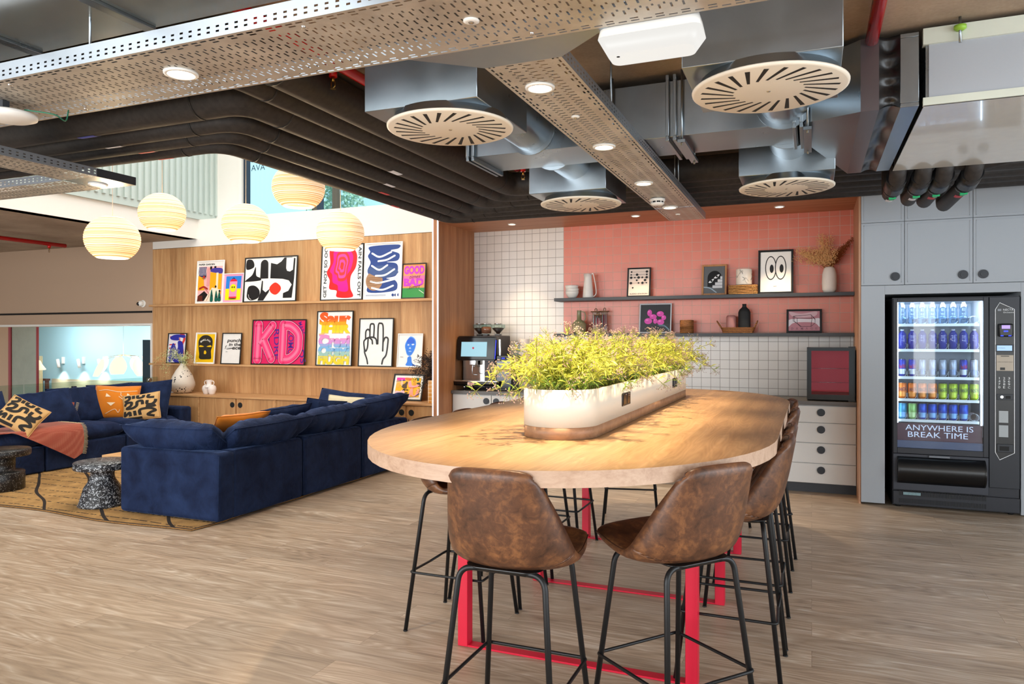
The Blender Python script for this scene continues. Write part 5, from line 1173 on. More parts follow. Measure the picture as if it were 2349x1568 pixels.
def p7(A):
    B = '#232a9c'; Rr = '#d83a34'
    for z in (.9, .62, .5, .36): A.stroke(Rr, [(.08, z), (.4, z + .02)], .05)
    A.blob(Rr, [(.62, .96), (.9, .98), (.96, .8), (.86, .6), (.96, .3), (.9, .06), (.74, .1)]); A.blob('#e6e0e6', [(.66, .92), (.82, .92), (.82, .76), (.7, .72)])
    A.blob(B, [(.1, .9), (.4, .98), (.92, .96), (.9, .86), (.6, .88), (.6, .78), (.3, .78), (.12, .82)]); A.blob(B, [(.55, .74), (.82, .7), (.92, .3), (.9, .02), (.4, .02), (.3, .3), (.56, .5)])
    A.blob(B, [(.2, .6), (.34, .66), (.5, .4), (.36, .1), (.12, .02), (.08, .2)]); A.blob('#e6e0e6', [(.4, .44), (.5, .4), (.48, .3), (.4, .3)])
def p8(A):
    A.rect('#eebd08', .02, .02, .98, .98); A.blob('#26221d', [(.2, .3), (.14, .5), (.12, .76), (.3, .92), (.6, .94), (.84, .82), (.88, .6), (.82, .42), (.84, .28), (.84, .14), (.6, .12), (.3, .12), (.2, .18)])
    for x, s in ((.3, 1), (.7, -1)): A.blob('#eebd08', [(x - .12 * s, .58), (x - .05 * s, .60), (x + .13 * s, .555), (x - .05 * s, .54), (x - .13 * s, .55)])
    A.blob('#eebd08', [(.46, .4), (.52, .42), (.58, .36), (.55, .30), (.46, .31)])
    for i, ch in enumerate('BAKLAVA'): a = (i - 3) * .3; A.text('#ece6d8', ch, .5 + .30 * math.sin(a), .63 + .16 * math.cos(a), .085, .06, .02, 0, -a * .8)
def p9(A):
    A.text(K, 'punch', .62, .76, .76, .15, .03, .15); A.text(K, 'in the', .68, .64, .66, .11, .03, .15); A.text(K, 'ace', .78, .51, .46, .09, .03, .15); A.text('#555555', 'f', .2, .55, .1, .12, 0, .15); A.poly(K, [(.24, .47), (.6, .5), (.6, .53), (.24, .49)]); A.stroke('#888888', [(.12, .5), (.5, .55)], .01, False); A.rect('#777777', .2, .38, .3, .395)
def p10(A):
    A.rect('#d8165c', 0, 0, 1, 1)
    for s, x, z, w, h, r in (('MARS', .93, .82, .2, .1, -1.2), ('EGER', .28, .5, .6 * A.h / A.w, .1 * A.w / A.h, -1.57), ('RDRE', .47, .45, .7 * A.h / A.w, .1 * A.w / A.h, -1.5), ('COMO', .74, .5, .6 * A.h / A.w, .1 * A.w / A.h, -1.57), ('2019', .09, .3, .5 * A.h / A.w, .1 * A.w / A.h, -1.57), ('RDS', .95, .25, .45 * A.h / A.w, .1 * A.w / A.h, -1.3)): A.text('#4a1e86', s, x, z, w, h, .01, 0, r)
    def K_(c, g): A.stroke(c, [(.11, .10), (.11, .90)], .15 + g, False); A.stroke(c, [(.13, .45), (.38, .88)], .14 + g, False); A.stroke(c, [(.2, .58), (.38, .12)], .14 + g, False)
    def D_(c, g):
        A.stroke(c, [(.59, .10), (.59, .90)], .14 + g, False); A.stroke(c, [(.6, .89), (.74, .86), (.87, .7), (.89, .5), (.87, .3), (.74, .13), (.6, .10)], .14 + g)
    for c, g in (('#7a0e40', .03), ('#f9b4cc', .008), ('#ee2a6c', -.006), ('#f4457e', -.05), ('#f9769c', -.10)): K_(c, g); D_(c, g)
def p11(A):
    cs = [(1.0, '#f5591a'), (.86, '#f5741a'), (.8, '#f3a01a'), (.76, '#ecc81c'), (.66, '#e6d424'), (.6, '#e8b96a'), (.56, '#dd8fc0'), (.46, '#cf8fd0'), (.41, '#9aa8d8'), (.36, '#7ab0dc'), (.24, '#9ac0b8'), (.18, '#d8cc5a'), (.12, '#e4cf2c')]
    rows = [('Saur', .87, .23), ('JHIR', .66, .22), ('Crazi', .45, .22), ('Oraxi', .27, .2), ('FIUGH', .10, .17)]
    mbs = A.mb
    for s, zc_, h in rows:
        vs, fs, x0, x1, y0, y1 = text_polys(s, .07, .05)
        nb = 7
        for b in range(nb):     # each line cut in bands of its printed colour blend
            lo, hi = b / nb, (b + 1) / nb
            bm = bmesh.new(); V_ = [bm.verts.new((((a - x0) / (x1 - x0) - .5) * .92 * A.w + .5 * A.w, 0, (zc_ + ((c - y0) / (y1 - y0) - .5) * h * 1.12) * A.h)) for a, c, _ in vs]
            for f in fs:
                try: bm.faces.new([V_[i] for i in f])
                except ValueError: pass
            z0 = (zc_ - h * .56 + h * 1.12 * lo) * A.h; z1 = (zc_ - h * .56 + h * 1.12 * hi) * A.h
            for z, n in ((z0, -1), (z1, 1)):
                bmesh.ops.bisect_plane(bm, geom=bm.verts[:] + bm.edges[:] + bm.faces[:], plane_co=(0, 0, z), plane_no=(0, 0, n), clear_outer=True)
            zm = (z0 + z1) / 2 / A.h; c = next((cc for (t, cc) in reversed(cs) if zm <= t), cs[0][1]); A.col(c)
            for f in bm.faces: A.mb.face([A.mb.bm.verts.new((v.co.x, A.y, v.co.z)) for v in f.verts])
            bm.free()
def p12(A):
    W_ = .045; S = lambda q, sm=True: A.stroke('#2a2a2b', q, W_, sm)
    S([(.27, .04), (.24, .14), (.17, .27), (.16, .33)]); S([(.16, .33), (.13, .5), (.17, .56), (.26, .60), (.4, .61), (.5, .57), (.53, .47)])
    S([(.18, .57), (.18, .73), (.24, .78), (.30, .74), (.31, .61)]); S([(.31, .6), (.31, .86), (.37, .9), (.43, .86), (.43, .61)]); S([(.26, .60), (.25, .4), (.2, .31), (.15, .37)]); S([(.3, .6), (.38, .55), (.4, .47)])
    S([(.56, .47), (.56, .86), (.63, .91), (.70, .86), (.72, .6), (.72, .32)]); S([(.72, .5), (.78, .6), (.86, .59), (.87, .5), (.83, .24), (.74, .14), (.71, .04)])
def p13(A):
    for i, c in enumerate(('#a8c8ee', '#5a9ae8', '#2a7be4')):
        s = 1.06 - i * .05; A.blob(c, [(.52 + (x - .52) * s, .6 + (z - .6) * s) for x, z in ((.36, .82), (.5, .93), (.68, .86), (.74, .7), (.68, .5), (.54, .34), (.4, .36), (.32, .5), (.28, .66))])
    A.blob('#1e5fd8', [(.36, .82), (.5, .9), (.64, .84), (.66, .74), (.4, .72)]); A.blob('#2a7be4', [(.42, .28), (.56, .3), (.62, .1), (.78, .02), (.36, .02), (.4, .14)])
    A.blob('#d4e4f6', [(.56, .69), (.64, .71), (.68, .68), (.6, .66)]); A.blob('#bcd4f2', [(.38, .68), (.44, .7), (.46, .66), (.4, .65)]); A.blob('#a8c8ee', [(.46, .58), (.52, .6), (.54, .55), (.47, .55)]); A.blob('#8fb8ec', [(.44, .47), (.52, .49), (.58, .46), (.5, .45)]); A.stroke('#9a9488', [(.1, .29), (.22, .285)], .02, False)
def p14(A):
    Y = '#f3b416'; P = '#f3a092'; D = '#4a3420'; B = '#2a3a9a'
    A.rect(Y, 0, 0, 1, 1); A.rect('#e01a9a', 0, .86, .34, 1); A.blob(B, [(0, .82), (.3, .88), (.36, .84), (.0, .8)]); A.rect('#f0b078', 0, .62, .3, .78)
    A.blob('#d86a28', [(.34, 1), (.62, .98), (.56, .86), (.4, .88)]); A.blob('#ee9aa0', [(.5, .78), (.6, .84), (.66, .62), (.8, .6), (.86, .66), (.98, .64), (.94, .56), (.8, .52), (.58, .5), (.52, .6)]); A.blob('#d9941e', [(.7, .86), (.78, .84), (.8, .62), (.7, .64)]); A.blob('#cf2418', [(.5, .52), (.7, .48), (.9, .54), (.7, .45)])
    A.blob(D, [(.24, .6), (.36, .7), (.42, .8), (.48, .76), (.46, .6), (.46, .44), (.34, .44), (.26, .5)]); A.stroke('#efe6e0', [(.22, .9), (.26, .56)], .02, False); A.blob('#e8a83a', [(.02, .66), (.14, .74), (.16, .56), (.1, .46), (.02, .5)])
    A.blob(P, [(.58, .04), (.62, .4), (.72, .44), (.76, .14), (.84, .12), (.9, .4), (.98, .4), (.96, .2), (.84, .04), (.7, .1), (.66, .28), (.66, .04)]); A.blob('#f4c0c8', [(0, .1), (.04, .3), (.22, .28), (.3, .36), (.4, .26), (.38, .08), (.1, .04)]); A.blob(B, [(.08, .12), (.14, .2), (.18, .1), (.1, .09)]); A.blob(B, [(.48, .12), (.56, .14), (.58, .02), (.8, .02), (.98, .2), (.98, .14), (.78, .0), (.52, .0)])
    A.blob('#20140e', [(.42, .22), (.52, .24), (.52, .18), (.42, .17)]); A.blob('#20140e', [(.44, .38), (.54, .38), (.54, .33), (.44, .34)]); A.poly('#125a40', [(.84, .84), (.92, .84), (.92, 1), (.82, 1)]); A.blob('#171312', [(.84, .72), (.96, .76), (1, .66), (.9, .66)]); A.blob('#1f120c', [(.3, .3), (.34, .4), (.42, .4), (.4, .3), (.36, .34)])
SP = [
 (449, 511.5, 598, 695, G1, WHT, .014, '#ece4dc', p1, 'white framed poster titled paper garden with plants and shapes'),
 (510, 556.5, 627, 693.5, G1, WHT, .012, '#eb9cbc', p2, 'small white framed poster of a pink drink can on blue and yellow'),
 (558.5, 680, 589, 692, G1, BLK, .016, '#efebe6', p3, 'wide black framed poster of bold black shapes and one red dot'),
 (735, 832, 561, 688.5, G1, BLK, .014, '#dfe0e2', p4, 'tall black framed poster of a red and magenta head profile with side lettering'),
 (834, 921, 556.5, 686.5, G1, WHT, .018, '#f0f0f0', p5, 'tall white framed poster of thick blue winding bands'),
 (920.5, 975.5, 604, 683.5, G1, BLK, .014, '#f0955a', p6, 'small black framed orange and green poster with pink lettering'),
 (382, 425, 764, 831, G2, BLK, .014, '#e6e0e6', p7, 'small black framed poster of a blue figure with red strokes'),
 (446, 492, 763, 833.5, G2, WHT, .014, '#f4efe4', p8, 'white framed yellow poster of a black balaclava'),
 (506.5, 551.5, 763.5, 834.5, G2, BLK, .014, '#e8e4e0', p9, 'small black framed white poster with slanted black words'),
 (576, 699.5, 733, 836.5, G2, BLK, .016, '#e61a66', p10, 'wide black framed poster with glossy magenta balloon letters'),
 (724.5, 807.5, 713.5, 838, G2, BLK, .014, '#efeeec', p11, 'tall black framed poster of rainbow bubble lettering'),
 (821.5, 900.5, 730, 840, G2, BLK, .014, '#efece8', p12, 'black framed poster of a hand drawn in thick black outline'),
 (910.5, 968, 765, 841.5, G2, WHT, .014, '#eceae8', p13, 'small white framed poster of a blue inked face behind dark dried flowers'),
]
for (u0, u1, vt, vb, g, fc, fw, bgc, fn, lb) in SP:
    picture(u0, u1, vt, vb, YP, (su1 if g == G1 else sl1), fc, fw, bgc, fn, lb, g, lean=.045)
picture(896, 967, 858, 915, 8.06, zc, BLK, .018, '#f3b416', p14, 'black framed colourful beach scene leaning on the oak cabinet at right', None, lean=.12, margin=.03)
# ------------------------------------------------------------ vases on the oak cabinets
p = ony(419, 899, 7.98); x = p.x; H = ony(419, 833, 7.98).z - zc; r = rad(394, 448, x, 7.98)
tm = NT('speckled_vase_clay'); co_ = tm.coord(); sp = tm.vor(co_, 26, out='Distance'); n = tm.noise(co_, 9, 3)
msk = tm.math('MULTIPLY', tm.math('LESS_THAN', sp, .3), tm.math('GREATER_THAN', n, .52)); tm.set(color=tm.mix(msk, '#d9cdbf', '#171413'), rough=.6)
t_ = thing('speckled_vase', (x, 7.98, zc), 'large cream teardrop vase with black specks on the oak cabinet', 'vase')
MB().lathe([(0, 0), (r * .55, 0), (r * .82, H * .07), (r, H * .26), (r * .98, H * .36), (r * .8, H * .58), (r * .52, H * .78), (r * .24, H * .93), (r * .18, H * .97), (r * .21, H), (r * .15, H), (r * .12, H * .9), (0, H * .8)], (x, 7.98, zc), 40).build('vase_body', tm.m, t_)
R = random.Random(8)
b0 = Vector((x, 7.98, zc + H * .95)); t_ = thing('flowering_branches', b0, 'pale green flowering branches spreading from the speckled vase', 'branches')
m = MB(); m2 = MB()
for (dx_, dz, dy) in ((-.46, .02, -.1), (-.38, .09, -.06), (-.3, .12, 0), (-.26, -.06, -.12), (-.14, .07, -.1), (.03, .1, -.05), (.06, .19, 0), (.12, .1, -.04), (.16, .0, -.08), (.25, .03, 0), (-.22, -.13, -.12), (.13, -.05, -.1), (-.1, .14, .02), (-.42, -.02, 0)):
    q = bez([b0 - Vector((0, 0, .08)), b0 + Vector((dx_ * .35, dy * .4, abs(dx_) * .4 + .05)), b0 + Vector((dx_, dy, dz))], 8); m.tube(q, [.003 - .002 * i / len(q) for i in range(len(q))], 5)
    for i in range(6, len(q)): seeds(m2, q[i], .022, 7, .0052)
m.build('twigs', plain('olive_twigs', '#5d5c2c', .8), t_); m2.build('blossoms', plain('pale_green_blossom', '#c9cf8e', .7), t_)
p = ony(480, 901, 7.98); x = p.x; sc2 = rad(462, 498, x, 7.98); H = ony(480, 871, 7.98).z - zc
t_ = thing('white_two_handled_vase', (x, 7.98, zc), 'small white vase shaped of two round bulbs with loop handles', 'vase')
m = MB(); rb = sc2 * .54
for s in (-1, 1): m.lathe([(0, 0), (rb * .66, 0), (rb * .7, H * .06), (rb * .97, H * .28), (rb, H * .42), (rb * .8, H * .58), (rb * .4, H * .66), (0, H * .68)], (x + s * rb * .86, 7.98, zc), 28)
m.lathe([(rb * 1.1, H * .5), (rb * .66, H * .66), (rb * .6, H * .72), (rb * .66, H * .97), (rb * .7, H), (rb * .55, H), (rb * .5, H * .7), (0, H * .6)], (x, 7.98, zc), 28); m.build('vase_body', plain('matt_bisque', '#e8ddd6', .55), t_)
for s in (-1, 1): MB().tube(bez([(x + s * rb * .6, 7.98, zc + H * .9), (x + s * rb * 1.2, 7.98, zc + H * .93), (x + s * rb * 1.45, 7.98, zc + H * .78), (x + s * rb * 1.1, 7.98, zc + H * .6)], 6), rb * .1, 10).build('handle', plain('matt_bisque', '#e8ddd6', .55), t_)
# glass tile vase and dark dried flowers
x = ony(991, 900, 7.93).x; x0 = ony(987, 900, 7.93).x; H = ony(990, 871, 7.93).z - zc
tg = NT('amber_glass_tiles'); a_, b_, g_ = tg.sep(tg.coord())[:3]
ln = tg.math('MAXIMUM', tg.math('LESS_THAN', tg.math('PINGPONG', tg.math('ADD', g_, 10), .024), .0022), tg.math('LESS_THAN', tg.math('PINGPONG', tg.math('ADD', a_, 10), .024), .0022)); tg.set(color=tg.mix(ln, '#d2964c', '#efe4d4'), rough=.15)
t_ = thing('square_tiled_vase', (x0 + .075, 7.93, zc), 'tall square amber vase with white grid lines beside the wing wall', 'vase')
m = MB(); m.box(x0, x0 + .13, 7.865, 7.995, zc, zc + H, .003, 1); m.build('vase_body', tg.m, t_)
R = random.Random(17); b0 = Vector((x0 + .06, 7.93, zc + H)); t_ = thing('dark_dried_flowers', b0, 'bushy dark brown dried flowers in the square vase by the wing wall', 'dried flowers')
m = MB(); m2 = MB()
for k in range(46):
    a = R.uniform(-1, .3); tgt = b0 + Vector((-.03 + a * .28, R.uniform(-.2, .1), R.uniform(.0, .36) - .12 * max(0, -a - .6)))
    if k > 40: tgt = b0 + Vector((R.uniform(-.2, -.08), R.uniform(-.12, 0), R.uniform(-.16, -.02)))
    tgt.x = min(tgt.x, -3.99); q = bez([b0 - Vector((0, 0, .05)), (b0 + tgt) / 2 + Vector((0, 0, .06)), tgt], 5); m.tube(q, .0013, 4)
    for i in range(3, len(q)): seeds(m2, (min(q[i].x, -4.01), q[i].y, q[i].z), .016, 7, .0055)
m.build('stems', plain('dark_stems', '#2a1d16', .9), t_); m2.build('seed_heads', plain('dark_seed_heads', '#33261f', .9), t_)
# security camera
p = onz(321, 696, 2.05); p = ony(321, 696, 8.24)
t_ = thing('security_camera', (p.x, 8.29, p.z), 'white dome security camera on the wall left of the oak panel', 'camera')
MB().tube([(p.x + .02, 8.289, p.z), (p.x + .02, 8.27, p.z)], .055, 24).build('base', M['whiteplastic'], t_)
m = MB(); m.lathe([(0, -.045), (.03, -.035), (.045, 0), (.03, .035), (0, .045)], (0, 0, 0), 20); m.xform(Matrix.Translation((p.x + .01, 8.25, p.z))); m.build('housing', M['whiteplastic'], t_)
m = MB(); m.lathe([(0, -.03), (.022, -.02), (.03, 0), (.022, .02), (0, .03)], (0, 0, 0), 20); m.xform(Matrix.Translation((p.x - .012, 8.225, p.z - .004))); m.build('lens_dome', BP, t_)
# balustrade
bx_ = -9.05; be = onx(343, 868, bx_)
t_ = thing('glass_balustrade', (bx_, 6.5, 0), 'frameless glass balustrade behind the left sofa', 'balustrade')
for a, b in ((.5, 3.6), (3.62, 6.1), (6.12, be.y + .14)): MB().box(bx_ - .008, bx_ + .008, a, b, 0.0, .93).build('glass_panel', M['balglass'], t_)
pp = onx(172, 890, bx_ + .04)
MB().box(bx_ + .02, bx_ + .045, pp.y - .02, pp.y + .02, 0, .87).build('post', plain('dark_slate_metal', '#34324a', .4, .3), t_)
MB().tube([(bx_ + .02, be.y, be.z - .02), (bx_ - .03, be.y, be.z - .02)], .03, 16).build('glass_clamp', M['chrome'], t_)
# ------------------------------------------------------------ things in the blue hall
R = random.Random(2)
p = ony(101, 868, 13.4)
t_ = thing('cue_rack', (p.x, 13.4, -1.4), 'dark wood cue rack standing in the blue hall', 'rack')
m = MB(); m.box(p.x - .13, p.x + .13, 13.3, 13.5, -1.4, -1.3); m.box(p.x - .13, p.x - .10, 13.35, 13.45, -1.3, p.z); m.box(p.x + .10, p.x + .13, 13.35, 13.45, -1.3, p.z); m.box(p.x - .16, p.x + .16, 13.34, 13.46, p.z - .05, p.z); m.build('rack_frame', plain('dark_red_wood', '#4a1f16', .5), t_)
zt = ony(101, 816, 13.3).z
for k in range(4):
    t2_ = thing('billiard_cue', (p.x - .07 + .048 * k, 13.3, -1.3), 'slim pale billiard cue standing in the dark rack', 'billiard cue', 'billiard cues in the rack'); MB().tube([(p.x - .07 + .048 * k, 13.3, -1.29), (p.x - .07 + .045 * k, 13.3, zt)], [.016, .009], 8).build('shaft', plain('pale_maple', '#d8bd84', .4), t2_)
for k, u in enumerate((143, 190, 237)):
    p = ony(u, 832, 13.55); t_ = thing('wall_lamp', (p.x, 13.55, p.z), ['left', 'middle', 'right'][k] + ' white swivel wall lamp on the blue hall wall', 'wall lamp', 'white wall lamps in the blue hall')
    m = MB(); m.box(p.x - .02, p.x + .04, 13.54, 13.6, p.z - .02, p.z + .16, .006); m.build('wall_bracket', M['whiteplastic'], t_)
    m = MB(); m.tube([(p.x - .06, 13.46, p.z + .1), (p.x + .0, 13.46, p.z - .12)], .04, 14); m.build('spot_head', M['whiteplastic'], t_)
    lamp('wall_lamp_light', 'SPOT', (.02, -.12, -.14), 30, (1, .93, .82), t_, spot_size=1.5, spot_blend=1, shadow_soft_size=.04, rot=(.35, .1, 0))
def petal(m, c, rx, rz, ang, tilt, yo=0.0):
    ca, sa = math.cos(ang), math.sin(ang)
    def f(i, j):
        a = -1.0 + 2.0 * i; s = j; wdt = rx * math.sin(PI * min(1, .12 + .62 * s)) ; r0 = .07 + tilt * s
        xx = math.sin(a) * wdt; yy = r0 + (math.cos(a) - 1) * wdt * .5; return (c[0] + xx * ca - yy * sa, c[1] + xx * sa + yy * ca, c[2] - rz * s)
    m.sm = True; m.grid(f, 10, 10); m.sm = False
opal = plain('opal_white_shade', '#f2e6d2', .5, emis='#ffe9c8', emit=.8)
p = ony(283, 815, 11.5)
t_ = thing('petal_chandelier', (p.x, 11.5, p.z), 'large white chandelier of curved petal shades in the blue hall', 'pendant lamp')
for k in range(7):
    a = 2 * PI * k / 7 + .2; rr = .42 if k % 2 else .34; cpos = (p.x - math.sin(a) * rr * .9, 11.5 + math.cos(a) * rr * .9, p.z - .02 - .05 * (k % 2)); m = MB(); petal(m, cpos, .20, .36, a, .16); m.build('petal_shade', opal, t_)
    MB().tube([(p.x, 11.5, p.z + .02), cpos], .004, 5).build('arm', M['brass'], t_)
MB().tube([(p.x, 11.5, p.z), (p.x, 11.5, 1.95)], .004, 6).build('cord', M['whiteplastic'], t_)
lamp('chandelier_light', 'POINT', (0, 0, -.12), 22, (1, .9, .75), t_, shadow_soft_size=.08)
p = ony(92, 826, 11.0); t_ = thing('petal_pendant', (p.x, 11, p.z), 'white cone pendant half hidden by the concrete column in the blue hall', 'pendant lamp')
MB().lathe([(.02, .0), (.04, -.02), (.06, -.08), (.14, -.2), (.12, -.215)], (p.x - .04, 11, p.z), 24).build('cone_shade', opal, t_); MB().tube([(p.x - .04, 11, p.z), (p.x - .04, 11, 1.95)], .003, 5).build('cord', M['whiteplastic'], t_)
# ------------------------------------------------------------ pendant lamps of layered cardboard
def m_shade():
    t = NT('corrugated_paper_shade'); x, y, z = t.sep(t.coord())[:3]
    n1 = t.n.new('ShaderNodeTexNoise'); n1.noise_dimensions = '1D'; t.l.new(t.math('ADD', t.math('MULTIPLY', z, 1), t.math('MULTIPLY', t.noise(t.coord(), 2, 1), .02)), n1.inputs['W']); n1.inputs['Scale'].default_value = 70; n1.inputs['Detail'].default_value = 3
    ph = t.wave(t.coord(), 22, 0, 0, 1, 'Z')
    f = t.math('ADD', t.math('MULTIPLY', n1.outputs[0], .8), t.math('MULTIPLY', ph, .2))
    col = t.ramp(f, [(.3, '#c9935a'), (.5, '#ecc48c'), (.66, '#fbead0')])
    t.set(color=col, rough=.8)
    em = t.n.new('ShaderNodeEmission'); t.l.new(t.mix(t.math('MULTIPLY', t.math('ADD', z, .19), 3.2, True), t.ramp(f, [(.34, '#c9722e'), (.5, '#ffb55e'), (.64, '#ffe6b4')]), t.ramp(f, [(.34, '#d9a878'), (.5, '#ffe2ba'), (.64, '#fffaf0')])), em.inputs[0])  # glow put into the paper: orange low, whiter above for the daylight
    # the bulb sits low inside: paper glows more near the opening
    g = t.math('ADD', t.math('MULTIPLY', t.math('MULTIPLY', t.math('ADD', z, -.19), -1.0), .5), .55); t.l.new(t.math('MAXIMUM', g, .2), em.inputs[1])
    ad = t.n.new('ShaderNodeAddShader'); t.l.new(t.b.outputs[0], ad.inputs[0]); t.l.new(em.outputs[0], ad.inputs[1]); t.l.new(ad.outputs[0], t.out.inputs[0]); t.bump(f, .6, .01); return t.m
SH = m_shade(); Dp = .45
PL = [(258, 548, 59, 'lowest left paper globe pendant'), (372, 489, 51, 'second paper globe pendant from the left'), (564, 515, 53, 'middle paper globe pendant, third from the left'), (685, 430, 59.5, 'highest paper globe pendant partly behind the pipes'), (781, 533, 54, 'rightmost paper globe pendant in front of the posters')]
pr = None
for (u, v, rp, lb) in PL:
    d = Dp * FPX / (2 * rp); s = (u - CXP) / FPX * d; loc = Vector((s * c_ - d * s_, d * c_ + s * s_, EYE - (v - HZP) / FPX * d))
    if pr is None:
        pr = thing('globe_pendant', loc, lb + ' of glowing layered cardboard', 'pendant lamp', 'paper globe pendants over the lounge')
        rr = Dp / 2; zz = rr * .90; m = MB(); prof = []
        for k in range(46):
            a = -.98 + (PI / 2 + .98 - .18) * k / 45; q = (1 if k % 2 else .985); prof.append((rr * math.cos(a) * q, zz * math.sin(a) + (0 if a > 0 else 0)))
        m.lathe(prof, loc, 56); m.build('shade', SH, pr)
        zb_ = prof[0][1]; MB().lathe([(prof[0][0] - .001, zb_), (prof[0][0] - .012, zb_ + .01), (prof[4][0] - .02, prof[4][1])], loc, 40).build('inner_rim', emit('lit_paper_inside', '#fff1cf', 3.0), pr)
        MB().lathe([(0, zb_ + .02), (.03, zb_ + .03), (.045, zb_ + .07), (.03, zb_ + .11), (0, zb_ + .13)], loc, 16).build('bulb', emit('warm_bulb', '#ffe4b4', 12), pr)
        MB().tube([loc + Vector((0, 0, zz * .97)), (loc.x, loc.y, 5.59)], .003, 6).build('cord', plain('pale_cord', '#e8dcd0', .6), pr)
        lamp('pendant_light', 'POINT', (0, 0, zb_ - .06), 14, (1, .76, .46), pr, shadow_soft_size=.06)
        base = loc
    else: dup(pr, loc, None, lb + ' of glowing layered cardboard')
# ------------------------------------------------------------ rug, sofas
def m_rug():
    t = NT('jute_rug'); co = t.coord(); x, y, z = t.sep(co)[:3]
    nz = t.noise(co, .8, 1); a = t.math('ADD', t.math('MULTIPLY', x, .553), t.math('MULTIPLY', y, .833)); a = t.math('ADD', a, t.math('MULTIPLY', nz, .25))
    bold = t.math('LESS_THAN', t.math('PINGPONG', t.math('ADD', a, 20.1), .22), .014)
    th = t.math('MULTIPLY', t.math('LESS_THAN', t.math('PINGPONG', t.math('ADD', t.math('ADD', y, t.math('MULTIPLY', nz, .1)), 20), .09), .008), t.math('GREATER_THAN', t.noise(t.coord(scale=(1, .2, 1)), 40, 1), .45))
    w1 = t.wave(co, 22, 1, 1, 2, 'X'); w2 = t.wave(co, 26, 1, 1, 2, 'Y'); wv = t.math('MULTIPLY', w1, w2); n = t.noise(co, 7, 4)
    base = t.mix(t.math('MULTIPLY', wv, .6), t.ramp(n, [(.3, '#a0753c'), (.7, '#d2a260')]), '#ecc88e')
    t.set(color=t.mix(t.math('MAXIMUM', bold, th), base, '#2a201b'), rough=.95); t.bump(wv, .9, .01); return t.m
R = random.Random(4)
t_ = thing('jute_rug', (-6.2, 5.9, 0), 'natural jute rug with dark diagonal lines under the sofas', 'rug')
m = MB(); pts = []; x0, x1, y0, y1 = -8.6, -4.47, 4.33, 7.5
edge = [(x0 + (x1 - x0) * k / 40, y0 + .03 * math.sin(k * .35) - .03 * (k / 40)) for k in range(41)] + [(x1 + .02 * math.sin(k), y0 + (y1 - y0) * k / 20) for k in range(1, 21)] + [(x0, y1)]
m.prism(edge, .001, .014); m.build('rug_field', m_rug(), t_)
m = MB(); m.tube([(a, b, .009) for a, b in edge[:61]], .009, 6); m.build('rug_binding', weave('rug_binding', '#33251b', '#a8793f'), t_)
def cushion(m, w, h, t, c, M3, pinch=.08, wr=.010, seed=1, seg=26, puff=2.4):
    "soft cushion w x h x t centred on c, oriented by M3"
    rr = random.Random(seed); off = Vector((rr.uniform(0, 50), rr.uniform(0, 50), 0))
    def f(side):
        def g(i, j):
            u, v = 2 * i - 1, 2 * j - 1
            e = max(0, (1 - abs(u) ** puff)) ** .5 * max(0, (1 - abs(v) ** puff)) ** .5
            px = u * w / 2 * (1 - pinch * (1 - abs(v)) ** 1.0 * abs(u) ** 3 * .8 ); py = v * h / 2 * (1 - pinch * (1 - abs(u)) * abs(v) ** 3 * .8)
            nz_ = noise.noise(Vector((px * 5, py * 5, side * 3)) + off) * .5 + noise.noise(Vector((px * 13, py * 4, side)) + off) * .5
            edgew = max(abs(u), abs(v)); nn = wr * nz_ * (1 + 1.5 * edgew) * (e ** .3 if e > 0 else 0)
            q = Vector((px, side * (t / 2 * e + .006 * 0) + side * nn, py)); return c + M3 @ q
        return g
    m.sm = True
    A = m.grid(f(-1), seg, seg); B = m.grid(f(1), seg, seg)
    m.sm = False
    bmesh.ops.remove_doubles(m.bm, verts=m.bm.verts, dist=.0008)
def welt(m, w, h, c, M3, r=.004, pinch=.08):
    pts = []
    for s in range(4):
        for k in range(16):
            a = -1 + 2 * k / 16; u, v = ((a, -1), (1, a), (-a, 1), (-1, -a))[s]
            pts.append(c + M3 @ Vector((u * w / 2 * (1 - pinch * .8 * (1 - abs(v)) * abs(u) ** 3), 0, v * h / 2 * (1 - pinch * .8 * (1 - abs(u)) * abs(v) ** 3))))
    m.tube(pts, r, 6, closed=True)
def rotm(yaw, lean, roll=0): return (Matrix.Rotation(yaw, 3, 'Z') @ Matrix.Rotation(lean, 3, 'X') @ Matrix.Rotation(roll, 3, 'Y'))
VEL = M['velvet']
def scushion(name, w, h, t, c, yaw, lean, roll, mat, label, cat, group=None, seed=1, parent=None, box=False, wr=.012, pinch=.08, puff=2.4):
    c = Vector(c); M3 = rotm(yaw, lean, roll)
    if parent is None: t_ = thing(name, c, label, cat, group)
    else: t_ = parent
    m = MB()
    if box: # boxed cushion: two welts and a border
        cushion(m, w, h, t, c, M3, pinch, wr, seed, puff=6)
    else: cushion(m, w, h, t, c, M3, pinch, wr, seed, puff=puff)
    cv = m.build('cover' if parent is None else name, mat, t_)
    m = MB(); welt(m, w, h, c, M3, .0035, pinch); m.build('piping', mat, cv)
    return t_
def rbox(m, x0, x1, y0, y1, z0, z1, r=.035): m.box(x0, x1, y0, y1, z0, z1, r, 4)
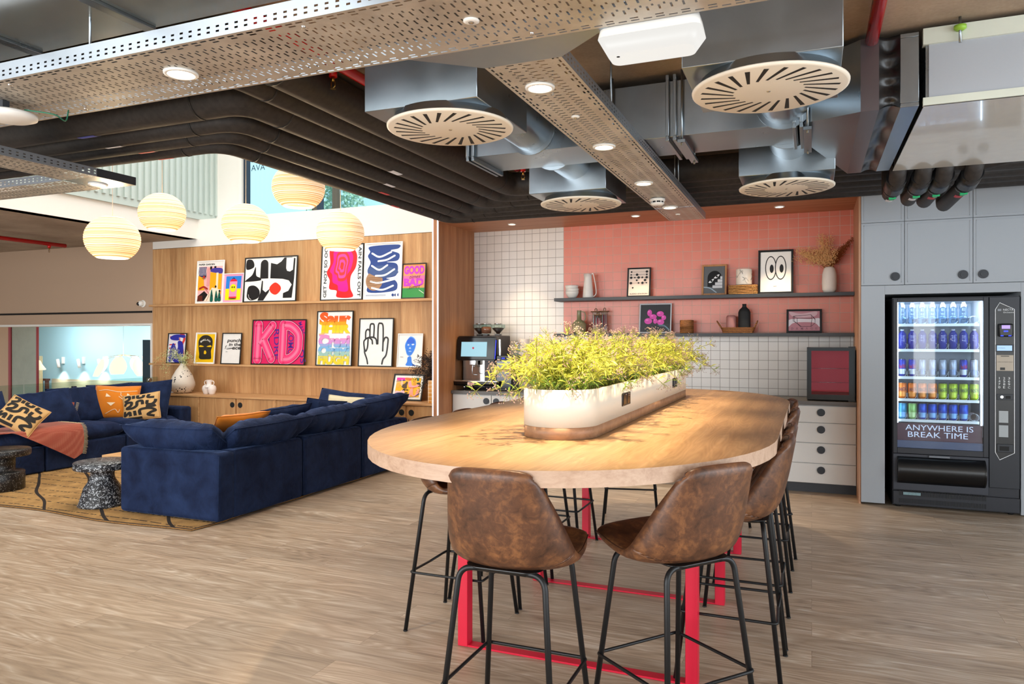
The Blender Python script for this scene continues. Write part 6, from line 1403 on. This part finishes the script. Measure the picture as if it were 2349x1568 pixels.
def sofa_module(name, x0, x1, y0, y1, back, arm, label, group, xs=None):
    "seat module; back = 'R' (high x) or 'L', arm = None, 'N' near or 'F' far end"
    t_ = thing(name, ((x0 + x1) / 2, (y0 + y1) / 2, 0), label, 'sofa module', group)
    bt = .2; g = .006
    m = MB(); rbox(m, x0 + (g if back == 'R' else .05), x1 - (.05 if back == 'R' else g), y0 + (.05 if arm == 'N' else g), y1 - (.05 if arm == 'F' else g), .02, .30, .02); m.build('base', VEL, t_)
    bx0, bx1 = ((x1 - bt, x1) if back == 'R' else (x0, x0 + bt))
    a0, a1 = y0, y1
    if arm == 'N': m = MB(); rbox(m, x0, x1, y0 + g, y0 + bt, .02, .575); m.build('arm_panel', VEL, t_); a0 = y0 + bt
    if arm == 'F': m = MB(); rbox(m, x0, x1, y1 - bt, y1 - g, .02, .575); m.build('arm_panel', VEL, t_); a1 = y1 - bt
    MB_ = MB(); rbox(MB_, bx0, bx1, a0 + (g if arm != 'N' else -.03), a1 - (g if arm != 'F' else -.03), .02, .575); MB_.build('back_frame', VEL, t_)
    sx0, sx1 = (x0 - .01, x1 - bt) if back == 'R' else (x0 + bt, x1 + .01)
    m = MB(); cushion(m, sx1 - sx0, a1 - a0 - .01, .2, Vector(((sx0 + sx1) / 2, (a0 + a1) / 2, .385)), Matrix.Rotation(PI / 2, 3, 'X') , .01, .008, int(y0 * 10), puff=7); m.build('seat_cushion', VEL, t_)
    for (ya,) in ((y0 + g,), (y1 - g,)):
        m = MB(); xx = x1 + .001 if back == 'R' else x0 - .001; m.tube([(xx, ya, .05), (xx, ya, .55)], .004, 6); m.build('piping', VEL, t_)
    return t_
GS1 = 'modules of the near blue sofa'; GS2 = 'modules of the far blue sofa'
sofa_module('sofa_module', -5.50, -4.40, 4.53, 5.605, 'R', 'N', 'front corner module of the near navy velvet sofa, with side arm', GS1)
sofa_module('sofa_module', -5.50, -4.40, 5.61, 6.57, 'R', None, 'middle module of the near navy velvet sofa', GS1)
sofa_module('sofa_module', -5.50, -4.40, 6.575, 7.53, 'R', 'F', 'end module of the near navy velvet sofa, closest to the oak cabinets', GS1)
fx0_, fx1_ = -8.92, -7.87
sofa_module('sofa_module', fx0_, fx1_, 3.52, 4.53, 'L', 'N', 'first module of the far navy sofa at the left edge of the view', GS2)
sofa_module('sofa_module', fx0_, fx1_, 4.535, 5.56, 'L', None, 'second module of the far navy sofa, under the coral throw', GS2)
sofa_module('sofa_module', fx0_, fx1_, 5.565, 6.6, 'L', None, 'third module of the far navy sofa', GS2)
sofa_module('sofa_module', fx0_, fx1_, 6.605, 7.64, 'L', 'F', 'end module of the far navy sofa, with arm by the oak cabinets', GS2)
# back cushions
GC = 'large navy back cushions'
# near sofa: cushion over the near arm, three along the back
scushion('back_cushion', 1.0, .56, .27, (-5.00, 4.78, .605), 0.03, .98, 0, VEL, 'large navy cushion lying over the near arm of the near sofa', 'cushion', GC, 3, puff=3.2, wr=.032)
scushion('back_cushion', 1.02, .58, .26, (-4.63, 5.24, .60), PI / 2, .98, -0.03, VEL, 'navy back cushion nearest the corner of the near sofa', 'cushion', GC, 4, puff=3.2, wr=.032)
scushion('back_cushion', .98, .58, .26, (-4.63, 6.17, .61), PI / 2, .95, -0.05, VEL, 'middle navy back cushion of the near sofa', 'cushion', GC, 5, puff=3.2, wr=.032)
scushion('back_cushion', .94, .60, .27, (-4.62, 7.02, .64), PI / 2, .90, -0.09, VEL, 'last navy back cushion of the near sofa, beside the oak cabinets', 'cushion', GC, 6, puff=3.2, wr=.032)
scushion('back_cushion', .84, .52, .22, (-5.16, 7.30, .63), 0.0, -.45, .08, VEL, 'navy cushion leaning against the far arm of the near sofa', 'cushion', GC, 7, puff=3, wr=.02)
scushion('back_cushion', .56, .44, .18, (-5.0, 6.02, .64), PI / 2 - .35, .65, -.1, VEL, 'smaller navy cushion inside the near sofa', 'cushion', GC, 8)
scushion('back_cushion', .46, .40, .16, (-5.12, 6.86, .63), .9, .4, .15, VEL, 'small navy cushion beside the cream one', 'cushion', GC, 28)
OR = plain('mustard_orange_wool', '#d97a06', .9, sheen=.3)
scushion('orange_cushion', .50, .46, .16, (-4.86, 5.24, .655), PI / 2 - .35, .75, -.05, OR, 'mustard orange cushion between the corner cushions of the near sofa', 'cushion', None, 9)
scushion('cream_cushion', .46, .30, .13, (-4.98, 7.06, .69), .1, -.3, .06, plain('cream_linen', '#cfc3a4', .9), 'small cream cushion at the far end of the near sofa', 'cushion', None, 10)
# patterned cushion material
def m_maze():
    t = NT('black_and_tan_printed_cloth'); v = t.coord(scale=(1, 1, 1))
    n = t.n.new('ShaderNodeTexWave'); n.wave_type = 'BANDS'; n.bands_direction = 'DIAGONAL'; t.l.new(v, n.inputs['Vector']); n.inputs['Scale'].default_value = 4.6; n.inputs['Distortion'].default_value = 9; n.inputs['Detail'].default_value = 0; n.inputs['Detail Scale'].default_value = 2.2
    t.set(color=t.ramp(n.outputs['Fac'], [(.4, '#d2aa72'), (.46, '#2a2724')]), rough=.9); return t.m
def maze(m, w, h, c, M3, t, side=-1):
    "thick S shaped strokes printed on the cushion face"
    S = [[(-.42, .40), (-.30, .42), (-.28, .30), (-.42, .22)], [(-.18, .44), (-.16, .30)], [(-.06, .44), (-.05, .32), (.08, .32), (.1, .42)], [(.24, .42), (.22, .30), (.38, .28)],
         [(-.42, .06), (-.36, .16), (-.22, .16), (-.24, .04), (-.36, -.04), (-.20, -.06), (-.08, .02), (-.06, .16), (.06, .18), (.08, .04)], [(.2, .18), (.2, .04), (.32, .02), (.40, .1), (.42, .2)],
         [(-.42, -.14), (-.42, -.30), (-.28, -.20), (-.26, -.34)], [(-.14, -.16), (-.13, -.34)], [(0, -.34), (.0, -.16), (.14, -.12), (.3, -.14), (.4, -.22), (.28, -.28), (.2, -.36), (.36, -.42)], [(-.34, -.42), (-.1, -.44), (.04, -.44)], [(.42, -.02), (.34, -.06), (.16, -.04)]]
    for q in S:
        P_ = bez([(a, b, 0) for a, b in q], 7) if len(q) > 2 else [Vector((q[0][0] + (q[1][0] - q[0][0]) * k / 6, q[0][1] + (q[1][1] - q[0][1]) * k / 6, 0)) for k in range(7)]; prev = None
        for i, p_ in enumerate(P_):
            d = (P_[min(i + 1, len(P_) - 1)] - P_[max(i - 1, 0)]).normalized(); n_ = Vector((-d.y, d.x, 0)) * .042; row = []
            for s_ in (-1, -.5, 0, .5, 1):
                u, v = (p_.x + n_.x * s_) * 2, (p_.y + n_.y * s_) * 2
                u = max(-.96, min(.96, u)); v = max(-.96, min(.96, v))
                e = max(0, (1 - abs(u) ** 2.4)) ** .5 * max(0, (1 - abs(v) ** 2.4)) ** .5
                px = u * w / 2 * (1 - .08 * (1 - abs(v)) * abs(u) ** 3 * .8); py = v * h / 2 * (1 - .08 * (1 - abs(u)) * abs(v) ** 3 * .8)
                row.append(m.bm.verts.new(c + M3 @ Vector((px, side * (t / 2 * e + .0035), py))))
            if prev:
                for k in range(4): m.face((prev[k], prev[k + 1], row[k + 1], row[k]))
            prev = row
TAN = plain('tan_linen', '#cfa56c', .9); INK = plain('black_brown_ink', '#24211e', .9)
def pcushion(w, h, t, c, yaw, lean, roll, label, seed):
    t_ = scushion('patterned_cushion', w, h, t, c, yaw, lean, roll, TAN, label, 'cushion', 'tan cushions with black pattern', seed, wr=.0)
    m = MB(); m.sm = True; maze(m, w, h, Vector(c), rotm(yaw, lean, roll), t); m.build('printed_pattern', INK, t_, fixn=False)
scushion('back_cushion', .70, .54, .24, (-8.26, 7.24, .665), .12, -.3, -.08, VEL, 'large navy cushion against the far arm of the far sofa', 'cushion', GC, 12, puff=3)
c = (-8.52, 6.86, .70)
# back cushions of the far sofa, facing the room
FB = (fx0_ + .27)
for k, (y, w_, h_, lb, rl) in enumerate(((4.0, .98, .54, 'navy back cushion at the left edge of the far sofa', 0), (5.20, .86, .54, 'navy back cushion of the far sofa behind the patterned one', -.03), (5.98, .60, .52, 'square navy cushion leaning forward on the far sofa', -.1), (6.56, .8, .54, 'dark navy back cushion of the far sofa left of the orange one', 0))):
    scushion('back_cushion', w_, h_, .25, (FB + (.05, .08, .24, .04)[k], y, .64), PI / 2 - (0, 0, .25, 0)[k], -.5, rl, VEL, lb, 'cushion', GC, 20 + k, puff=3, wr=.02)
scushion('back_cushion', .7, .5, .2, (FB - .04, 7.08, .65), PI / 2, -.3, 0, VEL, 'navy back cushion behind the orange one in the far corner', 'cushion', GC, 27, puff=3)
oc = Vector((-8.36, 6.86, .67))
ot = scushion('orange_cushion', .54, .44, .16, oc, .62, -.25, .03, OR, 'orange cushion with cream line drawing in the far corner', 'cushion', None, 13, wr=.0)
m = MB(); M3 = rotm(.62, -.25, .03)
def oncush(u, v, w=.54, h=.44, t=.16):
    e = max(0, (1 - abs(u) ** 2.4)) ** .5 * max(0, (1 - abs(v) ** 2.4)) ** .5; return oc + M3 @ Vector((u * w / 2 * (1 - .064 * (1 - abs(v)) * abs(u) ** 3), -(t / 2 * e + .003), v * h / 2 * (1 - .064 * (1 - abs(u)) * abs(v) ** 3)))
def line_on(q, r=.004): m.tube([oncush(p_.x, p_.y) for p_ in bez([(a, b, 0) for a, b in q], 8)], r, 5)
line_on([(-.8, .66), (-.4, .7), (.1, .58), (.6, .62), (.9, .66)]); line_on([(.2, .58), (.22, .42), (.2, .36)]); line_on([(.22, .36), (.5, .12), (.7, -.05)]); line_on([(.14, .30), (.4, .05), (.62, -.1)]); line_on([(-.4, -.74), (.0, -.46), (.16, -.66), (.24, -.48)])
m.build('line_drawing', plain('cream_print', '#f0d9b8', .9), ot)
m = MB()
for q in (((-.42, .5), (-.44, .28), (-.2, .28)), ((-.36, -.06), (.02, -.06), (-.16, -.26)), ((.5, .5), (.48, .3), (.7, .32))):
    m.face([m.bm.verts.new(oncush(a, b) + Vector((0, -.003, 0))) for a, b in q])
m.build('triangle_print', plain('cream_print', '#f0d9b8', .9), ot)
pcushion(.46, .35, .14, (-7.99, 6.92, .62), .5, -.3, -.14, 'tan and black patterned cushion in front of the orange one', 14)
pcushion(.42, .37, .13, (-7.98, 5.36, .655), .95, -.6, .62, 'tan and black patterned cushion tilted on its corner at the left', 15)
# coral throw: over the back, across the seat and down the front
def m_throw():
    t = NT('coral_woven_throw'); co = t.coord(); w1 = t.wave(co, 48, 0, 0, 1, 'Y'); w2 = t.wave(co, 48, 0, 0, 1, 'X'); w3 = t.wave(co, 48, 0, 0, 1, 'Z'); f = t.math('MULTIPLY', w1, t.math('MAXIMUM', w2, w3))
    t.set(color=t.ramp(f, [(.2, '#9c3c28'), (.75, '#c8765a')]), rough=.95, sheen=.3); t.bump(f, .5, .004); return t.m
TH = m_throw()
t_ = thing('coral_throw', (-8.1, 5.1, .5), 'coral woven throw with cream fringe draped over the far sofa seat', 'throw')
m = MB(); m.sm = True
def drape(i, j):
    # i: along the sofa (y), j: from the back over the seat and down the front
    y0 = 4.35 + i * 1.56; L = j * 1.08 - .02
    fall = .40 * max(0, 1 - abs(i - .93) * 2.0)
    if j < .62: x = -8.62 + (j / .62) * .76; z = .497 + .012 * math.sin(7 * i + 3 * j); dy = .12 * j
    else:
        f = (j - .62) / .38; dpt = max(.012, fall * 1.0) * f; x = -7.855 + .03 * math.sin(min(1, f * 4) * PI / 2) + .012 * math.sin(9 * i + 2 * f); z = .497 - dpt * .98; dy = .12 * j - .10 * f * (i - .5)
        if i < .4: x = -7.86 + .02 * f
    return (x, y0 + dy + .012 * math.sin(12 * j + 4 * i), z + .012)
m.grid(drape, 40, 44); m.sm = False
o = m.build('cloth', TH, t_)
m = MB()
for k in range(60):
    a = Vector(drape(1.0, k / 59)); m.tube([a, a + Vector((.004, .02, -.004)), a + Vector((.004 + R.uniform(-.006, .008), .045, -.012 if k / 59 > .62 else -.002))], .0028, 4)
m.build('fringe', plain('cream_fringe', '#dfcfa6', .9), t_)
t_ = thing('coral_throw', (-8.75, 4.7, .9), 'coral woven throw folded over the back cushions of the far sofa', 'throw')
m = MB(); m.sm = True
def dr2(i, j): 
    a = -1.1 + 2.2 * j; y = 3.6 + i * 1.75; return (-8.74 + .15 * math.sin(a) , y + .02 * math.sin(5 * j), .84 + .085 * math.cos(a) + .03 * math.sin(i * 9 + .5) * (1) - .03)
m.grid(dr2, 40, 16); m.sm = False; m.build('cloth', TH, t_)
t_ = thing('throw_corner', (-8.45, 5.95, .7), 'small coral throw corner with cream tassels peeking between far sofa cushions', 'throw')
q = onx(170, 932, -8.28)
m = MB(); m.sm = True; m.grid(lambda i, j: (q.x - .06 + .04 * i, q.y - .05 + .07 * i * (1 - .3 * j), q.z + .05 - .11 * j), 6, 6); m.sm = False; m.build('cloth', TH, t_)
m = MB()
for k in range(9): a = q + Vector((-.02, .045 - .004 * k, .045 - .015 * k)); m.tube([a, a + Vector((.01, .03, -.01))], .003, 4)
m.build('tassels', plain('cream_fringe', '#dfcfa6', .9), t_)
# ------------------------------------------------------------ side tables
def m_terr(name, bgc, chips, sc_, thr):
    t = NT(name); v = t.coord(); d = t.noise(v, sc_ * .9, 2, .6, out='Color'); vd = t.mix(.06, v, d, 'ADD')
    f = t.vor(vd, sc_, out='Distance'); g = t.noise(v, sc_ * .8, 1); t.set(color=t.mix(t.math('MULTIPLY', t.math('LESS_THAN', f, thr), t.math('GREATER_THAN', g, .38)), bgc, chips), rough=.35); return t.m
p = onz(235, 1157, .014)
T1 = m_terr('white_speckled_terrazzo', '#1a1c22', '#c8cdd4', 62, .36)
o = MB().lathe([(0, 0), (.19, 0), (.2, .008), (.188, .03), (.15, .16), (.105, .23), (.098, .26), (.098, .325), (.225, .327), (.232, .335), (.232, .385), (.226, .392), (0, .392)], (p.x, p.y, .014), 48).build('terrazzo_side_table', T1)
tag(o, 'black and white terrazzo side table with flared foot beside the near sofa', 'side table')
p = onz(4, 1122, .014)
T2 = m_terr('sparse_speckled_terrazzo', '#111113', '#d8d5d0', 70, .2)
o = MB().lathe([(0, 0), (.19, 0), (.196, .006), (.196, .17), (.19, .18), (.12, .184), (.115, .19), (.115, .33), (.24, .333), (.247, .34), (.247, .39), (.24, .398), (0, .398)], (p.x, p.y, .014), 48).build('terrazzo_side_table', T2)
tag(o, 'dark sparsely speckled stepped side table at the left edge', 'side table')
p = onz(233, 1043, .40)
t_ = thing('coffee_table', (p.x + .35, p.y + .35, .014), 'light wooden box coffee table half hidden behind the near sofa', 'coffee table')
WB = wood('light_wood_table', ['#b98a58', '#cfa06c', '#dcb283'], 'X', .8, .5)
MB().box(p.x, p.x + .7, p.y, p.y + .7, .36, .40, .004, 1).build('table_top', WB, t_)
for a, b in ((p.x + .02, p.y + .02), (p.x + .62, p.y + .02), (p.x + .02, p.y + .62), (p.x + .62, p.y + .62)): MB().box(a, a + .06, b, b + .06, .014, .36, .004, 1).build('leg', WB, t_)
# ------------------------------------------------------------ the big table
TX, TY, ZTB = -1.035, 4.29, 1.07
HWX = .90; ys0, ys1 = 3.35, 5.23; DEP = 1.15
def oval(off=0.0, n=28):
    pts = []; hw = HWX + off
    for k in range(n + 1): a = PI + PI * k / n; pts.append((TX + hw * math.cos(a), ys0 + (DEP + off) * math.sin(a)))
    for k in range(n + 1): a = PI * k / n; pts.append((TX + hw * math.cos(a), ys1 + (DEP + off) * math.sin(a)))
    return pts
t_ = thing('high_table', (TX, TY, 0), 'long oval bar-height wooden table with crimson metal legs', 'table')
MB().prism(oval(-.0006), ZTB - .055, ZTB).build('table_top', M['tabletop'], t_)
m = MB(); P_ = oval(0.0); n = len(P_); A = [m.bm.verts.new((x, y, ZTB - .056)) for x, y in P_]; B = [m.bm.verts.new((x, y, ZTB + .0002)) for x, y in P_]; m.sm = True
for k in range(n): m.face((A[k], A[(k + 1) % n], B[(k + 1) % n], B[k]))
m.sm = False; m.build('edge_band', M['tableedge'], t_)
for j, y in enumerate((3.24, 4.28, 5.33)):
    for x in (-1.575, -.48): MB().box(x - .026, x + .026, y - .03, y + .03, 0.001, ZTB - .057, .002, 1).build('leg', M['redpaint'], t_)
    MB().box(-1.55, -.505, y - .028, y + .028, .001, .010, .001, 1).build('floor_bar', M['redpaint'], t_)
    MB().box(-1.55, -.505, y - .028, y + .028, ZTB - .085, ZTB - .057).build('top_bar', M['redpaint'], t_)
# ------------------------------------------------------------ bar stools
def stool_proto():
    t_ = thing('bar_stool', (0, 0, 0), '', 'bar stool', 'brown leather bar stools round the high table')
    SS = [0, .10, .28, .42, .53, .64, .80, 1]
    CC = bez([(0, .235, .760), (0, .205, .770), (0, .09, .742), (0, -.05, .718), (0, -.135, .728), (0, -.188, .775), (0, -.222, .885), (0, -.258, 1.072)], 6)
    CE = bez([(0, .190, .748), (0, .190, .762), (0, .10, .750), (0, .025, .742), (0, -.025, .765), (0, -.07, .825), (0, -.135, .925), (0, -.228, 1.06)], 6)
    WH = bez([(0, .150, 0), (0, .205, 0), (0, .228, 0), (0, .232, 0), (0, .226, 0), (0, .214, 0), (0, .190, 0), (0, .150, 0)], 6)
    n = len(CC) - 1
    def ev(L, s):
        k = 0
        while k < 6 and s > SS[k + 1]: k += 1
        q = (k + (s - SS[k]) / (SS[k + 1] - SS[k])) * 6; i = min(int(q), n - 1); return L[i].lerp(L[i + 1], q - i)
    def base_(s, t):
        s = min(1, max(0, s)); a = min(1, abs(t)); f = a ** 2.1; c = ev(CC, s).lerp(ev(CE, s), f); w = ev(WH, s).y
        x = w * math.sin(t * PI / 2 * .94) / math.sin(PI / 2 * .94); z = c.z
        if s > .94: z -= .022 * ((s - .94) / .06) * a ** 5
        return Vector((x, c.y, z))
    def P(s, t, side):
        d = .01; p = base_(s, t); ds = base_(s + d, t) - base_(s - d, t); dt = base_(s, t + d) - base_(s, t - d) if abs(t) < .99 else base_(s, t) - base_(s, t - math.copysign(d, t)); 
        if abs(t) >= .99 and t < 0: dt = -dt
        nn = dt.cross(ds).normalized() * -1
        if s < .4 and nn.z < 0 or s >= .4 and (nn.y * 1 + nn.z * .6) < 0: nn = -nn
        a = abs(t); th = .017 * (1 - .6 * a ** 8); e = min(s, 1 - s)
        if e < .02: th *= .35 + .65 * (e / .02) ** .5
        return p + nn * th * side
    for nm, s0, s1 in (('seat', 0, .555), ('backrest', .545, 1)):
        m = MB(); m.sm = True
        g1 = m.grid(lambda i, j: P(s0 + (s1 - s0) * i, -1 + 2 * j, 1), 22, 20); g2 = m.grid(lambda i, j: P(s0 + (s1 - s0) * i, -1 + 2 * j, -1), 22, 20)
        for k in range(22):
            for e in (0, -1): m.face((g1[k][e], g1[k + 1][e], g2[k + 1][e], g2[k][e]))
        for e in (0, -1):
            for k in range(20): m.face((g1[e][k], g1[e][k + 1], g2[e][k + 1], g2[e][k]))
        m.build(nm, M['leather'], t_, world=False)
    m = MB(); sm = [P(s / 40, sd, 1) * 1.0 for sd in (-.985,) for s in range(0, 41)] ; m.tube(sm, .0022, 5)
    sm = [P(s / 40, .985, 1) for s in range(0, 41)]; m.tube(sm, .0022, 5); m.tube([P(.985, -1 + 2 * k / 20, 1) for k in range(21)], .0022, 5); m.build('edge_seam', plain('dark_brown_stitching', '#4a2d1e', .5), t_, world=False)
    m = MB(); slab(m, 0, -.03, .11, .11, .694, .14, .13, .712, .05); m.build('seat_base', M['blackplastic'], t_, world=False)
    BM = M['blackmetal']
    for sx in (-1, 1):
        for sy in (-1, 1):
            m = MB(); top = Vector((sx * .09, sy * .135, .702)); kn = Vector((sx * .158, sy * .142, .702)); ft = Vector((sx * .22, sy * .22, .0))
            m.tube(arc_path([top, kn, ft], .05, 8), .0105, 12); m.build('leg', BM, t_, world=False)
            m = MB(); m.tube([ft + Vector((0, 0, .0)), ft + Vector((0, 0, .006))], .0115, 10); m.build('foot_cap', M['blackplastic'], t_, world=False)
    for sy in (-1, 1): m = MB(); m.tube([(-.10, sy * .135, .702), (.10, sy * .135, .702)], .0105, 12); m.build('seat_rail', BM, t_, world=False)
    q = .196; m = MB(); m.tube(arc_path([(0, -q, .3), (-q - .008, -q - .006, .3), (-q - .006, q + .006, .3), (q + .006, q + .006, .3), (q + .008, -q - .006, .3), (0, -q, .3)], .022, 6), .0065, 8); m.build('footrest', BM, t_, world=False)
    return t_
ST = [(-.985, 2.45, 0.0, 'near bar stool at the left front end of the table, seen from behind'),
      (-.476, 2.745, math.atan2(.787, .617), 'near bar stool at the right front end of the table, turned to the left'),
      (-.335, 3.47, PI / 2, 'first bar stool along the right side of the table'), (-.335, 3.98, PI / 2, 'second bar stool along the right side of the table'),
      (-.335, 4.84, PI / 2, 'third bar stool along the right side of the table'), (-.36, 5.50, PI / 2 + .2, 'fourth bar stool along the right side, nearest the kitchen drawers'),
      (-1.71, 3.49, -PI / 2, 'first bar stool along the left side of the table, with seat edge showing'), (-1.715, 3.99, -PI / 2, 'second bar stool along the left side of the table'),
      (-1.71, 4.52, -PI / 2, 'third bar stool along the left side of the table'), (-1.70, 5.06, -PI / 2, 'fourth bar stool along the left side of the table'),
      (-.72, 5.93, PI - .25, 'bar stool at the far end of the table, right one'), (-1.38, 5.95, PI + .22, 'bar stool at the far end of the table, left one')]
P0 = stool_proto()
for i, (x, y, rz, lb) in enumerate(ST):
    if i == 0: P0.location = (x, y, 0); P0.rotation_euler = (0, 0, rz); P0['label'] = lb
    else: dup(P0, (x, y, 0), (0, 0, rz), lb)
# ------------------------------------------------------------ planter
PX, PHW = -1.03, .166; py0, py1 = 2.93, 5.66
def stad(off=0.0, n=20):
    r = PHW + off; pts = []
    for k in range(n + 1): a = PI + PI * k / n; pts.append((PX + r * math.cos(a), py0 + PHW + r * math.sin(a)))
    for k in range(n + 1): a = PI * k / n; pts.append((PX + r * math.cos(a), py1 - PHW + r * math.sin(a)))
    return pts
t_ = thing('planter', (PX, TY, ZTB + .001), 'long cream planter trough with brown wood base band on the table', 'planter')
def ringwall(P1, P2, z0, z1, mat, name, cap=True):
    m = MB(); n = len(P1); A = [m.bm.verts.new((x, y, z0)) for x, y in P1]; B = [m.bm.verts.new((x, y, z1)) for x, y in P1]; Cc = [m.bm.verts.new((x, y, z1)) for x, y in P2]; D = [m.bm.verts.new((x, y, z0)) for x, y in P2]
    for k in range(n):
        j = (k + 1) % n; m.sm = True; m.face((A[k], A[j], B[j], B[k])); m.face((C_[j], C_[k], D[k], D[j]) if False else (Cc[j], Cc[k], D[k], D[j])); m.sm = False; m.face((B[k], B[j], Cc[j], Cc[k])); m.face((D[k], D[j], A[j], A[k]))
    return m.build(name, mat, t_)
ringwall(stad(0), stad(-.01), ZTB + .001, ZTB + .052, M['plinthwood'], 'wood_base')
ringwall(stad(.001), stad(-.008), ZTB + .052, ZTB + .212, M['cream'], 'cream_wall')
MB().prism(stad(-.012), ZTB + .01, ZTB + .17).build('soil', plain('dark_potting_soil', '#2a2019', .95), t_)
for (u, v) in ((1435, 914), (1547, 877)):
    p = onx(u, v, PX + PHW); m = MB(); m.box(PX + PHW + .001, PX + PHW + .006, p.y - .085, p.y + .085, p.z - .032, p.z + .032, .002, 1); so = m.build('socket_panel', M['blackplastic'], t_)
    m = MB()
    for k in (-1, 1): m.box(PX + PHW + .006, PX + PHW + .0075, p.y + k * .04 - .028, p.y + k * .04 + .028, p.z - .024, p.z + .024, .001, 1)
    m.build('socket_insert', BP, so)
# ------------------------------------------------------------ plants
def leafmat(name, a, b):
    t = NT(name); n = t.noise(t.coord(), 30, 2); t.set(color=t.ramp(n, [(.3, a), (.7, b)]), rough=.5)
    tr = t.n.new('ShaderNodeBsdfTranslucent'); tr.inputs[0].default_value = lin(b); mx = t.n.new('ShaderNodeMixShader'); mx.inputs[0].default_value = .3
    t.l.new(t.b.outputs[0], mx.inputs[1]); t.l.new(tr.outputs[0], mx.inputs[2]); t.l.new(mx.outputs[0], t.out.inputs[0]); return t.m
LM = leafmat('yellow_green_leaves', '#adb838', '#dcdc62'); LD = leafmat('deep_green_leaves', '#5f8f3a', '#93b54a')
SM = plain('mauve_brown_seeds', '#9a7f74', .7); STM = plain('plant_stems', '#7d8236', .7)
def plant_proto(seed):
    R = random.Random(seed); t_ = thing('leafy_plant', (0, 0, 0), 'bushy yellow-green leafy plant with mauve seed heads in the cream planter', 'plant', 'leafy plants in the table planter')
    lv, ld, sd, st = MB(), MB(), MB(), MB()
    for k in range(62):
        a = R.uniform(0, 2 * PI); out = R.uniform(.04, .22) * (1 if R.random() < .7 else 1.15); hgt = R.uniform(.10, .27) * (1 - out * 1.1); 
        droop = k < 11
        if droop: out = R.uniform(.22, .29); hgt = R.uniform(.02, .09)
        b = Vector((R.uniform(-.09, .09), R.uniform(-.10, .10), 0)); tip = b + Vector((math.cos(a) * out, math.sin(a) * out * .9, hgt)); mid = b.lerp(tip, .5) + Vector((0, 0, .10 if droop else .05))
        q = bez([b, mid, tip], 5); st.tube(q[::2] + ([q[-1]] if len(q) % 2 == 0 else []), .0015, 3, cap=False)
        seedy = R.random() < .6
        for i in range(2, len(q)):
            for _ in range(2 if (seedy and i > len(q) - 4) else 4):
                d = Vector((R.gauss(0, 1), R.gauss(0, 1), R.gauss(.35, .7))).normalized(); L = R.uniform(.028, .056); w_ = R.uniform(.0022, .0040)
                n_ = d.cross(Vector((R.uniform(-1, 1), R.uniform(-1, 1), R.uniform(-1, 1)))).normalized() * w_; dr = Vector((0, 0, -.008))
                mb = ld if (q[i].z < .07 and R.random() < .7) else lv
                p0 = q[i]; v0 = mb.bm.verts.new(p0); v1 = mb.bm.verts.new(p0 + d * L * .5 + n_); v2 = mb.bm.verts.new(p0 + d * L * .5 - n_); v3 = mb.bm.verts.new(p0 + d * L + dr); mb.face((v0, v1, v3, v2))
        if seedy:
            for j in range(8):
                d = (q[-1] - q[-3]).normalized() + Vector((R.gauss(0, .6), R.gauss(0, .6), R.gauss(.1, .5))); e = q[-1] + d.normalized() * R.uniform(.02, .05); st.tube([q[-1], e], .0008, 3, cap=False)
                for _ in range(3):
                    c = e + Vector((R.gauss(0, .006), R.gauss(0, .006), R.gauss(0, .006))); s = R.uniform(.0026, .0042); V_ = [sd.bm.verts.new(c + Vector(o_) * s) for o_ in ((1, 0, -.4), (-.6, .9, -.4), (-.6, -.9, -.4), (0, 0, 1))]
                    for f in ((0, 1, 2), (0, 1, 3), (1, 2, 3), (2, 0, 3)): sd.face([V_[i_] for i_ in f])
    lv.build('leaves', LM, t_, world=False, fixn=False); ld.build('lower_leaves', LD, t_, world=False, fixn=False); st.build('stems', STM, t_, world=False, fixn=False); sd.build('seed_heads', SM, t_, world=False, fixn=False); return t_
protos = [plant_proto(s) for s in (1, 2, 3)]; used = [False] * 3; R = random.Random(44)
ys = [3.06, 3.24, 3.42, 3.62, 3.84, 4.06, 4.28, 4.50, 4.72, 4.94, 5.16, 5.36, 5.52]
for i, y in enumerate(ys):
    k = i % 3; loc = (PX + R.uniform(-.02, .02), y, ZTB + .17); rot = (0, 0, R.uniform(0, 6.28))
    if not used[k]: used[k] = True; protos[k].location = loc; protos[k].rotation_euler = rot; o = protos[k]
    else: o = dup(protos[k], loc, rot)
    o.scale = (1.12, 1.1, 1.14)
